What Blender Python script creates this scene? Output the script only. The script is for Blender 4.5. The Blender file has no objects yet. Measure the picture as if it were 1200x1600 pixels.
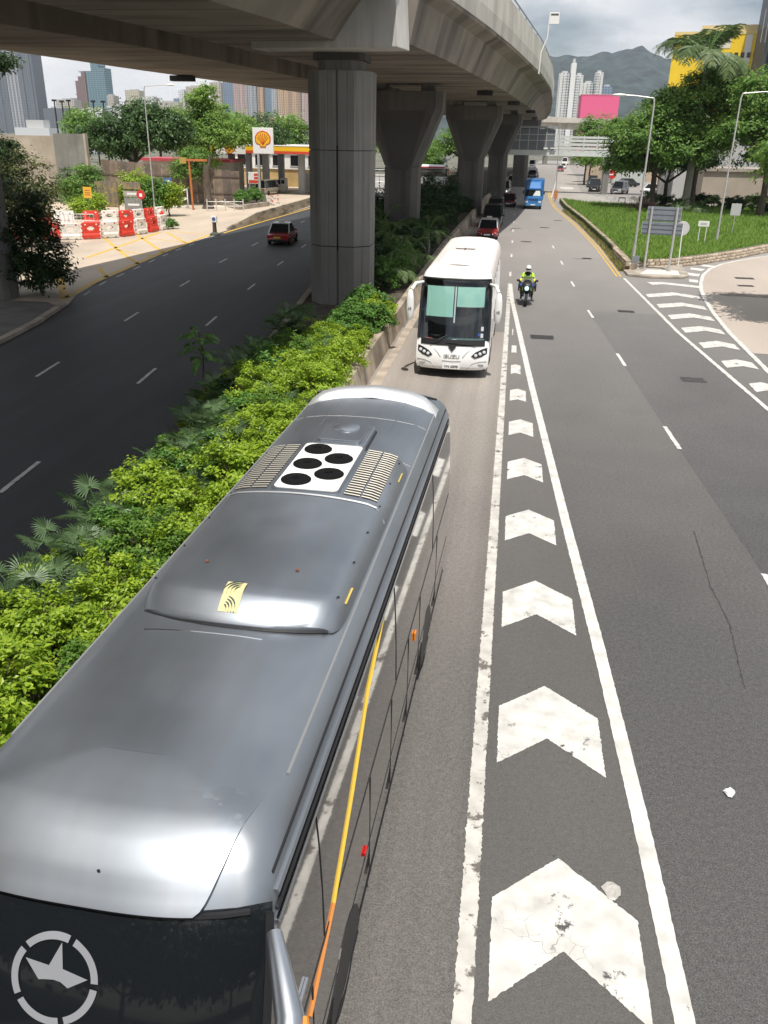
import bpy, bmesh, math, random
from mathutils import Vector, Matrix, Euler
R = math.radians
rnd = random.Random(7)
scene = bpy.context.scene
COL = scene.collection

# ---------------------------------------------------------------- camera
CAM_H = 7.6
PITCH, ROLL, YAW = R(24.3), R(1.1), R(7.9726)
def cam_basis():
    f0 = Vector((-math.sin(YAW), math.cos(YAW), 0)); r0 = Vector((math.cos(YAW), math.sin(YAW), 0)); u0 = Vector((0, 0, 1))
    fw = f0*math.cos(PITCH) - u0*math.sin(PITCH); up = u0*math.cos(PITCH) + f0*math.sin(PITCH)
    return r0*math.cos(ROLL) + up*math.sin(ROLL), up*math.cos(ROLL) - r0*math.sin(ROLL), fw
cr, cu, cf = cam_basis()
cd = bpy.data.cameras.new('camera'); cam = bpy.data.objects.new('camera', cd); COL.objects.link(cam)
cd.sensor_fit = 'VERTICAL'; cd.sensor_height = 36.0; cd.sensor_width = 27.0; cd.lens = 36.0*1300/1600
cd.clip_start = .1; cd.clip_end = 20000
mw = Matrix.Identity(4)
for i in range(3):
    mw[i][0] = cr[i]; mw[i][1] = cu[i]; mw[i][2] = -cf[i]
mw[2][3] = CAM_H
cam.matrix_world = mw
scene.camera = cam

# ---------------------------------------------------------------- light
SUN = Vector((0.09, -0.37, 0.92)).normalized()
sl = bpy.data.lights.new('sun', 'SUN'); sl.energy = 5.0; sl.angle = R(.53); sl.color = (1.0, .95, .88)
so = bpy.data.objects.new('sun', sl); COL.objects.link(so)
so.rotation_euler = SUN.to_track_quat('Z', 'Y').to_euler(); so.location = (0, -20, 60)
W = bpy.data.worlds.new('World'); scene.world = W; W.use_nodes = True
nt = W.node_tree; nt.nodes.clear()
def wn(t): return nt.nodes.new(t)
sky = wn('ShaderNodeTexSky'); sky.sky_type = 'NISHITA'; sky.sun_disc = False
sky.sun_elevation = math.asin(SUN.z); sky.sun_rotation = math.atan2(SUN.x, SUN.y)
sky.air_density = 1.0; sky.dust_density = 1.2; sky.ozone_density = 1.0
tc = wn('ShaderNodeTexCoord')
mp = wn('ShaderNodeMapping'); mp.inputs['Scale'].default_value = (1.0, 1.0, 2.6)
nt.links.new(tc.outputs['Generated'], mp.inputs['Vector'])
n1 = wn('ShaderNodeTexNoise'); n1.inputs['Scale'].default_value = 3.1; n1.inputs['Detail'].default_value = 7; n1.inputs['Roughness'].default_value = .55
nt.links.new(mp.outputs['Vector'], n1.inputs['Vector'])
n2 = wn('ShaderNodeTexNoise'); n2.inputs['Scale'].default_value = 5.5; n2.inputs['Detail'].default_value = 6
nt.links.new(mp.outputs['Vector'], n2.inputs['Vector'])
cov = wn('ShaderNodeMapRange'); cov.inputs['From Min'].default_value = .38; cov.inputs['From Max'].default_value = .54
nt.links.new(n1.outputs['Fac'], cov.inputs['Value'])
cc = wn('ShaderNodeValToRGB')
cc.color_ramp.elements[0].position = .33; cc.color_ramp.elements[0].color = (10.4, 10.9, 11.8, 1)
cc.color_ramp.elements[1].position = .64; cc.color_ramp.elements[1].color = (14.6, 14.6, 14.5, 1)
nt.links.new(n2.outputs['Fac'], cc.inputs['Fac'])
mx = wn('ShaderNodeMix'); mx.data_type = 'RGBA'
nt.links.new(cov.outputs['Result'], mx.inputs['Factor'])
nt.links.new(sky.outputs['Color'], mx.inputs['A']); nt.links.new(cc.outputs['Color'], mx.inputs['B'])
bg = wn('ShaderNodeBackground'); bg.inputs['Strength'].default_value = .068
out = wn('ShaderNodeOutputWorld')
nt.links.new(mx.outputs['Result'], bg.inputs['Color']); nt.links.new(bg.outputs['Background'], out.inputs['Surface'])
scene.view_settings.view_transform = 'Standard'; scene.view_settings.look = 'None'
scene.view_settings.exposure = 0.05; scene.view_settings.gamma = 1.0
scene.view_settings.use_curve_mapping = False
scene.render.engine = 'CYCLES'
cy = scene.cycles
cy.use_denoising = True
cy.max_bounces = 6; cy.diffuse_bounces = 3; cy.glossy_bounces = 3; cy.transmission_bounces = 4; cy.transparent_max_bounces = 8; cy.volume_bounces = 0
cy.sample_clamp_indirect = 6.0; cy.caustics_reflective = False; cy.caustics_refractive = False

# ---------------------------------------------------------------- materials
MATS = {}
def M(name, col=(.5, .5, .5), rough=.6, metal=0., var=0., vs=3., col2=None, bump=0., bs=30., coat=0., spec=.5, emit=0., sc=(1, 1, 1), det=5., lo=.35, hi=.65, stain=0., stain_sc=(1, 1, 1), stain_col=(.05, .045, .04), world=False, rvar=0., rvs=2.):
    if name in MATS: return MATS[name]
    m = bpy.data.materials.new(name); m.use_nodes = True
    t = m.node_tree; b = t.nodes['Principled BSDF']; L = t.links.new
    b.inputs['Base Color'].default_value = (*col, 1); b.inputs['Roughness'].default_value = rough; b.inputs['Metallic'].default_value = metal
    b.inputs['Specular IOR Level'].default_value = spec; b.inputs['Coat Weight'].default_value = coat; b.inputs['Coat Roughness'].default_value = .06
    if emit:
        b.inputs['Emission Color'].default_value = (*col, 1); b.inputs['Emission Strength'].default_value = emit
    vec = None
    if var or col2 or bump or stain:
        if world:
            vec = t.nodes.new('ShaderNodeNewGeometry').outputs['Position']
        else:
            vec = t.nodes.new('ShaderNodeTexCoord').outputs['Object']
    cur = None
    if var or col2:
        mpn = t.nodes.new('ShaderNodeMapping'); mpn.inputs['Scale'].default_value = sc; L(vec, mpn.inputs['Vector'])
        n = t.nodes.new('ShaderNodeTexNoise'); n.inputs['Scale'].default_value = vs; n.inputs['Detail'].default_value = det; L(mpn.outputs[0], n.inputs['Vector'])
        r = t.nodes.new('ShaderNodeValToRGB'); L(n.outputs['Fac'], r.inputs['Fac'])
        c2 = col2 if col2 else tuple(c*(1+var) for c in col)
        c1 = col if col2 else tuple(c*(1-var) for c in col)
        r.color_ramp.elements[0].position = lo; r.color_ramp.elements[0].color = (*c1, 1)
        r.color_ramp.elements[1].position = hi; r.color_ramp.elements[1].color = (*c2, 1)
        cur = r.outputs['Color']
    if stain:
        mps = t.nodes.new('ShaderNodeMapping'); mps.inputs['Scale'].default_value = stain_sc; L(vec, mps.inputs['Vector'])
        ns = t.nodes.new('ShaderNodeTexNoise'); ns.inputs['Scale'].default_value = 1.; ns.inputs['Detail'].default_value = 6; L(mps.outputs[0], ns.inputs['Vector'])
        mr = t.nodes.new('ShaderNodeMapRange'); mr.inputs['From Min'].default_value = .48; mr.inputs['From Max'].default_value = .7; mr.inputs['To Max'].default_value = stain
        L(ns.outputs['Fac'], mr.inputs['Value'])
        mxn = t.nodes.new('ShaderNodeMix'); mxn.data_type = 'RGBA'; L(mr.outputs['Result'], mxn.inputs['Factor'])
        if cur: L(cur, mxn.inputs['A'])
        else: mxn.inputs['A'].default_value = (*col, 1)
        mxn.inputs['B'].default_value = (*stain_col, 1); cur = mxn.outputs['Result']
    if cur: L(cur, b.inputs['Base Color'])
    if rvar:
        nr = t.nodes.new('ShaderNodeTexNoise'); nr.inputs['Scale'].default_value = rvs; nr.inputs['Detail'].default_value = 6; L(vec, nr.inputs['Vector'])
        rm = t.nodes.new('ShaderNodeMapRange'); rm.inputs['From Min'].default_value = .32; rm.inputs['From Max'].default_value = .68; rm.inputs['To Min'].default_value = rough-rvar; rm.inputs['To Max'].default_value = rough+rvar
        L(nr.outputs['Fac'], rm.inputs['Value']); L(rm.outputs['Result'], b.inputs['Roughness'])
    if bump:
        nb = t.nodes.new('ShaderNodeTexNoise'); nb.inputs['Scale'].default_value = bs; nb.inputs['Detail'].default_value = 4; L(vec, nb.inputs['Vector'])
        bp = t.nodes.new('ShaderNodeBump'); bp.inputs['Strength'].default_value = bump; bp.inputs['Distance'].default_value = .02
        L(nb.outputs['Fac'], bp.inputs['Height']); L(bp.outputs['Normal'], b.inputs['Normal'])
    MATS[name] = m
    return m

def asphalt(name, col, speck=.5, big=.12, tracks=0., col2=None, y0=0, y1=1, spec=.5, rough=.62):
    """aggregate speckle at two sizes, slow tone drift and fine relief"""
    if name in MATS: return MATS[name]
    m = bpy.data.materials.new(name); m.use_nodes = True
    t = m.node_tree; b = t.nodes['Principled BSDF']; L = t.links.new
    geo = t.nodes.new('ShaderNodeNewGeometry').outputs['Position']
    def noise(s, d, scl=None):
        n = t.nodes.new('ShaderNodeTexNoise'); n.inputs['Scale'].default_value = s; n.inputs['Detail'].default_value = d
        if scl:
            q = t.nodes.new('ShaderNodeMapping'); q.inputs['Scale'].default_value = scl; L(geo, q.inputs['Vector']); L(q.outputs[0], n.inputs['Vector'])
        else: L(geo, n.inputs['Vector'])
        return n.outputs['Fac']
    def mr(v, a, c, lo, hi):
        x = t.nodes.new('ShaderNodeMapRange'); x.inputs['From Min'].default_value = a; x.inputs['From Max'].default_value = c
        x.inputs['To Min'].default_value = lo; x.inputs['To Max'].default_value = hi; L(v, x.inputs['Value']); return x.outputs['Result']
    def mul(a, c):
        x = t.nodes.new('ShaderNodeMath'); x.operation = 'MULTIPLY'; L(a, x.inputs[0]); L(c, x.inputs[1]); return x.outputs[0]
    v = mul(mr(noise(55, 2), .3, .7, 1-speck, 1+speck), mr(noise(.35, 4, (1, .35, 1)), .3, .7, 1-big, 1+big))
    v = mul(v, mr(noise(14, 3), .3, .7, 1-speck*.35, 1+speck*.35))
    if tracks:
        v = mul(v, mr(noise(1., 3, (1.6, .02, 1)), .35, .65, 1-tracks, 1+tracks))
    # sparse dark spots of oil and gum
    vo = t.nodes.new('ShaderNodeTexVoronoi'); vo.inputs['Scale'].default_value = 3.2; L(geo, vo.inputs['Vector'])
    v = mul(v, mr(vo.outputs['Distance'], .03, .07, .55, 1.))
    cmb = t.nodes.new('ShaderNodeMix'); cmb.data_type = 'RGBA'; cmb.blend_type = 'MULTIPLY'; cmb.inputs['Factor'].default_value = 1
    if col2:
        # grazing-view brightening of the far road painted in, plus lane dust; ragged limits
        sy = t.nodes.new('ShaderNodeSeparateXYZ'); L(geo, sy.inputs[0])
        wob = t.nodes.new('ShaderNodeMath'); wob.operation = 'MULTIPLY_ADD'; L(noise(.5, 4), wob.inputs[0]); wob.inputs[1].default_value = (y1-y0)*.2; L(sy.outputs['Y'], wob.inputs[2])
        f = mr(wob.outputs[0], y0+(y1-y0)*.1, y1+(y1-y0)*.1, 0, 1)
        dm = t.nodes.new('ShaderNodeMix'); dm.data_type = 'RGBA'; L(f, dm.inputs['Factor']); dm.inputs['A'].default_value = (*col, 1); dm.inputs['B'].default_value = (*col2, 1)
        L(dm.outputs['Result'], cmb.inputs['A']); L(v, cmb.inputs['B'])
    else:
        cmb.inputs['A'].default_value = (*col, 1); L(v, cmb.inputs['B'])
    L(cmb.outputs['Result'], b.inputs['Base Color'])
    b.inputs['Roughness'].default_value = rough; b.inputs['Specular IOR Level'].default_value = spec
    bp = t.nodes.new('ShaderNodeBump'); bp.inputs['Strength'].default_value = .5; bp.inputs['Distance'].default_value = .01
    L(noise(70, 2), bp.inputs['Height']); L(bp.outputs['Normal'], b.inputs['Normal'])
    MATS[name] = m
    return m

def paint(name, col, under, wear=.45, crack=True):
    """thermoplastic road paint, worn through to the asphalt along cracks and chips"""
    if name in MATS: return MATS[name]
    m = bpy.data.materials.new(name); m.use_nodes = True
    t = m.node_tree; b = t.nodes['Principled BSDF']; L = t.links.new
    geo = t.nodes.new('ShaderNodeNewGeometry').outputs['Position']
    n = t.nodes.new('ShaderNodeTexNoise'); n.inputs['Scale'].default_value = 2.2; n.inputs['Detail'].default_value = 9; n.inputs['Roughness'].default_value = .72; L(geo, n.inputs['Vector'])
    r = t.nodes.new('ShaderNodeMapRange'); r.inputs['From Min'].default_value = wear+.17; r.inputs['From Max'].default_value = wear+.21; L(n.outputs['Fac'], r.inputs['Value'])
    # a warped vector makes the cracks wander
    add = t.nodes.new('ShaderNodeMix'); add.data_type = 'VECTOR'; add.inputs['Factor'].default_value = .12
    nc = t.nodes.new('ShaderNodeTexNoise'); nc.inputs['Scale'].default_value = 5; L(geo, nc.inputs['Vector'])
    L(geo, add.inputs['A']); L(nc.outputs['Color'], add.inputs['B'])
    vo = t.nodes.new('ShaderNodeTexVoronoi'); vo.feature = 'DISTANCE_TO_EDGE'; vo.inputs['Scale'].default_value = 5.0; L(add.outputs['Result'], vo.inputs['Vector'])
    cr_ = t.nodes.new('ShaderNodeMapRange'); cr_.inputs['From Min'].default_value = .006; cr_.inputs['From Max'].default_value = .018; cr_.inputs['To Min'].default_value = .55; cr_.inputs['To Max'].default_value = 0; L(vo.outputs['Distance'], cr_.inputs['Value'])
    n3 = t.nodes.new('ShaderNodeTexNoise'); n3.inputs['Scale'].default_value = .9; n3.inputs['Detail'].default_value = 3; L(geo, n3.inputs['Vector'])
    g3 = t.nodes.new('ShaderNodeMapRange'); g3.inputs['From Min'].default_value = .54; g3.inputs['From Max'].default_value = .66; L(n3.outputs['Fac'], g3.inputs['Value'])
    mu = t.nodes.new('ShaderNodeMath'); mu.operation = 'MULTIPLY'; L(cr_.outputs[0], mu.inputs[0]); L(g3.outputs[0], mu.inputs[1])
    mxm = t.nodes.new('ShaderNodeMath'); mxm.operation = 'MAXIMUM'; L(r.outputs[0], mxm.inputs[0])
    if crack: L(mu.outputs[0], mxm.inputs[1])
    else: mxm.inputs[1].default_value = 0
    n4 = t.nodes.new('ShaderNodeTexNoise'); n4.inputs['Scale'].default_value = 3.2; n4.inputs['Detail'].default_value = 5; L(geo, n4.inputs['Vector'])
    rp = t.nodes.new('ShaderNodeValToRGB'); L(n4.outputs['Fac'], rp.inputs['Fac'])
    rp.color_ramp.elements[0].position = .26; rp.color_ramp.elements[0].color = (*[c*.66 for c in col], 1)
    rp.color_ramp.elements[1].position = .62; rp.color_ramp.elements[1].color = (*col, 1)
    mixc = t.nodes.new('ShaderNodeMix'); mixc.data_type = 'RGBA'; L(mxm.outputs[0], mixc.inputs['Factor'])
    L(rp.outputs['Color'], mixc.inputs['A']); mixc.inputs['B'].default_value = (*under, 1)
    L(mixc.outputs['Result'], b.inputs['Base Color']); b.inputs['Roughness'].default_value = .65
    MATS[name] = m
    return m

def leafmat(name, c1, c2, trans=.35, rough=.45):
    """leaf with its own tint per leaf; light passes through it"""
    if name in MATS: return MATS[name]
    m = bpy.data.materials.new(name); m.use_nodes = True
    t = m.node_tree; b = t.nodes['Principled BSDF']; L = t.links.new
    g = t.nodes.new('ShaderNodeNewGeometry')
    r = t.nodes.new('ShaderNodeValToRGB'); L(g.outputs['Random Per Island'], r.inputs['Fac'])
    r.color_ramp.elements[0].color = (*c1, 1); r.color_ramp.elements[1].color = (*c2, 1)
    L(r.outputs['Color'], b.inputs['Base Color']); b.inputs['Roughness'].default_value = rough; b.inputs['Specular IOR Level'].default_value = .35
    tr = t.nodes.new('ShaderNodeBsdfTranslucent')
    hs = t.nodes.new('ShaderNodeHueSaturation'); hs.inputs['Value'].default_value = 1.5; hs.inputs['Hue'].default_value = .485; L(r.outputs['Color'], hs.inputs['Color']); L(hs.outputs['Color'], tr.inputs['Color'])
    ms = t.nodes.new('ShaderNodeMixShader'); ms.inputs['Fac'].default_value = trans
    L(b.outputs['BSDF'], ms.inputs[1]); L(tr.outputs['BSDF'], ms.inputs[2])
    L(ms.outputs['Shader'], t.nodes['Material Output'].inputs['Surface'])
    MATS[name] = m
    return m

def glassmat(name, tint=(.35, .42, .42), f0=.08):
    if name in MATS: return MATS[name]
    m = bpy.data.materials.new(name); m.use_nodes = True
    t = m.node_tree; t.nodes.remove(t.nodes['Principled BSDF']); L = t.links.new
    tr = t.nodes.new('ShaderNodeBsdfTransparent'); tr.inputs['Color'].default_value = (*tint, 1)
    gl = t.nodes.new('ShaderNodeBsdfGlossy'); gl.inputs['Roughness'].default_value = .02
    lw = t.nodes.new('ShaderNodeLayerWeight'); lw.inputs['Blend'].default_value = .5
    pw = t.nodes.new('ShaderNodeMath'); pw.operation = 'POWER'; pw.inputs[1].default_value = 4.; L(lw.outputs['Facing'], pw.inputs[0])
    ad = t.nodes.new('ShaderNodeMath'); ad.operation = 'ADD'; ad.use_clamp = True; ad.inputs[1].default_value = f0; L(pw.outputs[0], ad.inputs[0])
    ms = t.nodes.new('ShaderNodeMixShader'); L(ad.outputs[0], ms.inputs['Fac']); L(tr.outputs[0], ms.inputs[1]); L(gl.outputs[0], ms.inputs[2])
    L(ms.outputs[0], t.nodes['Material Output'].inputs['Surface'])
    MATS[name] = m
    return m

def facade(name, wall, glass, fw=3.2, fh=3.0, gap=.5, sill=.35, wall2=None):
    """far facade: rows of window openings finer than the picture can show"""
    if name in MATS: return MATS[name]
    m = bpy.data.materials.new(name); m.use_nodes = True
    t = m.node_tree; b = t.nodes['Principled BSDF']; L = t.links.new
    tcn = t.nodes.new('ShaderNodeTexCoord'); sp = t.nodes.new('ShaderNodeSeparateXYZ'); L(tcn.outputs['Object'], sp.inputs[0])
    s = t.nodes.new('ShaderNodeMath'); s.operation = 'ADD'; L(sp.outputs['X'], s.inputs[0]); L(sp.outputs['Y'], s.inputs[1])
    def frac(v, per, thr):
        d = t.nodes.new('ShaderNodeMath'); d.operation = 'DIVIDE'; L(v, d.inputs[0]); d.inputs[1].default_value = per
        f = t.nodes.new('ShaderNodeMath'); f.operation = 'FRACT'; L(d.outputs[0], f.inputs[0])
        g = t.nodes.new('ShaderNodeMath'); g.operation = 'GREATER_THAN'; L(f.outputs[0], g.inputs[0]); g.inputs[1].default_value = thr
        return g.outputs[0]
    a = frac(s.outputs[0], fw, gap); c = frac(sp.outputs['Z'], fh, sill)
    mu = t.nodes.new('ShaderNodeMath'); mu.operation = 'MULTIPLY'; L(a, mu.inputs[0]); L(c, mu.inputs[1])
    base = t.nodes.new('ShaderNodeMix'); base.data_type = 'RGBA'; L(mu.outputs[0], base.inputs['Factor'])
    base.inputs['A'].default_value = (*wall, 1); base.inputs['B'].default_value = (*glass, 1)
    if wall2:
        w = frac(s.outputs[0], fw*3.3, .62)
        m2 = t.nodes.new('ShaderNodeMix'); m2.data_type = 'RGBA'; L(w, m2.inputs['Factor']); m2.inputs['A'].default_value = (*wall, 1); m2.inputs['B'].default_value = (*wall2, 1)
        L(m2.outputs['Result'], base.inputs['A'])
    L(base.outputs['Result'], b.inputs['Base Color'])
    b.inputs['Roughness'].default_value = .6
    MATS[name] = m
    return m

# ---------------------------------------------------------------- mesh helpers
class MB:
    def __init__(s): s.v = []; s.f = []; s.m = []; s.k = 0
    def add(s, vs, fs):
        o = len(s.v); s.v += [tuple(p) for p in vs]; s.f += [tuple(i+o for i in q) for q in fs]; s.m += [s.k]*len(fs); return s
    def mat(s, k): s.k = k; return s
    def box(s, x0, x1, y0, y1, z0, z1):
        return s.add([(x0,y0,z0),(x1,y0,z0),(x1,y1,z0),(x0,y1,z0),(x0,y0,z1),(x1,y0,z1),(x1,y1,z1),(x0,y1,z1)],
                     [(0,3,2,1),(4,5,6,7),(0,1,5,4),(1,2,6,5),(2,3,7,6),(3,0,4,7)])
    def cbox(s, c, d, rz=0., rx=0.):
        q = Euler((rx, 0, rz)).to_matrix(); c = Vector(c); h = [k/2 for k in d]
        vs = [c + q @ Vector((a*h[0], b*h[1], e*h[2])) for e in (-1, 1) for a, b in ((-1,-1),(1,-1),(1,1),(-1,1))]
        return s.add(vs, [(0,3,2,1),(4,5,6,7),(0,1,5,4),(1,2,6,5),(2,3,7,6),(3,0,4,7)])
    def prism(s, poly, z0, z1):
        n = len(poly)
        ar = sum(poly[i][0]*poly[(i+1) % n][1]-poly[(i+1) % n][0]*poly[i][1] for i in range(n))
        if ar < 0: poly = poly[::-1]
        return s.add([(p[0], p[1], z0) for p in poly]+[(p[0], p[1], z1) for p in poly],
                     [tuple(range(n))[::-1], tuple(range(n, 2*n))]+[(i, (i+1) % n, n+(i+1) % n, n+i) for i in range(n)])
    def sheet(s, poly, z):
        n = len(poly)
        ar = sum(poly[i][0]*poly[(i+1) % n][1]-poly[(i+1) % n][0]*poly[i][1] for i in range(n))
        if ar < 0: poly = poly[::-1]
        return s.add([(p[0], p[1], z) for p in poly], [tuple(range(n))])
    def extr(s, poly, axis, a, b):
        """polygon in the plane normal to axis, extruded from a to b; axis x: (y,z), axis y: (x,z)"""
        n = len(poly)
        g = (lambda p, t: (t, p[0], p[1])) if axis == 'x' else (lambda p, t: (p[0], t, p[1]))
        ar = sum(poly[i][0]*poly[(i+1) % n][1]-poly[(i+1) % n][0]*poly[i][1] for i in range(n))
        if (ar < 0) != (axis == 'y'): poly = poly[::-1]
        return s.add([g(p, a) for p in poly]+[g(p, b) for p in poly],
                     [tuple(range(n))[::-1], tuple(range(n, 2*n))]+[(i, (i+1) % n, n+(i+1) % n, n+i) for i in range(n)])
    def tube(s, p0, p1, r0, r1=None, n=8, caps=True):
        return s.path([p0, p1], [r0, r0 if r1 is None else r1], n, caps)
    def path(s, pts, rs, n=8, caps=True):
        pts = [Vector(p) for p in pts]
        if not isinstance(rs, (list, tuple)): rs = [rs]*len(pts)
        rings = []
        up = None
        for i, p in enumerate(pts):
            d = (pts[min(i+1, len(pts)-1)]-pts[max(i-1, 0)]).normalized()
            if up is None:
                up = Vector((0, 0, 1)) if abs(d.z) < .9 else Vector((0, 1, 0))
            a = d.cross(up)
            if a.length < 1e-4: a = d.cross(Vector((1, .2, 0)))
            a.normalize(); b = a.cross(d).normalized(); up = b
            rings.append([p+a*math.cos(2*math.pi*k/n)*rs[i]+b*math.sin(2*math.pi*k/n)*rs[i] for k in range(n)])
        return s.loft(rings, True, caps)
    def loft(s, rings, ring=True, caps=True):
        n = len(rings[0]); vs = [p for r in rings for p in r]; fs = []
        for i in range(len(rings)-1):
            for k in range(n if ring else n-1):
                fs.append((i*n+k, i*n+(k+1) % n, (i+1)*n+(k+1) % n, (i+1)*n+k))
        if caps:
            fs.append(tuple(range(n))[::-1]); fs.append(tuple((len(rings)-1)*n+k for k in range(n)))
        return s.add(vs, fs)
    def lathe(s, prof, c=(0, 0, 0), axis='z', n=16):
        rings = []
        for r, h in prof:
            ring = []
            for k in range(n):
                a = 2*math.pi*k/n; u, w = r*math.cos(a), r*math.sin(a)
                ring.append((c[0]+u, c[1]+w, c[2]+h) if axis == 'z' else (c[0]+h, c[1]+u, c[2]+w) if axis == 'x' else (c[0]+w, c[1]+h, c[2]+u))
            rings.append(ring)
        return s.loft(rings)
    def build(s, name, mats, parent=None, smooth=None, bevel=0., loc=None, rz=0.):
        me = bpy.data.meshes.new(name); me.from_pydata(s.v, [], s.f)
        ml = mats if isinstance(mats, (list, tuple)) else [mats]
        for m in ml: me.materials.append(m)
        if len(ml) > 1: me.polygons.foreach_set('material_index', s.m)
        if smooth is not None:
            me.shade_smooth(); me.set_sharp_from_angle(angle=R(smooth))
        o = bpy.data.objects.new(name, me); COL.objects.link(o)
        if parent: o.parent = parent
        if loc: o.location = loc
        o.rotation_euler.z = rz
        if bevel:
            md = o.modifiers.new('bevel', 'BEVEL'); md.width = bevel; md.segments = 2; md.limit_method = 'ANGLE'; md.angle_limit = R(35)
        return o

def tag(o, label, cat, group=None):
    o['label'] = label; o['category'] = cat
    if group: o['group'] = group
    return o
def thing(name, label, cat, loc=(0, 0, 0), rz=0., group=None):
    o = bpy.data.objects.new(name, None); COL.objects.link(o); o.location = loc; o.rotation_euler.z = rz; o.empty_display_size = .3
    return tag(o, label, cat, group)
def struct(o, kind='structure'):
    o['kind'] = kind; return o
CH = {}
def kids(o):
    return [c for c in o.children]
def copy_tree(o, parent=None):
    c = o.copy(); COL.objects.link(c)
    if parent: c.parent = parent
    for ch in kids(o): copy_tree(ch, c)
    return c
def share(o, name=None, parent=None, loc=None, rz=None, scale=None):
    """a further piece that shares the mesh of o"""
    c = bpy.data.objects.new(name or o.name, o.data); COL.objects.link(c)
    for k, md in enumerate(o.modifiers):
        if md.type == 'BEVEL':
            q = c.modifiers.new('bevel', 'BEVEL'); q.width = md.width; q.segments = md.segments; q.limit_method = md.limit_method; q.angle_limit = md.angle_limit
    if parent: c.parent = parent
    if loc: c.location = loc
    if rz is not None: c.rotation_euler.z = rz
    if scale: c.scale = scale
    return c
def text_mesh(name, txt, size, mat, parent, loc, rot, depth=.004, align='CENTER', bold=0.):
    cu_ = bpy.data.curves.new(name, 'FONT'); cu_.body = txt; cu_.size = size; cu_.extrude = depth; cu_.align_x = align; cu_.align_y = 'CENTER'; cu_.offset = bold
    to = bpy.data.objects.new(name+'_tmp', cu_); COL.objects.link(to)
    bpy.context.view_layer.update()
    me = bpy.data.meshes.new_from_object(to.evaluated_get(bpy.context.evaluated_depsgraph_get()))
    bpy.data.objects.remove(to); bpy.data.curves.remove(cu_)
    me.materials.clear(); me.materials.append(mat)
    o = bpy.data.objects.new(name, me); COL.objects.link(o); o.parent = parent; o.location = loc; o.rotation_euler = rot
    return o
def interp(tab, y):
    if y <= tab[0][0]:
        a, b = tab[0], tab[1]
    elif y >= tab[-1][0]:
        a, b = tab[-2], tab[-1]
    else:
        for i in range(len(tab)-1):
            if tab[i][0] <= y <= tab[i+1][0]:
                a, b = tab[i], tab[i+1]; break
    return a[1]+(b[1]-a[1])*(y-a[0])/(b[0]-a[0])
def rough_line(pts, amp, step=.06, seed=1):
    """a polygon outline whose edges are a little ragged"""
    rr = random.Random(seed); out_ = []
    n = len(pts)
    for i in range(n):
        a, b = Vector(pts[i]), Vector(pts[(i+1) % n]); L_ = (b-a).length; k = max(1, int(L_/step))
        nrm = Vector((-(b-a).y, (b-a).x))/max(L_, 1e-6)
        for j in range(k):
            q = a.lerp(b, j/k); d = rr.gauss(0, amp) if j else rr.gauss(0, amp*.4)
            out_.append(tuple(q+nrm*max(-2*amp, min(2*amp, d))))
    return out_
# ================================================================ SETTING
ASPH = (.074, .072, .070)
m_ground = M('ground_mat', (.13, .13, .10), .9, var=.3, vs=.08, world=True)
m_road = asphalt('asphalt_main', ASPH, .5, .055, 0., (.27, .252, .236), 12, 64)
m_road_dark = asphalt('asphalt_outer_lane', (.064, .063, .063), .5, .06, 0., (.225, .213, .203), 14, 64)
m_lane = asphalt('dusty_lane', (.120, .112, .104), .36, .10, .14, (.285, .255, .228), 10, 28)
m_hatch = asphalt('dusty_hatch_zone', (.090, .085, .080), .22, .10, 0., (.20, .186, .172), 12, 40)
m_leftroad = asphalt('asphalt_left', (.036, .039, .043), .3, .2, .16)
m_slip = asphalt('concrete_slip', (.41, .35, .30), .12, .08)
m_farslip = asphalt('far_slip', (.34, .31, .28), .12, .1)
m_fore = asphalt('forecourt_concrete', (.50, .415, .325), .10, .14)
m_white = paint('road_white', (.62, .605, .57), ASPH, .425)
m_white_clean = paint('road_white_clean', (.64, .625, .59), ASPH, .47, False)
m_white_worn = paint('road_white_worn', (.56, .54, .50), (.13, .118, .105), .385)
m_yellow = paint('road_yellow', (.72, .45, .07), (.2, .18, .15), .52, False)
m_kerb = M('kerb_concrete', (.34, .30, .25), .85, var=.25, vs=1.2, bump=.3, bs=25, world=True)
m_soil = M('planter_soil', (.07, .055, .04), .95, var=.4, vs=3, world=True)

ground = struct(MB().sheet([(-7000, -800), (7000, -800), (7000, 9000), (-7000, 9000)], -.06).build('ground', m_ground))

PR = [(-30, -4.35), (60, -4.45), (112, -3.4), (160, -2.0), (200, -.2), (270, 3.2), (360, 9)]      # planter's right wall
RE = [(-30, 12.1), (0, 10.2), (26.6, 8.37), (37.9, 7.53), (53.4, 6.94), (70, 6.9), (89, 6.3), (110, 5.2), (128, 5.2), (160, 6.0), (200, 7.5), (270, 11), (360, 18)]
ROADB = [(-30, -7.4), (16, -7.7), (26, -8.6), (35, -9.4), (44, -10.3), (63, -11.8), (110, -15.5), (200, -20), (360, -26)]  # planter's left wall
LK = [(-30, -17.6), (29.3, -19.15), (36.4, -20.1), (38.6, -21.2), (44, -22.3), (57, -23.6), (69, -24.2), (75, -24.1), (98, -23.3), (140, -23.6), (200, -26), (360, -34)]
def strip(tl, tr, y0, y1, z, step=4., m=None, name='road', parent=None):
    b = MB(); n = max(2, int((y1-y0)/step)); vs = []; fs = []
    for i in range(n+1):
        y = y0+(y1-y0)*i/n; vs += [(interp(tl, y), y, z), (interp(tr, y), y, z)]
        if i: fs.append((2*i-2, 2*i-1, 2*i+1, 2*i))
    b.add(vs, fs); return b.build(name, m, parent)
FAR = [(-30, 30), (360, 30)]
road_r = struct(strip(PR, FAR, -30, 360, 0., m=m_road, name='road_main'))
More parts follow.
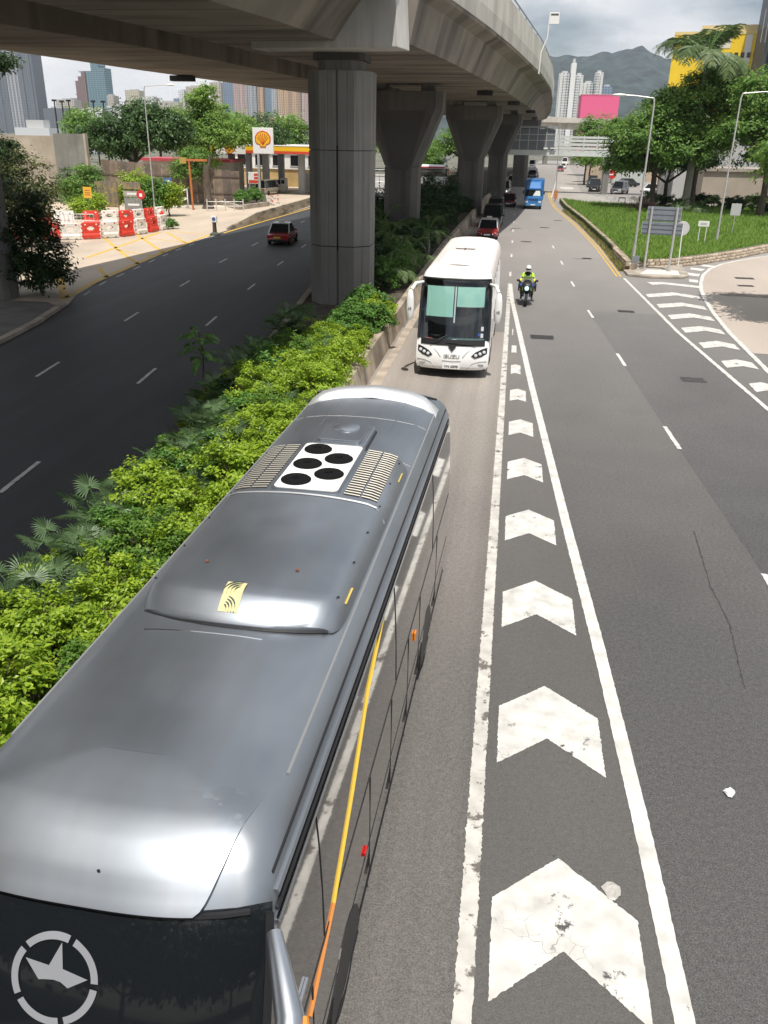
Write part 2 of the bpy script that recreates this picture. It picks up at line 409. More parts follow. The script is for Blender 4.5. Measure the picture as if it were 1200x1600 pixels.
struct(strip(LK, ROADB, -30, 360, 0., m=m_leftroad, name='road_left'))
road_l = bpy.data.objects['road_left']
C0 = [(-30, .1), (360, .1)]
CRL = [(3., 2.25), (5.56, 2.19), (8.17, 2.11), (12., 1.93), (16.73, 1.65), (20.66, 1.44), (28.07, 1.04), (44., .28), (49.5, .14)]
DASH = [(-30, 7.0), (15.1, 5.33), (24.3, 4.85), (33.5, 4.43), (42.1, 3.99), (51., 3.69), (60.3, 3.48), (69.5, 3.23), (120, 3.0)]
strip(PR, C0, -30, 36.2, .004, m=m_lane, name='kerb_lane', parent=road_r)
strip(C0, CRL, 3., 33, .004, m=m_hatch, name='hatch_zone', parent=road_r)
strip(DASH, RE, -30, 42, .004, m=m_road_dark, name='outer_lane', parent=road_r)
struct(strip([(112, 5.9), (128, 6.), (145, 6.5), (160, 7.2), (200, 9), (270, 12.2), (360, 19)], [(112, 15), (146, 10.5), (160, 11), (194, 12.9), (287, 16), (360, 22)], 112, 360, .008, m=m_farslip, name='road_slip_far'))
# right slip road: pale concrete beyond the hatched nose
CL = [(16., 9.3), (24, 9.45), (31.7, 9.67), (38.4, 9.79), (43, 10.05), (47.5, 10.48), (50.5, 10.88), (53.3, 11.42), (56.2, 12.1), (59.3, 13.15), (61.8, 14.4), (63.85, 15.81), (65.8, 17.3), (67.6, 18.94), (70.5, 22), (76, 29)]
poly = [(x+.05, y) for y, x in CL if y >= 36]+[(60, 100), (60, 34), (9.85, 34.5)]
slip = struct(MB().sheet(poly, .006).build('road_slip', m_slip))

def seg_line(pts, w, z, m, name, parent, ragged=.008, seed=1, step=.12):
    L_, R_ = [], []
    for i, p in enumerate(pts):
        a = Vector(pts[max(i-1, 0)]); b = Vector(pts[min(i+1, len(pts)-1)]); d = (b-a).normalized(); n = Vector((-d.y, d.x))
        L_.append(tuple(Vector(p)+n*w/2)); R_.append(tuple(Vector(p)-n*w/2))
    poly = L_+R_[::-1]
    return poly
def ribbon(pts, w, z, m, name, parent, amp=.01, seed=3, step=.1):
    """painted line as a quad strip with slightly ragged sides"""
    rr = random.Random(seed); ps = [Vector(p) for p in pts]; dense = []
    for i in range(len(ps)-1):
        L_ = (ps[i+1]-ps[i]).length; k = max(1, int(L_/step))
        dense += [ps[i].lerp(ps[i+1], j/k) for j in range(k)]
    dense.append(ps[-1]); vs = []; fs = []
    for i, p in enumerate(dense):
        d = (dense[min(i+1, len(dense)-1)]-dense[max(i-1, 0)]).normalized(); n = Vector((-d.y, d.x))
        a, b = p+n*(w/2+rr.gauss(0, amp)), p-n*(w/2+rr.gauss(0, amp))
        vs += [(a.x, a.y, z), (b.x, b.y, z)]
        if i: fs.append((2*i-2, 2*i-1, 2*i+1, 2*i))
    return MB().add(vs, fs).build(name, m, parent)
ribbon([(.1, 2.5), (.1, 49.6)], .19, .0085, m_white_worn, 'edge_line', road_r, .006, 5, .03)
ribbon([(x, y) for y, x in CRL], .2, .0096, m_white_clean, 'edge_line', road_r, .003, 6, .06)
for i, t in enumerate([7.38, 10.73, 14.07, 17.38, 20.73, 24.02, 27.35, 30.64, 33.8, 37.0]):
    xl, xr = .34, interp(CRL, t-.8)-.27
    xm = xl+(xr-xl)*.48; s = .9; th = 1.23
    pts = [(xl, t-s*(xm-xl)-th), (xm, t-th), (xr, t-s*(xr-xm)-th), (xr, t-s*(xr-xm)), (xm, t), (xl, t-s*(xm-xl))]
    MB().sheet(rough_line(pts, .0045, .03, 20+i), .0088).build('chevron_mark', m_white, road_r)
def dash(x0, x1, y0, y1, w, m, par, z=.0088, seed=1):
    MB().sheet(rough_line([(x0-w/2, y0), (x0+w/2, y0), (x1+w/2, y1), (x1-w/2, y1)], .006, .1, seed), z).build('lane_dash', m, par)
for i in range(8):
    y = 15.14-9.06+9.06*i
    dash(interp(DASH, y-1.95), interp(DASH, y), y-1.95, y, .12, m_white_clean, road_r, seed=40+i)
for i in range(10):
    y = 54.3+8.95*i; f = lambda q: .1 if q < 95 else .1+(q-95)**1.6*.003
    dash(f(y-1.9), f(y), y-1.9, y, .13, m_white_clean, road_r, seed=60+i)
LA = [(7., -14.7), (16.5, -14.9), (25.23, -15.48), (34.3, -16.49), (43.9, -17.53), (53.2, -18.46), (62.9, -19.09), (90, -20.2)]
LB = [(7., -10.7), (16.1, -11.15), (25.6, -11.88), (34.6, -12.77), (43.6, -13.69), (52.7, -14.54), (62.9, -15.3), (90, -17)]
for tab, y0 in ((LA, 16.2), (LB, 16.1)):
    for i in range(9):
        y = y0+9.25*i
        dash(interp(tab, y), interp(tab, y+2), y, y+2, .12, m_white_clean, road_l, seed=80+i)
# right edge line, its hatching and the curved line of the slip road
ribbon([(x, y) for y, x in RE if -20 < y < 54], .16, .0125, m_white_clean, 'edge_line', road_r, .006, 7, .2)
ribbon([(x, y) for y, x in CL], .2, .0125, m_white_clean, 'edge_line', road_r, .006, 8, .2)
for i, t in enumerate([23.5, 26.75, 29.96, 33.28, 36.51, 39.56, 42.63, 45.61, 48.83, 52.3]):
    xl, xr = interp(RE, t-1)+.32, interp(CL, t-1)-.28
    xm = xl+(xr-xl)*.58; th = 1.05
    pts = [(xl, t-.62*(xm-xl)-th), (xm, t-th), (xr, t-.85*(xr-xm)-th), (xr, t-.85*(xr-xm)), (xm, t), (xl, t-.62*(xm-xl))]
    if i == 9: pts = [(8.3, 51.2), (9.0, 51.6), (11.0, 50.6), (11.0, 51.5), (9.0, 52.5), (8.1, 52.2)]
    MB().sheet(rough_line(pts, .008, .1, 120+i), .0128).build('chevron_mark', m_white, road_r)
for i, q in enumerate([[(10.85, 54.1), (11.35, 53.9), (11.15, 52.7), (10.7, 53.)], [(11.25, 57.), (12.0, 56.5), (11.65, 55.3), (11.05, 55.8)], [(12.0, 59.5), (12.75, 58.9), (12.35, 57.9), (11.7, 58.5)], [(13.1, 61.2), (13.8, 60.7), (13.3, 59.9), (12.7, 60.4)]]):
    MB().sheet(rough_line(q, .01, .15, 140+i), .0128).build('bar_mark', m_white_clean, road_r)
for k, off in enumerate((-.12, -.36)):
    ribbon([(interp(RE, y)+off, y) for y in range(54, 150, 3)], .1, .0085, m_yellow, 'yellow_line', road_r, .006, 30+k, .3)
# slip road ahead: painted speed roundel
MB().add([(8.8+1.15*math.cos(a*math.pi/16), 157+4.2*math.sin(a*math.pi/16), .0125) for a in range(32)]+[(8.8+.75*math.cos(a*math.pi/16), 157+3.1*math.sin(a*math.pi/16), .0125) for a in range(32)],
         [(a, (a+1) % 32, 32+(a+1) % 32, 32+a) for a in range(32)]).build('round_mark', m_white_clean, bpy.data.objects['road_slip_far'])
MB().sheet([(8.8+.7*math.cos(a*math.pi/12), 157+3.0*math.sin(a*math.pi/12)) for a in range(24)], .0125).build('round_mark_fill', M('worn_paint', (.52, .48, .44), .8), bpy.data.objects['road_slip_far'])
# iron drain covers and dark trench patches let into the asphalt
m_iron = M('drain_iron', (.045, .042, .04), .6, metal=.3, var=.3, vs=20, world=True)
m_patch = M('patch_bitumen', (.05, .048, .046), .8, var=.3, vs=12, world=True)
for i, (x, y, w, l) in enumerate([(1.6, 35.6, .95, .75), (5.81, 42.4, .75, .5), (6.68, 29.8, .8, .6), (5.37, 62.2, .6, .6), (1.2, 71.5, .8, .5), (3.0, 84, .9, .6), (4.6, 92, .8, .5), (14.4, 55.4, 1.1, .7), (13.74, 52.3, .9, .6), (15.6, 52.2, .8, .5)]):
    MB().sheet(rough_line([(x-w/2, y-l/2), (x+w/2, y-l/2), (x+w/2, y+l/2), (x-w/2, y+l/2)], .02, .15, 200+i), .0135).build('drain_cover', m_iron if i != 2 else m_patch, road_r)
MB().sheet(rough_line([(11.3, 49.6), (11.7, 48.4), (14.2, 48.2), (14.3, 49.2), (12.2, 49.7)], .03, .3, 5), .0095).build('trench_patch', M('patch_grey', (.22, .19, .165), .9, var=.2, vs=3, world=True), slip)
ribbon([(4.35, 16.9), (4.2, 14.5), (4.25, 13.1), (4.05, 11.2)], .018, .0095, m_patch, 'sealed_crack', road_r, .006, 77, .08)
# two bits of litter
m_paper = M('paper', (.8, .8, .78), .7)
for nm, lab, c, s in (('paper_scrap', 'crumpled white paper scrap on the grey asphalt lane', (3.3, 8.8), .085), ('plastic_scrap', 'flat grey plastic scrap lying on the edge of a white chevron', (1.66, 7.0), .13)):
    bm = MB(); rr = random.Random(3); ring = []
    for j, (rad, h) in enumerate(((1, .012), (.75, .05), (.35, .035))):
        ring.append([(c[0]+s*rad*rr.uniform(.6, 1.1)*math.cos(a*.7), c[1]+s*rad*rr.uniform(.6, 1.1)*math.sin(a*.7), h*rr.uniform(.5, 1.3)*(1 if s < .1 else .35)+.011) for a in range(9)])
    bm.loft(ring); tag(bm.build(nm, m_paper if s < .1 else M('plastic_scrap_mat', (.42, .40, .37), .4)), lab, 'litter')

# ---------------------------------------------------------------- forecourt, yellow box and left kerb
fore = struct(MB().sheet([(interp(LK, y), y) for y in (37.5, 40, 44, 50, 57, 63, 69, 75, 85, 98, 115, 140)]+[(-90, 140), (-90, 37.5)], .012).build('forecourt', m_fore))
def yl(pts, w=.2, k=1): ribbon(pts, w*1.5, .0165, m_yellow, 'yellow_line', fore, .012, k, .25)
yl([(-21.6, 38.9), (-22.5, 44), (-23.8, 57), (-24.4, 68.8)], .22, 1)
yl([(-27.4, 53.0), (-28.9, 69.0)], .2, 2); yl([(-21.75, 39.3), (-26.9, 48.3)], .3, 3)
yl([(-31.1, 63.5), (-26.0, 55.5), (-23.1, 51.3)], .16, 4); yl([(-29.9, 66.7), (-23.75, 57)], .16, 5); yl([(-28.4, 69.2), (-24.3, 62.7)], .16, 6); yl([(-24.7, 49.2), (-22.6, 45.8)], .16, 7)
yl([(-24.9, 68.7), (-28.3, 69.9)], .14, 8); yl([(-24.3, 63), (-28.3, 64.6)], .14, 9); yl([(-23.6, 55), (-27.5, 57.5)], .14, 10)
for i in range(9):
    y = 40.2+3.0*i
    if y < 62: dash(interp(LK, y)+.35, interp(LK, y+1.2)+.35, y, y+1.2, .1, m_white_clean, road_l, .0085, 300+i)
ribbon([(-24.0, 63.5), (-24.05, 66), (-23.8, 68.6)], .16, .0165, m_white_clean, 'kerb_line', fore, .01, 310, .2)
yl([(interp(LK, y)+.42, y) for y in range(70, 130, 4)], .16, 12)
# raised kerb in the shade under the flyover and the low parapet along the filling station
kb = MB()
for i in range(14):
    y = -20+4.1*i; y2 = y+4.08
    kb.prism([(interp(LK, y)-.05, y), (interp(LK, y2)-.05, y2), (interp(LK, y2)-.35, y2), (interp(LK, y)-.35, y)], 0, .15)
struct(kb.build('kerb_left', m_kerb))
struct(MB().prism([(-17.95, -20), (-19.5, 29.3), (-20.5, 36.4), (-21.6, 37.45), (-90, 37.45), (-90, -20)], 0, .13).build('pavement_left', M('pavement_dull', (.13, .12, .11), .9, var=.2, vs=1, world=True)))
bw = MB(); pts = [(-24.0, 72.5, .2), (-23.95, 76, .5), (-23.75, 80, .85), (-23.6, 86, .9), (-23.55, 98, .9), (-23.8, 140, .9)]
for (xa, ya, ha), (xb, yb, hb) in zip(pts, pts[1:]):
    bw.add([(xa, ya, 0), (xb, yb, 0), (xb-.35, yb, 0), (xa-.35, ya, 0), (xa-.08, ya, ha), (xb-.08, yb, hb), (xb-.3, yb, hb), (xa-.3, ya, ha)], [(0, 1, 5, 4), (1, 2, 6, 5), (2, 3, 7, 6), (3, 0, 4, 7), (4, 5, 6, 7)])
tag(bw.build('parapet_wall', M('parapet_concrete', (.42, .36, .28), .9, var=.2, vs=.6, stain=.8, stain_sc=(.9, .5, 2.2), world=True)), 'long low stained concrete parapet along the filling station kerb', 'wall')

# ---------------------------------------------------------------- planter between the carriageways
pl = thing('median_planter', 'long raised concrete planter bed between the two carriageways', 'planter')
m_plw = M('planter_concrete', (.40, .33, .255), .9, var=.22, vs=.8, bump=.25, bs=14, stain=.6, stain_sc=(1.2, 1.2, .4), world=True)
for nm, tab, s in (('planter_wall', PR, -1), ('planter_wall', ROADB, 1)):
    b = MB()
    for i in range(60):
        y, y2 = -20+4.*i, -20+4.*i+3.98
        a0, a1 = interp(tab, y), interp(tab, y2); h = .8 if s < 0 else .55
        b.add([(a0, y, 0), (a1, y2, 0), (a1+s*.14, y2, h), (a0+s*.14, y, h), (a0+s*.42, y, h), (a1+s*.42, y2, h), (a1+s*.42, y2, .2), (a0+s*.42, y, .2)],
              [(0, 1, 2, 3), (3, 2, 5, 4), (4, 5, 6, 7), (0, 3, 4, 7), (1, 6, 5, 2)])
    b.build(nm, m_plw, pl)
ti = [(y, x+.4) for y, x in ROADB]; tj = [(y, x-.4) for y, x in PR]
strip(ti, tj, -20, 220, .5, m=m_soil, name='soil', parent=pl)
ribbon([(interp(PR, y)+.28, y) for y in range(-10, 120, 4)], .34, .012, M('gutter_concrete', (.38, .32, .26), .85, var=.2, vs=1.5, world=True), 'gutter', road_r, .01, 9, 1.)

# ---------------------------------------------------------------- grass island and its stone walls
m_turf = M('turf_soil', (.07, .11, .03), .95, var=.35, vs=.6, world=True)
left_edge = [(7.55, 56.2), (7.45, 60), (7.35, 70), (6.85, 89), (6.0, 108), (5.9, 119.5)]
front_edge = [(7.55, 56.2), (8.6, 58.0), (10.4, 58.9), (13.1, 61.6), (16.2, 65.4), (19.6, 70.2), (26, 77), (40, 90)]
isl = front_edge+[(40, 113), (15, 113), (8.6, 114.4)]+left_edge[::-1][:-1]
island = struct(MB().prism(isl, 0, .5).build('grass_island', m_turf))
pad = struct(MB().prism([(7.25, 54.4), (7.2, 56.2), (8.6, 58.2), (11.4, 60.0), (11.15, 57.2), (11.0, 54.9), (10.5, 54.1), (8.6, 53.75)], 0, .15).build('traffic_island', m_kerb, bevel=.03))
MB().prism([(8.0, 54.6), (8.7, 56.6), (10.6, 56.6), (10.4, 54.7)], .15, .156).build('fresh_concrete', M('fresh_concrete', (.62, .59, .53), .8, var=.1, vs=2, world=True), pad)
m_stone = [M('stone_a', (.43, .35, .26), .9, var=.2, vs=5, bump=.5, bs=18), M('stone_b', (.36, .29, .22), .9, var=.25, vs=5, bump=.5, bs=18), M('stone_c', (.50, .42, .33), .9, var=.2, vs=5, bump=.5, bs=18)]
sw = thing('stone_wall', 'rough stone block retaining wall edging the grass island', 'wall', (8, 57, 0))
m_mortar = M('mortar', (.17, .14, .105), .95, var=.3, vs=3, world=True)
def wall_core(pts, h, nm, m, th=.35):
    b = MB()
    for p, q in zip(pts, pts[1:]):
        d = (Vector(q)-Vector(p)).normalized(); n = Vector((-d.y, d.x))*th
        b.add([(p[0], p[1], 0), (q[0], q[1], 0), (q[0]+n.x, q[1]+n.y, 0), (p[0]+n.x, p[1]+n.y, 0), (p[0]+n.x*.2, p[1]+n.y*.2, h), (q[0]+n.x*.2, q[1]+n.y*.2, h), (q[0]+n.x, q[1]+n.y, h), (p[0]+n.x, p[1]+n.y, h)],
              [(0, 1, 5, 4), (1, 2, 6, 5), (2, 3, 7, 6), (3, 0, 4, 7), (4, 5, 6, 7)])
    return b.build(nm, m, sw, loc=(-8, -57, 0))
wall_core(front_edge[:], .58, 'wall_core', m_mortar)
wall_core([(x-.02, y) for x, y in left_edge[::-1]], .55, 'wall_core', M('wall_render', (.33, .27, .19), .95, var=.3, vs=1.5, stain=.7, stain_sc=(1, .6, 2), world=True))
protos = []
for k in range(6):
    b = MB(); rr = random.Random(50+k); j = lambda a: rr.uniform(-a, a)
    vs = [Vector((sx*(.20+j(.012)), sy*.10, sz*(.085+j(.008)))) for sz in (-1, 1) for sx, sy in ((-1, -1), (1, -1), (1, 1), (-1, 1))]
    fr = [Vector((sx*.17+j(.02), -.135+j(.015), sz*.06+j(.012))) for sz in (-1, 1) for sx in (-1, 1)]
    b.add(vs+fr, [(0, 3, 2, 1), (4, 5, 6, 7), (1, 2, 6, 5), (2, 3, 7, 6), (3, 0, 4, 7), (0, 1, 9, 8), (1, 5, 11, 9), (5, 4, 10, 11), (4, 0, 8, 10), (8, 9, 11, 10)])
    me = bpy.data.meshes.new('stone'); me.from_pydata(b.v, [], b.f); me.materials.append(m_stone[k % 3]); protos.append(me)
nst = 0
def lay(pts, n_max, courses=3):
    global nst
    rr = random.Random(9)
    for c in range(courses):
        pos = 0.21*(c % 2); cnt = 0
        for p, q in zip(pts, pts[1:]):
            a, b_ = Vector(p), Vector(q); L_ = (b_-a).length; d = (b_-a)/L_; t = pos
            while t < L_ and cnt < n_max:
                o = bpy.data.objects.new('stone', protos[rr.randrange(6)]); COL.objects.link(o); o.parent = sw
                w = rr.uniform(.85, 1.12); pp = a+d*t; nn = Vector((-d.y, d.x))*(.03+.025*c)
                o.location = (pp.x+nn.x-8, pp.y+nn.y-57, .1+c*.19); o.scale = (w, 1, 1); o.rotation_euler.z = math.atan2(d.y, d.x)+rr.uniform(-.04, .04)
                t += .425*w; cnt += 1; nst += 1
            pos = t-L_
lay(front_edge, 66); lay([(7.35, 64.5), (7.43, 60), (7.53, 56.3)], 18, 3)

# grass blades as one mass, and dry weeds along the foot of the wall
def in_poly(x, y, P):
    c = False; n = len(P)
    for i in range(n):
        (x1, y1), (x2, y2) = P[i], P[(i+1) % n]
        if (y1 > y) != (y2 > y) and x < (x2-x1)*(y-y1)/(y2-y1)+x1: c = not c
    return c
def blades(name, P, n, h, w, z, m, seed, parent=None, hv=.5):
    rr = random.Random(seed); xs = [p[0] for p in P]; ys = [p[1] for p in P]; vs = []; fs = []; k = 0; x0, x1, y0, y1 = min(xs), max(xs), min(ys), max(ys)
    while k < n:
        x, y = rr.uniform(x0, x1), y0+(y1-y0)*rr.random()**1.5
        if not in_poly(x, y, P): continue
        a = rr.uniform(0, 6.283); hh = h*rr.uniform(1-hv, 1+hv); ww = w*rr.uniform(.7, 1.3); lx, ly = rr.gauss(0, .35)*hh, rr.gauss(0, .35)*hh
        ca, sa = math.cos(a)*ww, math.sin(a)*ww; o = len(vs)
        vs += [(x-ca, y-sa, z), (x+ca, y+sa, z), (x+lx*.5+ca*.5, y+ly*.5+sa*.5, z+hh*.65), (x+lx, y+ly, z+hh)]
        fs += [(o, o+1, o+2), (o, o+2, o+3)]; k += 1
    o = MB().add(vs, fs).build(name, m, parent); o['kind'] = 'stuff'
    return o
m_grass = leafmat('grass_blade', (.10, .22, .025), (.27, .40, .08), .3, .6)
gp = [(7.9, 57.0), (10.5, 59.5), (13.0, 62.1), (16.0, 65.9), (19.4, 70.7), (25.8, 77.5), (38, 90), (38, 112), (15, 112.6), (8.8, 113.8), (6.3, 119), (6.4, 108), (7.25, 89), (7.75, 70)]
g = blades('grass', gp, 60000, .24, .03, .48, m_grass, 4); tag(g, 'bright green grass covering the raised road island', 'grass')
wd = blades('weeds', [(7.0, 56.5), (7.5, 56.3), (7.4, 70), (6.85, 89), (6.0, 105), (5.6, 105), (6.45, 89), (6.95, 70)], 5000, .22, .035, .0, leafmat('dry_weed', (.26, .21, .09), (.20, .24, .07), .2, .7), 5); tag(wd, 'dry straw and green weeds along the foot of the island wall', 'weeds')
# ================================================================ FLYOVER
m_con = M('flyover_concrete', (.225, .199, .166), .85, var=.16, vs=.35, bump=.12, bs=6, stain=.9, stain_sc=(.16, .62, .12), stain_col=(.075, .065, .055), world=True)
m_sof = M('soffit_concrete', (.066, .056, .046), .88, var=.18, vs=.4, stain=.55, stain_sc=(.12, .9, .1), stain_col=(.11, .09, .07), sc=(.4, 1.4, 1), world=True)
m_par = M('parapet_pale', (.56, .54, .49), .8, var=.1, vs=.5, stain=.35, stain_sc=(.6, .6, .12), stain_col=(.2, .18, .16), world=True)
m_joint = M('joint_dark', (.035, .03, .028), .9)
m_steel = M('galvanised', (.42, .44, .46), .45, metal=.6, var=.1, vs=8)
FR = [(-40, -11.5), (0, -7.4), (29, -5.3), (36.4, -4.9)]                      # near: right deck edge
NF = [(-40, -20.2), (0, -13.2), (26.2, -9.0), (29, -8.4), (36.4, -7.5)]      # near: foot of the right web
FRF = [(38, -4.0), (41.7, -3.35), (50.7, -2.15), (61.3, -.9), (85.9, 1.5), (110, 3.2), (140, 4.5), (200, 6.3), (262, 7.2)]
FF = [(38, -4.65), (45.9, -3.71), (71.7, -1.5), (110, .9), (145, 2.4), (200, 4.2), (262, 5.2)]
C1 = [(-40, -22), (0, -17.4), (27, -14.3), (34, -13.2), (48.5, -11.5), (72, -9.6), (110, -7.0), (145, -5.2), (200, -3.2), (262, -2.2)]
C2 = [(-40, -26.5), (0, -22.3), (31.8, -18.6), (38.6, -16.9), (47, -15.7), (62.3, -14.2), (90, -12), (110, -10.5), (145, -8.7), (200, -6.7), (262, -5.7)]
LE = [(-40, -31), (0, -27.5), (41.7, -24.57), (46.5, -23.9), (53, -23.3), (60.8, -22.2), (71.2, -20.8), (82, -19.2), (101, -16.6), (145, -13.2), (200, -11), (262, -10)]
SZ = 11.0
fly = thing('flyover', 'curved concrete road flyover of two box girders spanning the road', 'flyover', (0, 0, SZ))
def girder(y0, y1, ft, rt, c1):
    b = MB(); rings = []
    n = max(6, int((y1-y0)/3.5))
    for i in range(n+1):
        y = y0+(y1-y0)*i/n; f, r, c = interp(ft, y), interp(rt, y), interp(c1, y)
        wsh = f+(r-f)*.5
        rings.append([(c, y, 0), (f, y, 0), (wsh, y, 1.55), (r-.02, y, 1.85), (r, y, 2.0), (r, y, 2.55), (c+.4, y, 2.55), (c+.4, y, 1.3), (c, y, 1.2)])
    b.loft(rings); b.m = [0]*len(b.m)
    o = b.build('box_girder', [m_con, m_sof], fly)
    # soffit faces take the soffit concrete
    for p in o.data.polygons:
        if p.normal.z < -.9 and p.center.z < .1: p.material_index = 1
    return o
girder(-40, 37.985, NF, FR, C1); girder(38.0, 262, FF, FRF, C1)
b = MB(); rings = []
for i in range(87):
    y = -40+3.5*i; c, l = interp(C2, y), interp(LE, y)
    rings.append([(l, y, 0), (c, y, 0), (c, y, 1.2), (c-.4, y, 1.35), (c-.4, y, 2.55), (l-.05, y, 2.55), (l-.05, y, .6)])
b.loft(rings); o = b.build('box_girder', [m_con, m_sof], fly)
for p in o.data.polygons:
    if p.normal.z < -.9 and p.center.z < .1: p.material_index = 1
b = MB(); rings = []
for i in range(87):
    y = -40+3.5*i
    rings.append([(interp(C2, y)-.45, y, 2.02), (interp(C1, y)+.45, y, 2.02), (interp(C1, y)+.45, y, 2.5), (interp(C2, y)-.45, y, 2.5)])
b.loft(rings); b.build('link_slab', m_con, fly)
# parapets: one panel for each pour, a groove between neighbours
prot = None
def parapet(tab, y0, y1, s, h0, h1):
    n = int((y1-y0)/3.2)
    for i in range(n):
        a, c = y0+(y1-y0)*i/n+.02, y0+(y1-y0)*(i+1)/n-.02
        xa, xc = interp(tab, a), interp(tab, c); t = .32*s
        b = MB(); b.add([(xa, a, h0), (xc, c, h0), (xc-t, c, h0), (xa-t, a, h0), (xa+.04*s, a, h0+.75), (xc+.04*s, c, h0+.75), (xc-.02*s, c, h1), (xa-.02*s, a, h1), (xc-t*.85, c, h1), (xa-t*.85, a, h1)],
              [(0, 1, 5, 4), (4, 5, 6, 7), (7, 6, 8, 9), (9, 8, 2, 3), (0, 4, 7, 9, 3), (1, 2, 8, 6, 5), (0, 3, 2, 1)])
        b.build('parapet_panel', m_par, fly)
parapet([(y, x+.05) for y, x in FRF], 38., 230, 1, 2.02, 4.25)
parapet([(y, x+.05) for y, x in FR], -10., 36.4, 1, 2.02, 3.9)
# steel rail on top of the parapet
for i in range(34):
    y = 40+5.*i; x = interp(FRF, y)-.1
    MB().tube((x, y, 4.25), (x, y, 4.62), .045, n=6).build('rail_post', m_steel, fly)
b = MB(); b.path([(interp(FRF, y)-.1, y, 4.62) for y in range(38, 230, 3)], .055, 6); b.build('hand_rail', m_steel, fly)
# formwork joints across the soffits: thin dark grooves
m_groove = M('soffit_joint', (.12, .10, .085), .9)
for y in list(range(24, 37, 4))+list(range(40, 110, 4)):
    f = NF if y < 37 else FF
    MB().box(interp(C1, y)+.05, interp(f, y)-.05, y, y+.035, -.006, .02).build('formwork_joint', m_groove, fly)
for y in range(28, 110, 4):
    MB().box(interp(LE, y)+.05, interp(C2, y)-.05, y, y+.035, -.006, .02).build('formwork_joint', m_groove, fly)
# drain boxes and a small lamp box hung below the soffit
m_blk = M('black_box', (.02, .02, .022), .6)
for x, y, w in ((-22.0, 58.5, .75), (-2.9, 73, .6), (-.8, 93, .6), (1.2, 120, .6)):
    MB().box(x-w, x+w, y-.35, y+.35, -.36, -.04).build('drain_box', m_blk, fly)
    MB().box(x-w*.3, x+w*.3, y-.1, y+.1, -.06, .1).build('drain_bracket', m_blk, fly)

# ---------------------------------------------------------------- piers
def octo(cx, cy, w, d, ch):
    return [(cx-w+ch, cy-d), (cx+w-ch, cy-d), (cx+w, cy-d+ch), (cx+w, cy+d-ch), (cx+w-ch, cy+d), (cx-w+ch, cy+d), (cx-w, cy+d-ch), (cx-w, cy-d+ch)]
m_pier = M('pier_concrete', (.225, .219, .206), .85, var=.1, vs=.5, stain=.6, stain_sc=(3.5, 3.5, .16), stain_col=(.12, .115, .107), bump=.12, bs=8)
def ribbed(h0, h1, w=1.36, d=1.3, ch=.62):
    # octagonal shaft with shallow vertical flutes, split by a deep groove on each face
    P = []
    base = octo(0, 0, w, d, ch); n = 8
    for i in range(n):
        a, c = Vector(base[i]), Vector(base[(i+1) % n]); L_ = (c-a).length; dr = (c-a)/L_; nr = Vector((dr.y, -dr.x))
        if i % 2 == 0 and True:
            for t, e in ((0, 0), (.2, 0), (.22, -.02), (.24, 0), (.47, 0), (.48, -.09), (.52, -.09), (.53, 0), (.76, 0), (.78, -.02), (.8, 0)):
                P.append(tuple(a+dr*L_*t+nr*e))
        else:
            for t, e in ((0, 0), (.48, 0), (.5, -.015), (.52, 0)): P.append(tuple(a+dr*L_*t+nr*e))
    return MB().prism(P, h0, h1)
def main_pier(x, y, lab, head):
    t = thing('flyover_pier', lab, 'pier', (x, y, 0), 0., 'flyover piers')
    ribbed(0, 3.05).build('shaft_section', m_pier, t); ribbed(3.09, 7.0).build('shaft_section', m_pier, t); ribbed(7.03, 10.05).build('shaft_section', m_pier, t)
    MB().prism(octo(0, 0, 1.3, 1.24, .6), 2.9, 7.2).build('joint_core', m_joint, t)
    MB().prism(octo(0, 0, .95, .9, .4), 10.0, 10.45).build('bearing_plinth', m_pier, t)
    MB().prism(octo(0, 0, 1.1, 1.0, .2), 10.45, 10.72).build('bearing', M('bearing_dark', (.08, .075, .07), .8), t)
    if head:
        hb = MB(); hb.extr([(-3.0, 10.74), (3.2, 10.74), (3.05, 13.0), (-3.0, 13.0)], 'y', -2.55, -.9); hb.build('crosshead', M('crosshead_concrete', (.56, .55, .52), .85, var=.08, vs=.6, stain=.4, stain_sc=(3, 3, .2), stain_col=(.3, .29, .28)), t, bevel=.03, rz=R(-9))
    return t
main_pier(-7.65, 39.3, 'tall grooved octagonal concrete pier rising from the lit planter shrubs', True)
main_pier(-25.4, 38.5, 'dark grooved concrete pier beside the ivy-clad bank', False)
m_pierd = M('pier_painted_shade', (.13, .124, .115), .88, var=.14, vs=.5, stain=.6, stain_sc=(2.5, 2.5, .16), stain_col=(.065, .06, .056), bump=.12, bs=8)  # darker copy of the pier concrete: deeper shade under the deck painted in
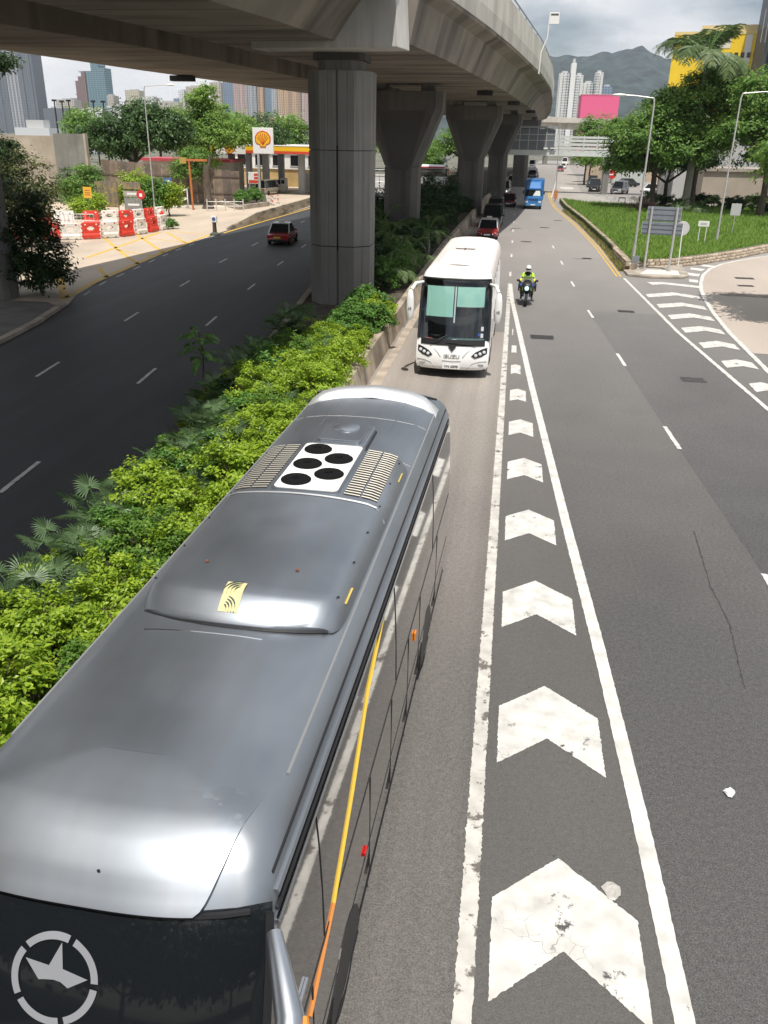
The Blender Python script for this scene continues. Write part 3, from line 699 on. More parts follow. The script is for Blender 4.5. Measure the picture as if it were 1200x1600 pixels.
def flared_pier(x, y, lab, w=1.25, wt=2.85, z1=5.6):
    t = thing('flyover_pier', lab, 'pier', (x, y, 0), R(-4), 'flyover piers')
    ch = .45
    MB().loft([[(px_, py_, z) for px_, py_ in octo(0, 0, ww, d, ch)] for z, ww, d in ((0, w, 1.1), (z1, w, 1.1))]).build('shaft', m_pierd, t)
    MB().loft([[(px_, py_, z) for px_, py_ in octo(0, 0, ww, d, ch)] for z, ww, d in ((z1+.03, w, 1.1), (9.4, wt, 1.15), (10.55, wt+.05, 1.15))]).build('flared_head', m_pierd, t)
    for s in (-1, 1): MB().box(s*wt*.6-.45, s*wt*.6+.45, -.6, .6, 10.55, 11.02).build('bearing', m_pier, t)
    # recessed panel on the face
    MB().loft([[(-w*.5, -1.105, z1-.2), (w*.5, -1.105, z1-.2), (w*.5, -1.06, z1-.2), (-w*.5, -1.06, z1-.2)], [(-wt*.62, -1.158, 9.3), (wt*.62, -1.158, 9.3), (wt*.62, -1.06, 9.3), (-wt*.62, -1.06, 9.3)]]).build('face_panel', M('pier_panel', (.095, .09, .084), .9, var=.1, vs=.5), t)
    return t
flared_pier(-8.3, 66, 'wide flared concrete pier in the shaded shrubs behind the grooved pier')
flared_pier(-4.7, 95, 'flared concrete pier next along, beyond the wide one')
flared_pier(-2.6, 124, 'flared concrete pier just before the footbridge')
flared_pier(.6, 158, 'flared concrete pier just beyond the footbridge')
# the lamp standing on the flyover parapet
lt = thing('flyover_lamp', 'square white lantern on a thin mast above the flyover parapet', 'lamp', (1.15, 76, 13.25))
MB().path([(0, 0, -.9), (.05, 0, .6), (.45, 0, 1.6), (.5, 0, 3.3)], [.06, .06, .05, .045], 6).build('mast', M('white_metal', (.75, .75, .73), .4), lt)
MB().box(.5, 1.25, -.06, .06, 2.55, 3.35).build('lantern', M('white_metal'), lt, bevel=.02)
MB().box(.58, 1.17, -.065, -.06, 3.13, 3.27).build('lens', M('dark_lens', (.1, .1, .1), .2), lt)
# ================================================================ VEHICLES
m_tyre = M('tyre_rubber', (.018, .018, .018), .85)
m_rim = M('wheel_rim', (.45, .45, .46), .35, metal=.8)
m_dark = M('dark_trim', (.015, .015, .017), .45)
m_darkglass = M('dark_glass', (.010, .012, .014), .04, spec=.5)
m_sideglass = M('side_glass', (.03, .026, .022), .03, spec=1.0, coat=1.0)
m_chrome = M('chrome', (.75, .76, .78), .15, metal=1.)
m_lamp = M('headlamp_glass', (.75, .78, .8), .08, spec=.8)
m_red = M('tail_red', (.5, .01, .01), .2)
m_amber = M('amber_lens', (.75, .22, .02), .2)
m_plate_w = M('plate_white', (.8, .8, .78), .5); m_plate_y = M('plate_yellow', (.75, .55, .05), .5)

def wheel(parent, x, y, r, w, rimm=None, side=1):
    t = MB().lathe([(r*.62, -w/2), (r*.95, -w/2), (r, -w*.35), (r, w*.35), (r*.95, w/2), (r*.62, w/2)], (0, 0, 0), 'x', 20).build('wheel', m_tyre, parent, 40, loc=(x, y, r))
    MB().lathe([(r*.05, side*w*.30), (r*.35, side*w*.36), (r*.6, side*w*.46), (r*.64, side*w*.52), (r*.64, side*w*.4)], (0, 0, 0), 'x', 16).build('rim', rimm or m_rim, t, 40)
    return t

def bus_profile():
    return [(1.19, .30), (1.245, .42), (1.25, .8), (1.25, 1.22), (1.245, 1.7), (1.235, 2.2), (1.215, 2.65), (1.195, 2.92), (1.165, 3.10), (1.115, 3.24), (1.02, 3.35), (.85, 3.42), (.55, 3.465), (.25, 3.485)]
class Bus:
    def __init__(s, name, label, loc, rz, L, lean, paint_m, roof_m, zs=1., side_m=None, wsi=8, group=None):
        s.t = thing(name, label, 'coach', loc, rz, group); s.L = L; s.lean = lean; s.p = [(x, z*zs) for x, z in bus_profile()]
        s.zs = zs; s.paint = paint_m; s.roof = roof_m
        side_m = side_m or paint_m
        P = s.p; n = len(P)
        ys = [None]+[1.6+(L-2.0)*i/16 for i in range(17)]+['r']
        def ring(k, idx):
            out_ = []
            for i in idx:
                x, z = P[i]
                yy = s.yf(x, z) if k is None else (s.yr(x, z) if k == 'r' else max(k, s.yf(x, z)+.05))
                out_.append((x, yy, z))
            full = out_+[(-a, b, c) for a, b, c in out_[::-1]]
            return full
        def shell(idx, nm, m, ringed=False):
            b = MB()
            if nm == 'roof':
                rs = [ring(k, idx) for k in ys]; b.loft(rs, False, False); return b.build(nm, m, s.t, 50)
            for sg in (1, -1):
                rs = [[(sg*x, y, z) for x, y, z in ring(k, idx)[:len(idx)]] for k in ys]
                if sg < 0: rs = rs[::-1]
                b = MB(); b.loft(rs, False, False); b.build(nm, m, s.t, 50)
        shell(list(range(0, 5)), 'side_panel', side_m); shell(list(range(4, 8)), 'window_band', m_sideglass); shell(list(range(7, n)), 'roof', roof_m)
        # front and rear faces: rows follow the side profile
        def face(idx, f, nm, m, flip, nx=12, off=0.):
            rows = []
            for i in idx:
                x, z = P[i]
                rows.append([(x*u, f(x*u, z)-off, z) for u in [-1+2*k/nx for k in range(nx+1)]])
            b = MB(); b.loft(rows if not flip else rows[::-1], False, False); return b.build(nm, m, s.t, 60)
        s.face = face
        s.front_lower = face(range(0, 4), s.yf, 'front_panel', paint_m, False)
        s.ws = face(range(3, wsi+1), s.yf, 'windscreen', m_darkglass, False)
        s.brow = face(range(wsi, n), s.yf, 'brow', roof_m, False)
        rf = [c for c in s.t.children if c.name.startswith('roof')][0]
        bmw = bmesh.new(); bmw.from_mesh(rf.data); bmw.from_mesh(s.brow.data); bmesh.ops.remove_doubles(bmw, verts=bmw.verts, dist=.002); bmesh.ops.recalc_face_normals(bmw, faces=bmw.faces)
        bmw.to_mesh(rf.data); bmw.free(); rf.data.shade_smooth(); rf.data.set_sharp_from_angle(angle=R(70)); bpy.data.objects.remove(s.brow); s.rf = rf
        face(range(0, 5), s.yr, 'rear_panel', paint_m, True); face(range(4, 8), s.yr, 'rear_window', m_darkglass, True); face(range(7, n), s.yr, 'rear_cap', roof_m, True)
        MB().box(-1.15, 1.15, .25, L-.25, .28, .34).build('underfloor', m_dark, s.t)
        for yy in (2.75, L-3.1):
            for sg in (-1, 1):
                a = MB(); a.extr([(yy+.62*math.cos(q*math.pi/10), .30+max(0, .62*math.sin(q*math.pi/10))) for q in range(11)], 'x', sg*1.2, sg*1.256); a.build('wheel_arch', m_dark, s.t)
                wheel(s.t, sg*1.10, yy, .48, .29, M('coach_rim', (.12, .12, .12), .6, metal=.3), sg)
    def yf(s, x, z):
        return interp(s.lean, z/s.zs)+.26*(abs(x)/1.25)**3
    def yr(s, x, z):
        zz = z/s.zs
        return s.L-(0 if zz < 2.6 else (zz-2.6)*.25 if zz < 3.2 else .15+(zz-3.2)*.9)-.16*(abs(x)/1.25)**4
    def sidex(s, z):
        t = sorted((zz, x) for x, zz in s.p); return interp(t, z)

# ---------------------------------------------------------------- silver coach in front of the footbridge
m_silver = M('silver_paint', (.44, .47, .51), .36, metal=.92, var=.10, vs=1.1, bump=.02, bs=3, sc=(1, .35, 1))
m_silver_roof = M('silver_roof', (.26, .288, .32), .42, metal=.88, col2=(.38, .41, .45), vs=1.1, sc=(1.2, .55, 1), det=3, lo=.30, hi=.72, stain=.3, stain_sc=(7, .35, 1), stain_col=(.33, .33, .335), rvar=.04, rvs=1.2)
m_bronze = M('bronze_side', (.20, .18, .16), .12, metal=.55, coat=.8, var=.08, vs=.8)
lean_s = [(.3, .06), (1.22, 0), (1.35, .05), (2.2, .33), (2.9, .70), (3.1, .84), (3.24, .97), (3.35, 1.12), (3.42, 1.28), (3.465, 1.5), (3.485, 1.75)]
B = Bus('coach', 'large dusty silver coach with black windscreen and roof air conditioning pod', (-2.40, 2.6, 0), R(-1.7), 11.6, lean_s, m_silver, m_silver_roof, 1.0, m_bronze)
T = B.t; T.scale = (1.035, 1, 1.04)
def rz_(x): return interp([(0, 3.487)]+sorted((abs(a), z) for a, z in B.p if z > 3.05), abs(x))
# swept visor lip over the windscreen: a raised skin that fades into the roof
def zsurf(x, y):
    zt = rz_(x)
    if B.yf(x, zt) <= y: return zt
    lo, hi = 1.3, zt
    for _ in range(30):
        mid = (lo+hi)/2
        if B.yf(x, mid) < y: lo = mid
        else: hi = mid
    return lo
rows = []; base = []
NV = 14
for k in range(NV+1):
    v = k/NV; h = .055*(1-v)**1.3; xe = .74+.22*v**.7
    rw, bs = [], []
    for j in range(21):
        x = -xe+2*xe*j/20; y = B.yf(x, 3.07)+.72*v**1.4; z = zsurf(x, y)
        bs.append(Vector((x, y, z-.012))); rw.append(Vector((x, y-h*.8, z+h*.75)))
    rows.append(rw); base.append(bs)
vb = MB(); vb.loft(rows, False, False)
vb.loft([[p+Vector((0, .03, -.05)) for p in base[0]], rows[0]], False, False)
vb.loft([[r[0] for r in rows], [r[0] for r in base]], False, False); vb.loft([[r[-1] for r in base], [r[-1] for r in rows]], False, False)
vb.build('visor', m_silver_roof, T, 45)
MB().path([(x, B.yf(x, 3.08)-.01, 3.075) for x in [-1.05+.14*j for j in range(16)]], .022, 6).build('windscreen_seal', m_dark, T)
for sg in (-1, 1):
    MB().path([(sg*B.sidex(z)*.985, B.yf(B.sidex(z), z)-.012, z) for z in (1.25, 1.6, 2., 2.4, 2.8, 3.05)], .03, 6).build('windscreen_seal', m_dark, T)
# cornice ribs along both roof edges
for sg in (-1, 1):
    for dx, z, r, mm in ((1.195, 2.96, .022, m_chrome), (1.185, 3.03, .016, m_dark), (1.165, 3.11, .028, m_silver), (1.13, 3.2, .012, m_dark)):
        MB().path([(sg*dx, y, z) for y in (B.yf(dx, z)+.05, 3, 5, 7, 9, 11.25)], r, 6).build('cornice_rib', mm, T, 40)
# window divisions, belt seam and lower flap seams
for sg in (-1, 1):
    for y in (2.0, 5.5, 9.0):
        MB().path([(sg*(B.sidex(z)+.002), y, z) for z in (1.7, 2.0, 2.3, 2.6, 2.9)], .006, 5).build('window_divider', m_dark, T)
    MB().box(sg*1.244-.006, sg*1.244+.006, .5, 11.3, 1.655, 1.685).build('belt_seam', m_dark, T)
    MB().box(sg*1.25-.004, sg*1.25+.004, .5, 11.3, .835, .85).build('flap_seam', m_dark, T)
    for y in (1.6, 3.9, 5.2, 6.5, 7.6, 9.6):
        MB().box(sg*1.25-.004, sg*1.25+.004, y, y+.014, .36, 1.64).build('flap_seam', m_dark, T)
# yellow to orange sweep on the flank
sw_pts = [(1.5, 1.45), (2.3, 1.72), (3.1, 2.2), (3.9, 2.68), (4.8, 2.93)]
for a, c, mm in ((0, 2, M('orange_stripe', (.62, .24, .06), .35)), (1, 4, M('yellow_stripe', (.72, .48, .06), .35))):
    seq = sw_pts[a:c+1] if a == 0 else sw_pts[1:]
    if a == 0: seq = sw_pts[:2]
    for sg in (1,):
        MB().path([(sg*(B.sidex(z)+.004), y, z) for y, z in seq], .016, 5).build('side_stripe', mm, T)
MB().box(1.25, 1.275, 3.55, 3.66, .96, 1.01).build('side_marker', m_red, T, bevel=.008)
MB().box(1.25, 1.275, 7.0, 7.1, 1.3, 1.42).build('side_marker', m_amber, T, bevel=.008)
MB().box(1.242, 1.262, 1.15, 1.45, 1.9, 1.94).build('door_handle', m_chrome, T)
# mirror arm reaching forward from the roof corner, with an amber repeater
ma = MB().path([(1.2, .95, 2.95), (1.42, .5, 2.85), (1.5, .1, 2.6), (1.5, -.1, 2.2)], [.05, .085, .10, .07], 10).build('mirror_arm', m_silver, T, 50)
MB().lathe([(.02, -.28), (.12, -.22), (.15, 0), (.12, .2), (.03, .25)], (1.5, -.12, 1.95), 'z', 12).build('mirror_head', m_silver, ma, 50)
MB().path([(1.5, .52, 2.87), (1.56, .3, 2.76), (1.56, .12, 2.62)], [.02, .05, .02], 6).build('repeater_lamp', m_amber, ma)
ma2 = MB().path([(-1.2, .95, 2.95), (-1.42, .5, 2.85), (-1.5, .1, 2.6), (-1.5, -.1, 2.2)], [.05, .085, .10, .07], 10).build('mirror_arm', m_silver, T, 50)
MB().lathe([(.02, -.28), (.12, -.22), (.15, 0), (.12, .2), (.03, .25)], (-1.5, -.12, 1.95), 'z', 12).build('mirror_head', m_silver, ma2, 50)
# headlamps and plate, below the picture
for sg in (-1, 1): MB().box(sg*.95-.2, sg*.95+.2, B.yf(.95, .8)-.1, B.yf(.95, .8)+.1, .7, .9).build('headlight', m_lamp, T, bevel=.04)
# star emblem in a broken ring printed on the windscreen
m_emb = M('emblem_grey', (.25, .26, .28), .6)
ecx, ecz = -.07, 2.70
def on_ws(u, w, lift=.012):
    # u across, w up along the sloping glass
    z = ecz+w*.86; x = ecx+u
    return (x, B.yf(x, z)-lift, z)
for k in range(5):
    a0, a1 = R(90+4+72*k-20), R(90-4+72*(k+1)-20); b = MB(); r0, r1 = .235, .28
    st = [a0+(a1-a0)*j/12 for j in range(13)]
    b.add([on_ws(r0*math.cos(a), r0*math.sin(a)) for a in st]+[on_ws(r1*math.cos(a), r1*math.sin(a)) for a in st], [(j, j+1, 14+j, 13+j) for j in range(12)])
    b.build('ring_segment', m_emb, T)
star = [(q*.24, w_*.24) for q, w_ in ((.1, .82), (.18, .24), (.78, .1), (.34, -.16), (.2, -.06), (0, -.03), (-.2, -.05), (-.36, -.08), (-.72, .34), (-.15, .27))]
b = MB(); n = len(star); b.add([on_ws(x*1.14, y*1.14) for x, y in star]+[on_ws(0, .01)], [(i, (i+1) % n, n) for i in range(n)]); b.build('star_emblem', m_emb, T)
# a small insect on the visor, and the panel seam behind it
MB().lathe([(.002, 0), (.012, .006), (.01, .014), (.002, .018)], (.12, B.yf(.12, 3.24)-.055, 3.26), 'y', 6).build('dead_insect', m_dark, T)
MB().path([(x, 3.3+.02*x, rz_(x)+.001) for x in [-.62+.104*j for j in range(11)]], .006, 4).build('panel_seam', m_chrome, T)
# ---- roof air conditioning pod
pod = []
py0, py1 = 3.48, 7.72
sts = [(0, .30, -.02), (.004, .45, .04), (.02, .62, .062), (.06, .76, .092), (.12, .86, .134), (.18, .92, .172), (.235, .96, .202), (.28, .98, .216), (.34, 1, .221), (.5, 1, .222), (1.2, 1, .222), (2.4, 1, .222), (2.42, 1.01, .230), (3.9, 1.01, .230), (4.1, .99, .20), (4.2, .95, .12), (4.24, .93, .02)]
for d, wsc, h in sts:
    row = []; hw = .94*(.80+.20*wsc)
    for j in range(25):
        u = math.sin(math.pi/2*(-1+2*j/24)); x = hw*u; e = (1-abs(u)**20)
        yo = -.10*(1-u*u) if d < .3 else 0
        row.append((x, py0+d+yo+(.10 if d < .5 else 0)*abs(u)**3, 3.485-.10*u*u*(hw**2)-.012+h*e))
    pod.append(row)
pm = MB(); pm.loft(pod, False, False); podo = pm.build('air_conditioner', m_silver_roof, T, 28, loc=(.07, .05, 0))
MB().path([(r[0], r[1]-.012, rz_(r[0])+.004) for r in pod[1]], .014, 5).build('pod_gasket', m_dark, podo)
def podz(x, y):
    u = x/.94; return 3.485-.10*u*u*.88-.012+.230*(1-abs(u)**20)
MB().path([(x, 5.9, podz(x, 5.9)+.006) for x in [-.93+.093*j for j in range(21)]], .012, 5).build('pod_seam', M('bare_alloy', (.62, .63, .64), .35, metal=.8), podo)
# white fan deck with five fans
m_wht = M('white_gel', (.80, .81, .80), .35, coat=.3)
fd = MB()
def rr_poly(x0, x1, y0, y1, r, n=5):
    P = []
    for cx, cy_, a0 in ((x1-r, y1-r, 0), (x0+r, y1-r, 90), (x0+r, y0+r, 180), (x1-r, y0+r, 270)):
        P += [(cx+r*math.cos(R(a0+90*k/n)), cy_+r*math.sin(R(a0+90*k/n))) for k in range(n+1)]
    return P
pz = podz(0, 7)
fdo = fd.prism(rr_poly(-.37, .37, 6.02, 7.58, .07), pz-.03, pz+.012).build('fan_deck', m_wht, podo)
MB().prism(rr_poly(-.395, .395, 5.99, 7.61, .08), pz-.04, pz+.006).build('fan_deck_rim', m_silver, podo)
for x, y in ((-.165, 6.27), (.165, 6.52), (-.165, 6.80), (.165, 7.05), (-.165, 7.34)):
    f = MB().lathe([(.172, 0), (.176, .012), (.155, .028), (.05, .03)], (x, y, pz+.012), 'z', 22).build('fan', M('fan_black', (.008, .008, .009), .9, spec=.1), fdo, 40)
    gb = MB()
    for k in range(3): gb.lathe([(.05+.045*k, .031-.004*k), (.056+.045*k, .036-.004*k), (.062+.045*k, .031-.004*k)], (x, y, pz+.012), 'z', 20)
    for k in range(6):
        a = k*math.pi/3; gb.tube((x, y, pz+.046), (x+.165*math.cos(a), y+.165*math.sin(a), pz+.036), .005, n=4)
    gb.build('fan_guard', M('guard_black', (.012, .012, .013), .8, spec=.1), f)
# louvre banks either side, each slat a piece
m_sl = M('louvre_slat', (.36, .345, .30), .5, metal=.3); m_gap = M('louvre_gap', (.03, .027, .025), .9)
for sg in (-1, 1):
    for c0, c1_ in ((.445, .625), (.645, .825)):
        g = MB(); xs_ = (c0, (c0+c1_)/2, c1_)
        g.loft([[(sg*x, y, podz(x, y)+.004) for x in xs_] for y in (6.03, 7.57)][::1 if sg > 0 else -1], False, False)
        go = g.build('louvre_bank', m_gap, podo)
        for k in range(21):
            y = 6.06+.0735*k
            MB().path([(sg*x, y+.012*sg*0, podz(x, y)+.009) for x in xs_], .0078, 4).build('slat', m_sl, go)
# hose, clips and labels on the pod's edge
for y in (3.95, 7.0):
    MB().box(.885, .925, y, y+.3, 3.50, 3.505).build('edge_label', M('label_yellow', (.55, .42, .10), .5), podo)
for sg in (-1, 1):
    for y in (3.9, 4.6, 5.3, 6.0, 6.7, 7.4):
        MB().lathe([(.012, 0), (.012, .012), (.004, .016)], (sg*.86, y, podz(.86, y)-.004), 'z', 6).build('bolt', m_dark, podo)
for x in (-.45, .42): MB().lathe([(.018, 0), (.014, .012)], (x, 4.15, podz(x, 4.2)+.0), 'z', 8).build('rust_bolt', M('rust', (.2, .07, .03), .8), podo)
# cream badge with green swirl on the nose of the pod
def pod_nose(u, v):
    y = py0-.02+v; x = u
    d = y-py0; h = interp([(0, 0), (.004, .04), (.02, .062), (.06, .092), (.12, .134), (.18, .172), (.235, .202), (.28, .216), (.34, .221), (1.2, .222)], max(0, d+.085))
    return (x, y, 3.485-.012+h+.014)
bx0 = -.02
b = MB(); nn = 6
b.add([pod_nose(bx0+(-.088 if i == 0 else .088), 0.0+.31*j/nn) for j in range(nn+1) for i in range(2)], [(2*j, 2*j+1, 2*j+3, 2*j+2) for j in range(nn)])
bo = b.build('badge', M('badge_cream', (.62, .53, .27), .5), podo)
m_grn = M('badge_green', (.02, .055, .045), .5)
for k in range(4):
    b = MB(); st = []
    for j in range(9):
        t = j/8; a = R(200-115*t); rad = .140-.034*k
        cxx, cyy = .045, .175
        u, v = cxx+rad*math.cos(a)*.95, cyy+rad*math.sin(a)*.9+.03*t
        w = .004+.012*math.sin(math.pi*min(1, t*1.05+.02))
        st.append((u, v, w))
    b.add([tuple(Vector(pod_nose(bx0+u, v+w))+Vector((0, -.001, .003))) for u, v, w in st]+[tuple(Vector(pod_nose(bx0+u, v-w))+Vector((0, -.001, .003))) for u, v, w in st], [(j, j+1, 10+j, 9+j) for j in range(8)])
    b.build('swirl', m_grn, bo)
for k in range(4):
    b = MB(); st = []
    for j in range(7):
        t = j/6; a = R(75-100*t); rad = .115-.026*k; u, v = -.055+rad*math.cos(a)*1.0, .02+rad*math.sin(a)*.95
        st.append((u, max(.0, v), .003+.009*math.sin(math.pi*t)))
    b.add([tuple(Vector(pod_nose(bx0+u, v+w))+Vector((0, -.001, .003))) for u, v, w in st]+[tuple(Vector(pod_nose(bx0+u, v-w))+Vector((0, -.001, .003))) for u, v, w in st], [(j, j+1, 8+j, 7+j) for j in range(6)])
    b.build('swirl', m_grn, bo)
# roof hatch with round vent, and the rear lip
ho = MB().prism(rr_poly(-.36, .36, 8.05, 8.95, .05), 3.45, 3.575).build('roof_hatch', m_silver, T, bevel=.012)
MB().prism(rr_poly(-.385, .385, 8.02, 8.98, .06), 3.44, 3.495).build('hatch_gasket', m_dark, ho)
MB().prism(rr_poly(-.30, .30, 8.13, 8.9, .06), 3.575, 3.612).build('hatch_lid', m_silver_roof, ho, bevel=.008)
MB().lathe([(.19, 0), (.185, .02), (.15, .035), (.03, .04)], (0, 8.66, 3.612), 'z', 24).build('hatch_vent', m_silver, ho, 40)
MB().path([(x, 8.03, 3.53) for x in (-.33, 0, .33)], .02, 6).build('hatch_hinge', m_chrome, ho)
rows = []
for d, h in ((0, 0), (.015, .006), (.06, .052), (.11, .10), (.15, .122), (.2, .128), (.34, .12), (.5, .0)):
    rows.append([(x, 10.62+d-.28*(x/1.1)**2, interp(sorted((abs(a), z) for a, z in B.p if z > 3.05), abs(x))+h*(1-(abs(x)/1.1)**6)-.003) for x in [-1.06+.106*j for j in range(21)]])
MB().loft(rows, False, False).build('rear_lip', M('rear_lip_silver', (.78, .79, .80), .35, metal=.7), T, 40)
MB().path([(x, 11.22-.3*(x/1.1)**2, 3.44) for x in [-1.+.2*j for j in range(11)]], .02, 5).build('rear_seal', m_dark, T)
for x in (-.5, .55): MB().box(x-.006, x+.006, 9.1, 10.6, 3.462, 3.4745).build('roof_seam', m_silver, T)
m_seal = M('seam_sealant', (.30, .305, .31), .6, metal=.3)
for sg in (-1, 1):
    MB().path([(sg*1.03, yy, rz_(1.03)+.002) for yy in (1.9, 4, 6, 8, 10.4)], .012, 5).build('roof_gutter', m_seal, T)
for yy in (8.0, 9.6):
    MB().path([(-1.0+.1*j, yy, rz_(-1.0+.1*j)+.0005) for j in range(21)], .0045, 4).build('roof_seam', m_seal, T)
rvt = MB().lathe([(.008, 0), (.007, .005), (.002, .006)], (0, 0, 0), 'z', 6).build('rivet', m_seal, T, loc=(-.96, 9.57, rz_(.96)))
for yy in (8.03, 9.57):
    for j in range(1 if yy > 9 else 0, 13):
        x = -.96+.16*j
        if abs(x) < .05 and yy == 8.03: continue
        share(rvt, 'rivet', T, (x, yy, rz_(x)))

# ---------------------------------------------------------------- white coach following it
m_busw = M('bus_white', (.86, .86, .85), .25, coat=.6, var=.03, vs=2)
m_busroof = M('bus_roof_dusty', (.76, .71, .675), .5, var=.05, vs=1.5)
lean_w = [(.3, .08), (.42, .0), (.62, .02), (.8, .07), (1.0, .13), (1.22, .20), (1.7, .33), (2.2, .47), (2.65, .60), (2.92, .70), (3.1, .80), (3.24, .98), (3.35, 1.25), (3.42, 1.7), (3.465, 2.1), (3.485, 2.4)]
BW = Bus('coach', 'white coach with mint sun blinds behind its windscreen and long white mirrors', (-1.72, 28.15, 0), R(-.6), 10.6, lean_w, m_busw, m_busroof, 1.05, None, 8)
T = BW.t
bpy.data.objects.remove(BW.ws)
BW.rf.data.materials.append(m_busw)
for p_ in BW.rf.data.polygons:
    if p_.center.y < 1.45: p_.material_index = 1
m_glass = glassmat('clear_windscreen', (.80, .88, .87), .10)
wsf = lambda x, z: BW.yf(x, z)-.006
wsg = BW.face(range(3, 9), wsf, 'windscreen', m_glass, False)
# black ceramic border round the glass
for sg in (-1, 1):
    MB().path([(sg*BW.sidex(z)*.955, BW.yf(BW.sidex(z), z)-.03, z) for z in (1.28, 1.6, 2., 2.4, 2.8, 3.2)], .05, 6).build('windscreen_border', m_dark, T)
MB().path([(x, BW.yf(x, 3.25)-.012, 3.24) for x in [-1.15+.115*j for j in range(21)]], .035, 6).build('windscreen_border', m_dark, T)
b = MB(); xs_ = [-1.1+.11*j for j in range(21)]
b.loft([[(x, BW.yf(x, z)-.02, z) for x in xs_] for z in (1.12, 1.22, 1.32)][::1], False, False); b.build('windscreen_sill', m_dark, T)
MB().add([(-.16, BW.yf(.1, 1.05)-.022, 1.13), (.16, BW.yf(.1, 1.05)-.022, 1.13), (0, BW.yf(0, .85)-.022, .93)], [(0, 2, 1)]).build('nose_emblem', m_dark, T)
# cabin seen through the glass
m_int = M('cabin_dark', (.035, .035, .038), .8)
cab = MB(); cab.box(-1.12, 1.12, 1.3, 1.36, .6, 3.2); cab.build('bulkhead', m_int, T)
MB().box(-1.10, 1.10, .48, 1.15, .9, 1.2).build('dashboard', M('dash_teal', (.10, .17, .17), .6), T, bevel=.04)
MB().box(-1.12, 1.12, .45, 1.3, .55, .62).build('cab_floor', m_int, T)
m_blind = M('blind_mint', (.40, .66, .58), .7)
for x0, x1, z0 in ((-.98, -.06, 2.02), (.06, .98, 2.36)):
    xs_ = [x0+(x1-x0)*j/6 for j in range(7)]
    MB().loft([[(x, BW.yf(x, z)+.05, z) for x in xs_] for z in (z0, (z0+3.0)/2, 3.0)], False, False).build('sun_blind', m_blind, T)
    MB().path([(x, BW.yf(x, z0)+.045, z0) for x in xs_], .012, 5).build('blind_bar', m_dark, T)
MB().tube((0, BW.yf(0, 3.0)+.03, 3.0), (0, BW.yf(0, 1.85)+.03, 1.85), .03, n=6).build('blind_rail', M('white_metal'), T)
MB().lathe([(.2, 0), (.22, .015), (.2, .03)], (-.62, .75, 1.34), 'z', 18).build('steering_wheel', m_dark, T)
MB().box(-1.0, -.7, .5, .7, 1.2, 1.25).build('dash_cloth', M('cloth_red', (.65, .12, .14), .8), T, bevel=.02)
MB().box(-.1, .1, .5, .65, 1.2, 1.23).build('dash_paper', m_paper, T)
for z, mm in ((1.62, 'sticker_white'), (1.4, 'sticker_white')):
    MB().box(.93, 1.02, BW.yf(.97, z)-.024, BW.yf(.97, z)-.018, z, z+.14).build('sticker', M('sticker_white', (.7, .74, .78), .5), T)
MB().box(.84, .92, BW.yf(.9, 1.5)-.024, BW.yf(.9, 1.5)-.018, 1.45, 1.54).build('sticker', M('sticker_blue', (.05, .12, .5), .5), T)
# wipers
for x0, x1, z1 in ((-.75, -.2, 1.45), (.8, -.25, 1.22)):
    MB().path([(x0, BW.yf(x0, 1.15)-.05, 1.15), ((x0+x1)/2, BW.yf(.3, 1.2)-.06, (1.15+z1)/2+.02), (x1, BW.yf(x1, z1)-.03, z1)], .014, 5).build('wiper', m_dark, T)
# almond headlights, creases, fog lamps, plate, maker's name
for sg in (-1, 1):
    hl = MB(); P = [(.66, .80), (.80, .93), (1.02, 1.03), (1.19, 1.07), (1.195, .88), (1.02, .78), (.80, .72)]
    hl.add([(sg*x, BW.yf(x, z)-.014, z) for x, z in P], [tuple(range(7))[::-1] if sg > 0 else tuple(range(7))]); ho = hl.build('headlight', m_dark, T)
    for x, z in ((.82, .83), (.96, .88), (1.09, .93)):
        MB().lathe([(.05, .0), (.056, -.02), (.03, -.03)], (sg*x, BW.yf(x, z)-.012, z), 'y', 10).build('lamp', m_lamp, ho, 40)
    MB().path([(sg*x, BW.yf(x, z)-.006, z) for x, z in ((.62, 1.0), (.5, .9), (.38, .76))], [.006, .016, .018], 5).build('crease', M('crease_grey', (.45, .45, .45), .5), T)
    MB().path([(sg*x, BW.yf(x, z)-.002, z) for x, z in ((1.2, .62), (.95, .62), (.72, .56), (.6, .42), (.55, .36))], [.014]*5, 5).build('bumper_crease', M('crease_grey'), T)
    MB().box(sg*.98-.12, sg*.98+.12, BW.yf(.98, .5)-.02, BW.yf(.98, .5)+.05, .46, .53).build('fog_lamp', M('fog_grey', (.3, .3, .3), .3), T)
    # long mirrors hung from the roof corners
    mr = MB().path([(sg*1.15, .85, 3.1), (sg*1.35, .35, 3.12), (sg*1.45, .10, 2.95)], [.05, .06, .06], 8).build('mirror_arm', m_busw, T, 50)
    MB().loft([[(sg*1.47+rx*math.cos(a), -.02+ry*math.sin(a), z) for a in [k*math.pi/6 for k in range(12)]] for z, rx, ry in ((1.98, .06, .05), (2.04, .11, .08), (2.35, .132, .10), (2.7, .12, .09), (2.92, .08, .07), (2.97, .03, .03))]).build('mirror_head', m_busw, mr, 60)
    text_mesh('mirror_number', '48', .13, M('decal_grey', (.18, .18, .18), .6), mr, (sg*1.47, -.125, 2.36), (R(90), 0, 0))
    for y in (2.2, 3.9, 5.6, 7.3, 9.0):
        MB().path([(sg*(BW.sidex(z)+.002), y, z) for z in (1.7, 2.0, 2.3, 2.6, 2.88)], .02, 5).build('window_divider', m_busw, T)
    MB().box(sg*1.25-.004, sg*1.25+.004, .6, 10.3, .84, .855).build('flap_seam', M('crease_grey'), T)
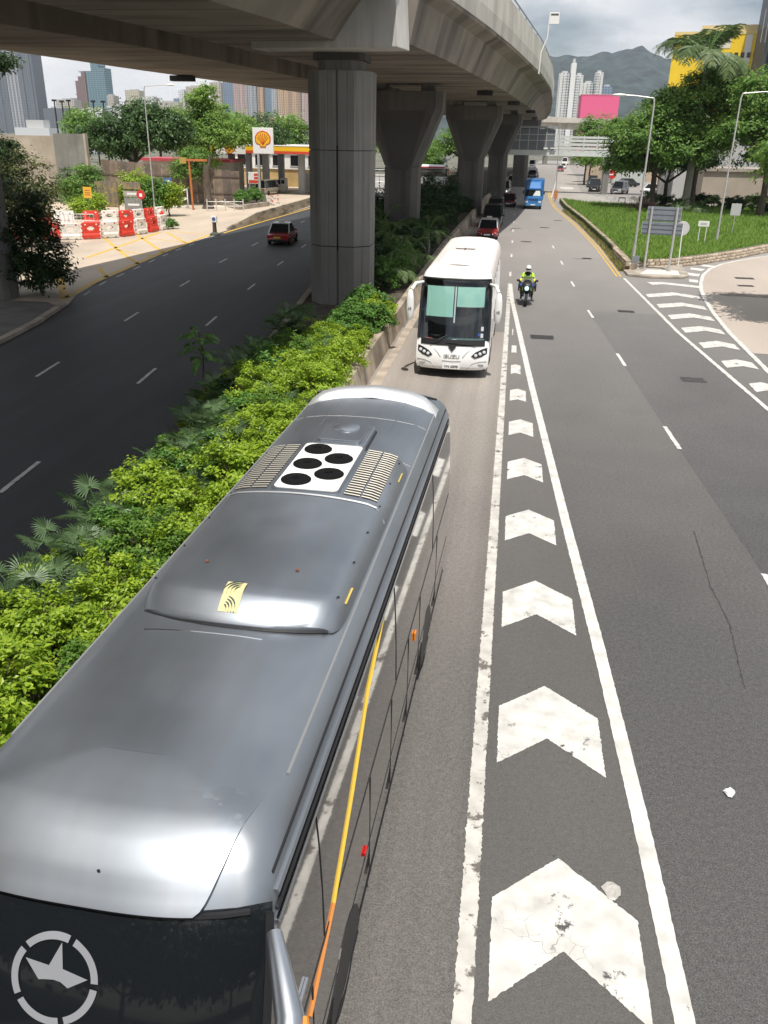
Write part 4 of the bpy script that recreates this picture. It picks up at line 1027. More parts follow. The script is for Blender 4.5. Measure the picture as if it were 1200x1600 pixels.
text_mesh('maker_name', 'ISUZU', .20, M('badge_chrome', (.40, .40, .40), .3, metal=.6), T, (0, BW.yf(0, .78)-.012, .76), (R(90), 0, 0), .006, bold=.003)
pl_ = MB().box(-.30, .30, BW.yf(0, .42)-.03, BW.yf(0, .42)-.01, .36, .50).build('number_plate', m_plate_w, T)
text_mesh('plate_number', 'VN 6898', .13, m_dark, pl_, (0, BW.yf(0, .42)-.032, .43), (R(90), 0, 0), .002, bold=.002)
MB().path([(-.32, BW.yf(.3, .62)-.004, .64), (0, BW.yf(0, .62)-.004, .62), (.32, BW.yf(.3, .62)-.004, .64)], .012, 5).build('grille_line', M('crease_grey'), T)
# roof pod and aerial cross
rows = []
for d, wsc, h in ((0, .86, 0), (.10, .93, .09), (.35, .98, .17), (.9, 1, .19), (3.2, 1, .19), (3.5, .98, .12), (3.6, .95, 0)):
    rows.append([(.86*wsc*u, 1.75+d-.15*(1-u*u)*(d < .5), 3.625-.09*u*u-.01+h*(1-abs(u)**12)) for u in [math.sin(math.pi/2*(-1+.1*j)) for j in range(21)]])
wp = MB().loft(rows, False, False).build('air_conditioner', m_busroof, T, 40)
MB().box(-.35, .35, 4.3, 4.34, 3.81, 3.835).build('aerial_bar', m_dark, wp); MB().box(-.02, .02, 4.05, 4.6, 3.812, 3.83).build('aerial_bar', m_dark, wp)
MB().box(.1, .4, 4.42, 4.45, 3.81, 3.825).build('aerial_bar', m_dark, wp)
MB().prism(rr_poly(-.5, .5, 6.2, 7.3, .08), 3.6, 3.7).build('roof_hatch', m_busroof, T, bevel=.02)
# ---------------------------------------------------------------- cars, all facing local -y
def car(label, cat, loc, rz, L, W, H, paint_m, kind='sedan', roof_m=None, lights=None, plate=m_plate_w, name='car', taxi=False, group=None):
    t = thing(name, label, cat, loc, rz, group); w = W/2; roof_m = roof_m or paint_m
    if kind == 'sedan':
        belt = .56*H; st = [(0, .86, .30*H+.1, .28), (.12, .94, .40*H, .2), (.9, 1, .50*H, .2), (1.35, 1, belt, .2), (L-1.1, 1, belt+.02, .2), (L-.5, .98, belt-.02, .2), (L-.08, .93, belt-.1, .25), (L, .88, belt-.25, .3)]
        gl = (1.2, L-.75, 1.95, L-1.45)
    elif kind == 'van':
        belt = .50*H; st = [(0, .88, .34*H, .28), (.1, .95, .42*H, .22), (.45, 1, .47*H, .2), (.8, 1, belt, .2), (L-.3, 1, belt, .2), (L-.05, .97, belt-.03, .22), (L, .94, belt-.1, .28)]
        gl = (.55, L-.1, 1.35, L-.3)
    else:  # tall people carrier
        belt = .52*H; st = [(0, .86, .36*H, .3), (.1, .94, .44*H, .22), (.6, 1, .50*H, .2), (.95, 1, belt, .2), (L-.4, 1, belt, .2), (L-.08, .96, belt-.05, .24), (L, .9, belt-.15, .3)]
        gl = (.8, L-.2, 1.7, L-.5)
    rings = []
    for y, k, zt, zb in st:
        ww = w*k
        rings.append([(-ww*.9, y, zb), (ww*.9, y, zb), (ww, y, zb+.14), (ww, y, zt-.14), (ww*.93, y, zt-.02), (ww*.6, y, zt), (-ww*.6, y, zt), (-ww*.93, y, zt-.02), (-ww, y, zt-.14), (-ww, y, zb+.14)])
    MB().loft(rings).build('body', paint_m, t, 40)
    g0, g1, r0, r1 = gl; bw, tw = w*.93, w*.76; zb, zt = belt-.03, H-.05
    A = [(-bw, g0, zb), (bw, g0, zb), (bw, g1, zb), (-bw, g1, zb)]; Bt = [(-tw, r0, zt), (tw, r0, zt), (tw, r1, zt), (-tw, r1, zt)]
    for nm, (i, j) in (('windscreen', (0, 1)), ('side_window', (1, 2)), ('rear_window', (2, 3)), ('side_window', (3, 0))):
        MB().add([A[i], A[j], Bt[j], Bt[i]], [(0, 1, 2, 3)]).build(nm, m_darkglass, t)
    MB().loft([[(x*k, (r0+r1)/2+(y-(r0+r1)/2)*k2, z) for x, y in ((-tw, r0-.06), (tw, r0-.06), (tw, r1+.06), (-tw, r1+.06))] for z, k, k2 in ((zt-.03, 1.04, 1.0), (zt+.02, 1.02, 1.0), (zt+.05, .85, .92))]).build('roof', roof_m, t, 40)
    for i in range(4): MB().tube(A[i], Bt[i], .05, .045, 6).build('pillar', roof_m if taxi else paint_m, t)
    for s in (-1, 1):
        ym = (r0+r1)/2
        MB().tube((s*bw, (g0+g1)/2, zb), (s*tw, ym, zt), .04, .035, 6).build('pillar', m_dark, t)
        mr = MB().cbox((s*(w+.07), g0+.35, belt+.08), (.16, .1, .13)).build('wing_mirror', paint_m, t, bevel=.02)
        MB().box(s*w-.012*(s < 0), s*w+.012*(s > 0), 1.1, L-.9, .42, .47).build('side_moulding', m_dark, t)
    zf = st[0][2]
    hm = lights or m_lamp
    for s in (-1, 1):
        MB().loft([[(s*w*.5, -.015, zf-.17), (s*w*.5, -.015, zf-.02), (s*w*.5, .1, zf-.02), (s*w*.5, .1, zf-.17)], [(s*w*.86, .06, zf-.15), (s*w*.86, .06, zf+.03), (s*w*.86, .2, zf+.03), (s*w*.86, .2, zf-.15)]][::s]).build('headlight', hm, t, bevel=.01)
        MB().box(s*w*.74-.14, s*w*.74+.14, L-.05, L+.012, belt-.32, belt-.1).build('tail_light', m_red, t, bevel=.015)
    MB().box(-w*.46, w*.46, -.02, .06, zf-.16, zf-.03).build('grille', m_dark, t); MB().box(-w*.8, w*.8, -.05, .1, .24, .40).build('bumper', paint_m if kind != 'sedan' else m_dark, t, bevel=.03)
    MB().box(-w*.8, w*.8, L-.1, L+.05, .26, .42).build('bumper', paint_m if kind != 'sedan' else m_dark, t, bevel=.03)
    MB().box(-.26, .26, -.075, -.055, .36, .48).build('number_plate', m_plate_w, t); MB().box(-.26, .26, L+.03, L+.055, .52, .64).build('number_plate', m_plate_y, t)
    r = .31
    for y in (.85, L-.9):
        for s in (-1, 1):
            a = MB(); a.extr([(y+.38*math.cos(q*math.pi/8), .2+max(0, .40*math.sin(q*math.pi/8))) for q in range(9)], 'x', s*(w-.05), s*(w+.006)); a.build('wheel_arch', m_dark, t)
            wheel(t, s*(w-.09), y, r, .2, None, s)
    if taxi:
        MB().box(-.22, .22, (r0+r1)/2-.1, (r0+r1)/2+.1, H+.0, H+.16).build('roof_sign', M('taxi_sign', (.75, .72, .6), .4), t, bevel=.03)
    return t
m_taxired = M('taxi_red', (.30, .016, .02), .25, coat=.6); m_taxisil = M('taxi_silver', (.62, .63, .64), .3, metal=.5)
m_carblack = M('car_black', (.012, .012, .014), .15, coat=.8); m_cargrey = M('car_grey', (.08, .085, .09), .2, coat=.7, metal=.3)
m_carsil = M('car_silver', (.46, .46, .46), .3, metal=.6, coat=.4); m_carwhite = M('car_white', (.78, .78, .77), .25, coat=.5); m_carmaroon = M('car_maroon', (.12, .02, .025), .25, coat=.5)
m_beam = M('headlamp_lit', (1., .93, .75), .2, emit=9.)
m_champ = M('car_champagne', (.42, .38, .31), .3, metal=.5, coat=.4)
car('red taxi with silver roof queued right behind the white coach', 'taxi', (-2.0, 71.8, 0), R(-1), 4.5, 1.7, 1.5, m_taxired, 'sedan', m_taxisil, name='taxi', taxi=True)
car('glossy black people carrier behind the red taxi in the shaded queue', 'people carrier', (-1.98, 81.8, 0), R(-1.5), 4.8, 1.83, 1.92, m_carblack, 'mpv', name='people_carrier')
car('dark grey van behind the black people carrier', 'van', (-1.9, 91.0, 0), R(-1.5), 4.7, 1.75, 1.98, m_cargrey, 'van', name='van')
car('maroon saloon mostly hidden behind the dark grey van', 'car', (-.75, 108.5, 0), R(-2.5), 4.4, 1.7, 1.45, m_carmaroon)
car('silver minivan with headlights lit in the shade beneath the flyover', 'minivan', (-1.7, 131.5, 0), R(-3), 4.7, 1.75, 1.98, m_carsil, 'van', lights=m_beam, name='minivan')
car('black saloon next after the silver minivan under the flyover', 'car', (-.7, 163, 0), R(-4), 4.5, 1.75, 1.45, m_carblack)
car('dark blue saloon far down the shaded lane near the footbridge', 'car', (3.3, 196, 0), R(-4), 4.5, 1.75, 1.5, M('car_navy', (.02, .03, .07), .2, coat=.6))
car('black people carrier far under the flyover beyond the dark saloon', 'people carrier', (1.2, 192, 0), R(-4), 4.8, 1.8, 1.9, m_carblack, 'mpv', name='people_carrier')
car('grey van far along the queue under the flyover', 'van', (1.4, 205, 0), R(-4), 4.7, 1.75, 2.0, m_cargrey, 'van', name='van')
car('small white van far beyond the footbridge under the flyover', 'van', (4.2, 262, 0), R(-4), 4.7, 1.8, 2.2, m_carwhite, 'van', name='van')
car('red taxi with silver roof climbing the far slip road', 'taxi', (11.2, 238, 0), R(-4), 4.5, 1.7, 1.5, m_taxired, 'sedan', m_taxisil, name='taxi', taxi=True)
car('white saloon following the taxi on the far slip road', 'car', (12.9, 262, 0), R(-6), 4.5, 1.75, 1.45, m_carwhite)
car('white van at the top of the far slip road', 'van', (15.3, 300, 0), R(-6), 4.9, 1.9, 2.3, m_carwhite, 'van', name='van')
car('red taxi with silver roof driving away past the grooved pier', 'taxi', (-17.6, 67.6, 0), R(180+4), 4.5, 1.7, 1.5, m_taxired, 'sedan', m_taxisil, name='taxi', taxi=True)
car('champagne minivan parked at the filling station pumps', 'minivan', (-33.0, 121, 0), R(180-14), 4.6, 1.7, 1.95, m_champ, 'van', name='minivan')
car('white estate car deep under the filling station canopy', 'car', (-34.5, 131, 0), R(160), 4.6, 1.75, 1.5, m_carwhite)
car('black people carrier parked nose out beside the white post', 'people carrier', (12.6, 147, 0), R(-6), 4.8, 1.83, 1.92, m_carblack, 'mpv', name='people_carrier')
car('dark grey people carrier parked behind the black one', 'people carrier', (13.3, 161, 0), R(-6), 4.8, 1.83, 1.9, m_cargrey, 'mpv', name='people_carrier')
car('silver people carrier parked behind the white hoop barriers', 'people carrier', (15.4, 142, 0), R(-22), 4.7, 1.8, 1.85, m_carsil, 'mpv', name='people_carrier')
car('long black saloon parked across the yard', 'car', (17.5, 166, 0), R(-70), 4.8, 1.8, 1.45, m_carblack)
car('white saloon parked at the end of the yard under the trees', 'car', (20.3, 146, 0), R(-40), 4.5, 1.75, 1.45, m_carwhite)

# ---------------------------------------------------------------- blue box lorry
tk = thing('lorry', 'bright blue box lorry driving out of the flyover shadow', 'lorry', (2.2, 106.3, 0), R(-2))
m_blue = M('lorry_blue', (.03, .17, .45), .35, coat=.4, var=.06, vs=2)
MB().loft([[(-w_, y, z0), (w_, y, z0), (w_, y, z1), (-w_, y, z1)] for y, w_, z0, z1 in ((0, .98, .55, 1.35), (.06, 1.0, .5, 1.4), (.22, 1.0, .5, 1.45), (1.7, 1.0, .5, 1.45))]).build('cab_body', m_blue, tk, 40)
MB().add([(-.95, .16, 1.42), (.95, .16, 1.42), (.86, .52, 2.2), (-.86, .52, 2.2)], [(0, 1, 2, 3)]).build('windscreen', m_darkglass, tk)
MB().add([(-.1, .19, 1.5), (.8, .19, 1.5), (.72, .44, 2.05), (.25, .44, 2.05)], [(0, 1, 2, 3)]).build('sun_shade', M('shade_pale', (.5, .56, .55), .6), tk)
for s in (-1, 1): MB().add([(s*1.0, .3, 1.42), (s*1.0, 1.5, 1.42), (s*.9, 1.5, 2.2), (s*.9, .6, 2.2)], [(0, 1, 2, 3)[::s]]).build('side_window', m_darkglass, tk)
MB().loft([[(-w_, y, z) for w_, y in ((.92, .45), (-.92, .45), (-.95, 1.68), (.95, 1.68))] for z in (2.18, 2.3)]).build('cab_roof', m_blue, tk)
MB().loft([[(-.8, .55, 2.3), (.8, .55, 2.3), (.9, 1.6, 2.3), (-.9, 1.6, 2.3)], [(-.6, 1.2, 2.95), (.6, 1.2, 2.95), (.85, 1.65, 3.1), (-.85, 1.65, 3.1)]]).build('wind_deflector', m_blue, tk, bevel=.03)
MB().box(-1.1, 1.1, 1.85, 7.2, .95, 3.2).build('cargo_box', m_blue, tk, bevel=.03)
for s in (-1, 1):
    for y in (1.9, 3.6, 5.4, 7.15): MB().box(s*1.1-.02, s*1.1+.02, y-.03, y+.03, .96, 3.19).build('box_rib', M('lorry_blue_dark', (.02, .11, .3), .4), tk)
    MB().box(s*.78-.16, s*.78+.16, -.03, .08, .72, .92).build('headlight', m_lamp, tk, bevel=.03)
    MB().cbox((s*1.2, .15, 1.85), (.14, .12, .4)).build('wing_mirror', m_dark, tk, bevel=.03)
    MB().tube((s*1.0, .2, 2.1), (s*1.2, .15, 2.05), .02, n=5).build('mirror_stay', m_dark, tk)
    for y in (1.0, 5.6): wheel(tk, s*.88, y, .40, .26, None, s)
MB().box(-1.0, 1.0, -.06, .12, .38, .62).build('bumper', M('lorry_bumper', (.06, .22, .42), .4), tk, bevel=.03)
MB().box(-.26, .26, -.085, -.055, .45, .57).build('number_plate', m_plate_w, tk)
MB().box(-.55, .55, -.012, .02, 1.0, 1.12).build('grille', m_dark, tk); MB().box(-.4, .4, 1.7, 7.0, .6, .9).build('chassis', m_dark, tk)

# ---------------------------------------------------------------- far white and red coach beyond the left road
LB_ = Bus('coach', 'white and red coach parked beyond the fence behind the wide flared pier', (-21.5, 150, 0), R(-100), 10.5, lean_w, m_busw, m_busw, 1.0)
for sg in (-1, 1): MB().box(sg*1.254-.004, sg*1.254+.004, .8, 10.2, 2.98, 3.2).build('red_band', M('band_red', (.5, .03, .05), .4), LB_.t); MB().box(sg*1.256-.004, sg*1.256+.004, .8, 1.4, .6, 1.2).build('red_lamp_panel', m_red, LB_.t)

# ---------------------------------------------------------------- police motorcycle and rider
MX, MY = .93, 42.3
mk = thing('motorcycle', 'dark police motorcycle with yellow fairing beside the tip of the hatching', 'motorcycle', (MX, MY, 0), R(-2))
m_mcy = M('fairing_yellow', (.70, .62, .05), .3, coat=.4); m_mcw = M('fairing_white', (.78, .78, .76), .3, coat=.4); m_hv = M('hi_vis', (.48, .78, .04), .8); m_navy = M('navy_cloth', (.02, .022, .035), .85); m_refl = M('reflective_tape', (.62, .64, .64), .4)
def mwheel(y, r):
    o = MB().lathe([(r*.7, -.05), (r*.94, -.07), (r, -.03), (r, .03), (r*.94, .07), (r*.7, .05)], (0, 0, 0), 'x', 22).build('wheel', m_tyre, mk, 40, loc=(0, y, r))
    b = MB()
    for k in range(5):
        a = k*2*math.pi/5; b.tube((0, 0, 0), (0, .72*r*math.cos(a), .72*r*math.sin(a)), .02, n=5)
    b.lathe([(.02, -.05), (.06, -.05), (.06, .05), (.02, .05)], (0, 0, 0), 'x', 10); b.build('rim', m_rim, o)
mwheel(.32, .31); mwheel(1.82, .31)
for s in (-1, 1): MB().path([(s*.09, .32, .31), (s*.1, .5, .72), (s*.1, .62, 1.0)], .03, 6).build('fork', m_chrome, mk)
MB().loft([[(x*w_, y, z) for x, z in ((-1, zc-hh), (1, zc-hh), (1.1, zc), (.8, zc+hh), (-.8, zc+hh), (-1.1, zc))] for y, w_, zc, hh in ((.5, .12, .72, .2), (.7, .2, .72, .28), (1.0, .22, .66, .3), (1.4, .2, .62, .28), (1.7, .12, .72, .12))]).build('engine_cowl', m_dark, mk, 50)
fr_ = MB().loft([[(x*w_, y, z) for x, z in ((-1, z0), (1, z0), (1.05, (z0+z1)/2), (.6, z1), (-.6, z1), (-1.05, (z0+z1)/2))] for y, w_, z0, z1 in ((.22, .16, .80, 1.0), (.3, .25, .7, 1.1), (.48, .34, .62, 1.15), (.68, .34, .6, 1.12))]).build('front_fairing', m_dark, mk, 50)
for s in (-1, 1):
    MB().loft([[(s*.2, .24, .78), (s*.34, .5, .62), (s*.36, .7, .5)], [(s*.2, .23, .93), (s*.36, .49, .85), (s*.375, .7, .8)]][::s], False, False).build('side_fairing', m_mcy, fr_)
    MB().path([(s*.3, .46, 1.12), (s*.42, .5, 1.2)], .018, 5).build('mirror_stay', m_dark, mk); MB().cbox((s*.45, .5, 1.22), (.16, .05, .1)).build('mirror', m_dark, mk, bevel=.02)
    MB().cbox((s*.36, 1.75, .72), (.20, .5, .36)).build('pannier', m_dark, mk, bevel=.05)
    MB().path([(s*.06, .66, 1.05), (s*.26, .72, 1.1), (s*.38, .82, 1.08)], .016, 6).build('handlebar', m_dark, mk)
    MB().path([(s*.12, 1.2, .35), (s*.17, 1.8, .36), (s*.17, 2.1, .42)], [.03, .05, .055], 8).build('exhaust', m_chrome, mk)
MB().lathe([(.11, 0), (.10, -.03), (.05, -.045)], (0, .215, .88), 'y', 14).build('headlight', M('headlamp_blue', (.55, .85, .95), .1, emit=.6), mk, 40)
MB().loft([[(-.2, .38, 1.13), (.2, .38, 1.13)], [(-.24, .5, 1.3), (.24, .5, 1.3)], [(-.17, .6, 1.42), (.17, .6, 1.42)]], False, False).build('windshield', glassmat('visor_clear', (.7, .75, .75), .05), mk)
MB().loft([[(-w_, y, z), (w_, y, z), (w_, y, z+.1), (-w_, y, z+.1)] for y, w_, z in ((1.05, .12, .78), (1.3, .2, .76), (1.7, .19, .82), (1.95, .12, .86))]).build('seat', m_dark, mk, 50)
MB().loft([[(x*w_, y, z) for x, z in ((-1, .72), (1, .72), (.8, zt), (-.8, zt))] for y, w_, zt in ((.66, .2, 1.0), (.85, .23, 1.04), (1.1, .16, .9))]).build('fuel_tank', m_mcy, mk, 50)
for s in (-1, 1): MB().box(s*.3-.05, s*.3+.05, .42, .5, .98, 1.05).build('blue_beacon', M('beacon_blue', (.05, .15, .7), .2), mk)

# rider: one skinned figure, seated and leaning to the handlebar
pr = thing('person', 'motorcycle rider in hi-vis yellow jacket and white helmet, hands on the handlebars', 'person', (MX, MY, 0), R(-2))
def skin(name, verts, edges, rad, mat, parent, sub=2):
    me = bpy.data.meshes.new(name); me.from_pydata(verts, edges, []); me.materials.append(mat)
    o = bpy.data.objects.new(name, me); COL.objects.link(o); o.parent = parent
    md = o.modifiers.new('skin', 'SKIN')
    if not me.skin_vertices: me.attributes.new('x', 'FLOAT', 'POINT')
    sv = me.skin_vertices[0].data
    for i, r in enumerate(rad): sv[i].radius = (r, r) if not isinstance(r, tuple) else r
    sv[0].use_root = True
    ss = o.modifiers.new('sub', 'SUBSURF'); ss.levels = sub; ss.render_levels = sub
    for p in me.polygons: p.use_smooth = True
    md.use_smooth_shade = True
    return o
V = [(0, 1.36, .93), (0, 1.33, 1.1), (0, 1.26, 1.3), (0, 1.18, 1.47), (0, 1.15, 1.57), (0, 1.12, 1.66)]
E_ = [(0, 1), (1, 2), (2, 3), (3, 4), (4, 5)]; RD = [(.17, .14), (.17, .125), (.185, .13), (.13, .10), (.065, .065), (.06, .06)]
for s in (-1, 1):
    k = len(V); V += [(s*.2, 1.19, 1.44), (s*.31, 1.06, 1.22), (s*.37, .86, 1.11)]; E_ += [(3, k), (k, k+1), (k+1, k+2)]; RD += [.085, .06, .045]
    k = len(V); V += [(s*.15, 1.25, .92), (s*.28, .88, .82), (s*.26, 1.12, .42), (s*.26, 1.14, .34), (s*.27, .95, .28)]; E_ += [(0, k), (k, k+1), (k+1, k+2), (k+2, k+3), (k+3, k+4)]; RD += [.12, .085, .065, .055, .05]
body = skin('body', V, E_, RD, m_navy, pr)
V = [(0, 1.345, 1.02), (0, 1.33, 1.12), (0, 1.26, 1.3), (0, 1.185, 1.46)]; E_ = [(0, 1), (1, 2), (2, 3)]; RD = [(.19, .15), (.19, .145), (.205, .15), (.15, .12)]
for s in (-1, 1):
    k = len(V); V += [(s*.2, 1.19, 1.44), (s*.29, 1.08, 1.27)]; E_ += [(3, k), (k, k+1)]; RD += [.10, .08]
skin('jacket', V, E_, RD, m_hv, pr)
for s in (-1, 1):
    V = [(s*.30, 1.065, 1.235), (s*.345, .93, 1.15), (s*.365, .875, 1.12)]; skin('sleeve', V, [(0, 1), (1, 2)], [.068, .06, .055], M('sleeve_yellow', (.72, .66, .06), .8), pr, 1)
    MB().lathe([(.083, -.02), (.086, .0), (.083, .02)], (0, 0, 0), 'y', 12).build('reflective_band', m_refl, pr, loc=(s*.305, 1.07, 1.24))
    # gloved hand: palm and five fingers closed round the grip
    gl_ = MB(); c = Vector((s*.385, .83, 1.10))
    gl_.loft([[(c.x+rx*math.cos(a), yy, c.z+rz*math.sin(a)) for a in [k*math.pi/4 for k in range(8)]] for yy, rx, rz in ((c.y+.06, .03, .028), (c.y+.02, .045, .03), (c.y-.02, .045, .028), (c.y-.035, .03, .02))])
    for q, ln in enumerate((.95, 1.05, 1.0, .8)):
        x = c.x-.034+.023*q; gl_.path([(x, c.y-.02, c.z+.018), (x, c.y-.055*ln, c.z+.012), (x, c.y-.06*ln, c.z-.022), (x, c.y-.03, c.z-.034)], [.011, .011, .010, .009], 5)
    gl_.path([(c.x-s*.04, c.y+.02, c.z-.005), (c.x-s*.05, c.y-.01, c.z-.02), (c.x-s*.045, c.y-.04, c.z-.025)], [.012, .012, .010], 5)
    gl_.build('glove', m_dark, pr, 60)
    MB().loft([[(s*.27+rx*math.cos(a), y, .27+rz*math.sin(a)) for a in [k*math.pi/4 for k in range(8)]] for y, rx, rz in ((1.2, .045, .06), (1.1, .05, .055), (.98, .05, .045), (.9, .03, .03))]).build('boot', m_dark, pr, 60)
MB().box(-.15, .15, 1.09, 1.10, 1.33, 1.37).build('chest_band', m_refl, pr); MB().box(-.15, .15, 1.135, 1.145, 1.19, 1.23).build('chest_band', m_refl, pr)
# helmet, visor opening and the face inside it
hd = MB(); hd.lathe([(.03, -.13), (.085, -.11), (.10, -.04), (.10, .03), (.08, .10), (.03, .13)], (0, 1.08, 1.72), 'z', 14); hd.build('face', M('skin', (.45, .28, .2), .6), pr, 60)
hp = MB(); hp.loft([[(.135*math.sqrt(max(0, 1-u*u))*math.cos(a), 1.085+.155*math.sqrt(max(0, 1-u*u))*math.sin(a), 1.745+.15*u) for a in [k*math.pi/10 for k in range(20)]] for u in (-.35, 0, .3, .6, .85, .98)]); hp.build('helmet', m_mcw, pr, 60)
hp = MB(); hp.loft([[(.125*rr*math.cos(a), 1.085+.15*rr*math.sin(a), z) for a in [R(180+k*18) for k in range(11)]] for z, rr in ((1.58, .75), (1.63, .95), (1.665, 1.0))], False, False); hp.build('chin_guard', m_mcw, pr, 60)
hp = MB(); hp.loft([[(.130*math.cos(a), 1.085+.152*math.sin(a), z) for a in [R(200+k*14) for k in range(11)]] for z in (1.665, 1.735)], False, False); hp.build('helmet_visor', m_darkglass, pr, 60)
# ================================================================ STREET FURNITURE
m_galv = M('lamp_steel', (.50, .50, .49), .45, metal=.4, var=.08, vs=6)
m_lamphead = M('lamp_head', (.68, .68, .66), .4)
def lamp_post(lab, x, y, h, arm, rz=0.):
    t = thing('street_lamp', lab, 'street lamp', (x, y, 0), rz, 'street lamps')
    MB().path([(0, 0, 0), (0, 0, 1.4)], .11, 10).build('base_sleeve', m_galv, t, 40)
    MB().path([(0, 0, 1.38), (0, 0, h-.3), (arm*.03, 0, h)], [.075, .05, .048], 8).build('post', m_galv, t, 40)
    MB().path([(arm*.02, 0, h-.02), (arm*.5, 0, h+.10), (arm*.78, 0, h+.13)], .035, 6).build('arm', m_galv, t, 40)
    s = 1 if arm > 0 else -1
    MB().loft([[(arm*.74+s*d, ry*math.cos(a), h+.13+rz_*math.sin(a)) for a in [k*math.pi/5 for k in range(10)]] for d, ry, rz_ in ((0, .04, .04), (.1, .12, .07), (.4, .16, .10), (.7, .12, .07), (.82, .03, .03))][::s]).build('lantern', m_lamphead, t, 50)
    return t
lamp_post('grey lamp post behind the red and white barriers', -34.4, 81.4, 11.4, 2.9)
lamp_post('grey lamp post on the traffic island beside the large grey sign back', 7.92, 57.8, 10.0, -2.3)
lamp_post('grey lamp post standing in the island grass by the low white name board', 15.95, 71.5, 10.95, 2.9)
t = thing('traffic_pole', 'thin grey pole with orange box at the far tip of the grass island', 'pole', (5.45, 121.5, 0))
MB().path([(0, 0, 0), (-.3, 0, 9.7)], [.07, .04], 6).build('pole', m_galv, t); MB().box(-.25, .25, -.15, .15, .35, 1.4).build('orange_box', M('box_orange', (.5, .2, .06), .6), t)
t = thing('leaning_post', 'white leaning marker post near the far tip of the island', 'post', (5.1, 127, 0))
MB().path([(0, 0, 0), (.5, .2, 2.3)], .11, 6).build('post', m_plate_w, t); MB().lathe([(.22, 0), (.16, .15)], (0, 0, 0), 'z', 10).build('foot', m_kerb, t)

# large direction sign seen from behind
m_back = M('sign_back', (.24, .27, .31), .5, metal=.3, var=.06, vs=3)
t = thing('direction_sign', 'large grey two-panel road sign seen from behind on two posts', 'road sign', (9.2, 56.4, .15), R(-14))
for px_, h in ((-.72, 3.75), (.78, 3.75)): MB().tube((px_, .0, 0), (px_, 0, h), .075, n=10).build('post', m_galv, t, 40); MB().box(px_-.16, px_+.16, -.16, .16, -.005, .03).build('post_base', m_galv, t)
for x0, x1, z0, z1 in ((-.98, 1.02, 2.93, 3.78), (-1.2, 1.22, 2.13, 2.88)):
    p = MB().box(x0, x1, .09, .12, z0, z1).build('panel', m_back, t, bevel=.01)
    for z in (z0+.12, (z0+z1)/2, z1-.12): MB().box(x0+.03, x1-.03, .06, .089, z-.025, z+.025).build('stiffener', m_back, p)
    for x in (x0-.015, x1-.01): MB().box(x, x+.025, .07, .13, z0, z1).build('edge_trim', m_galv, p)
t = thing('round_sign', 'round grey sign disc seen from behind beside the large sign', 'road sign', (11.0, 58.9, .1), R(-10))
MB().lathe([(.44, -.012), (.45, 0), (.44, .012)], (-.1, 0, 2.4), 'y', 28).build('disc', M('disc_grey', (.52, .53, .53), .5), t, 40)
MB().path([(-.0, -.05, 0), (-.1, -.05, 2.75)], .035, 8).build('post', m_plate_w, t)
t = thing('fallen_plate', 'dark grey plate leaning against the lamp post foot', 'plate', (7.85, 56.4, .15), R(20))
MB().cbox((0, 0, .42), (.5, .04, .85), 0, R(14)).build('plate', m_back, t); MB().tube((.2, .1, 0), (.2, -.02, .7), .02, n=5).build('prop', m_galv, t)
t = thing('name_board', 'low white street name board on two legs in the grass', 'sign', (14.55, 70.3, .5), R(-12))
MB().box(-.4, .4, -.02, .02, 1.2, 1.6).build('board', m_plate_w, t, bevel=.01)
for x in (-.25, .25): MB().tube((x, .03, 0), (x, .03, 1.4), .03, n=6).build('leg', m_plate_w, t)
for z in (1.33, 1.42): MB().box(-.25, .25, -.0235, -.02, z, z+.045).build('lettering_band', M('letter_grey', (.3, .3, .3), .6), t)
t = thing('rectangular_sign', 'grey rectangular sign back on a thin post in the grass', 'road sign', (18.6, 78.2, .5), R(-8))
MB().box(-.4, .4, -.015, .015, 1.5, 2.45).build('plate', M('plate_grey', (.45, .46, .46), .5), t); MB().tube((0, .04, 0), (0, .04, 2.5), .035, n=6).build('post', m_galv, t)
for i, x in enumerate((8.3, 9.6, 10.85, 12.1, 13.4)):
    t = thing('hoop_barrier', 'white hoop barrier in the row between grass and parking yard', 'barrier', (x, 114.3+.12*i, .05), R(-3), 'white hoop barriers')
    for s in (-1, 1): MB().box(s*.38-.05, s*.38+.05, -.05, .05, -.05, .95).build('leg', m_plate_w, t)
    MB().box(-.43, .43, -.05, .05, .95, 1.1).build('top_rail', m_plate_w, t)
t = thing('no_entry_sign', 'red no-entry sign with white bar on a post in the yard', 'road sign', (16.9, 164, 0))
MB().lathe([(.72, -.02), (.72, .02)], (0, 0, 2.1), 'y', 20).build('disc', M('sign_red', (.55, .03, .03), .4), t); MB().box(-.5, .5, -.035, -.025, 2.0, 2.2).build('white_bar', m_plate_w, t); MB().tube((0, .08, 0), (0, .08, 2.6), .06, n=6).build('post', m_galv, t)
t = thing('white_column', 'tall white post at the entrance of the parking yard', 'post', (14.1, 151, 0)); MB().prism(octo(0, 0, .22, .22, .06), 0, 4.9).build('shaft', m_plate_w, t); MB().prism(octo(0, 0, .3, .3, .06), 0, .25).build('foot', m_kerb, t); MB().prism(octo(0, 0, .3, .3, .06), 4.9, 5.1).build('cap', m_plate_w, t)
t = thing('keep_left_bollard', 'short dark traffic bollard with white illuminated head at the kerb', 'bollard', (-23.9, 68.3, .0))
MB().lathe([(.42, 0), (.42, .12), (.3, .2), (.17, .26), (.15, .95), (.17, 1.0)], (0, 0, 0), 'z', 14).build('base', M('bollard_dark', (.07, .075, .06), .7), t, 40)
MB().box(-.24, .24, -.1, .1, 1.0, 1.5).build('head', m_plate_w, t, bevel=.03); MB().lathe([(.15, -.005), (.15, .005)], (0, -.106, 1.26), 'y', 16).build('arrow_disc', M('disc_blue', (.05, .1, .3), .5), t)

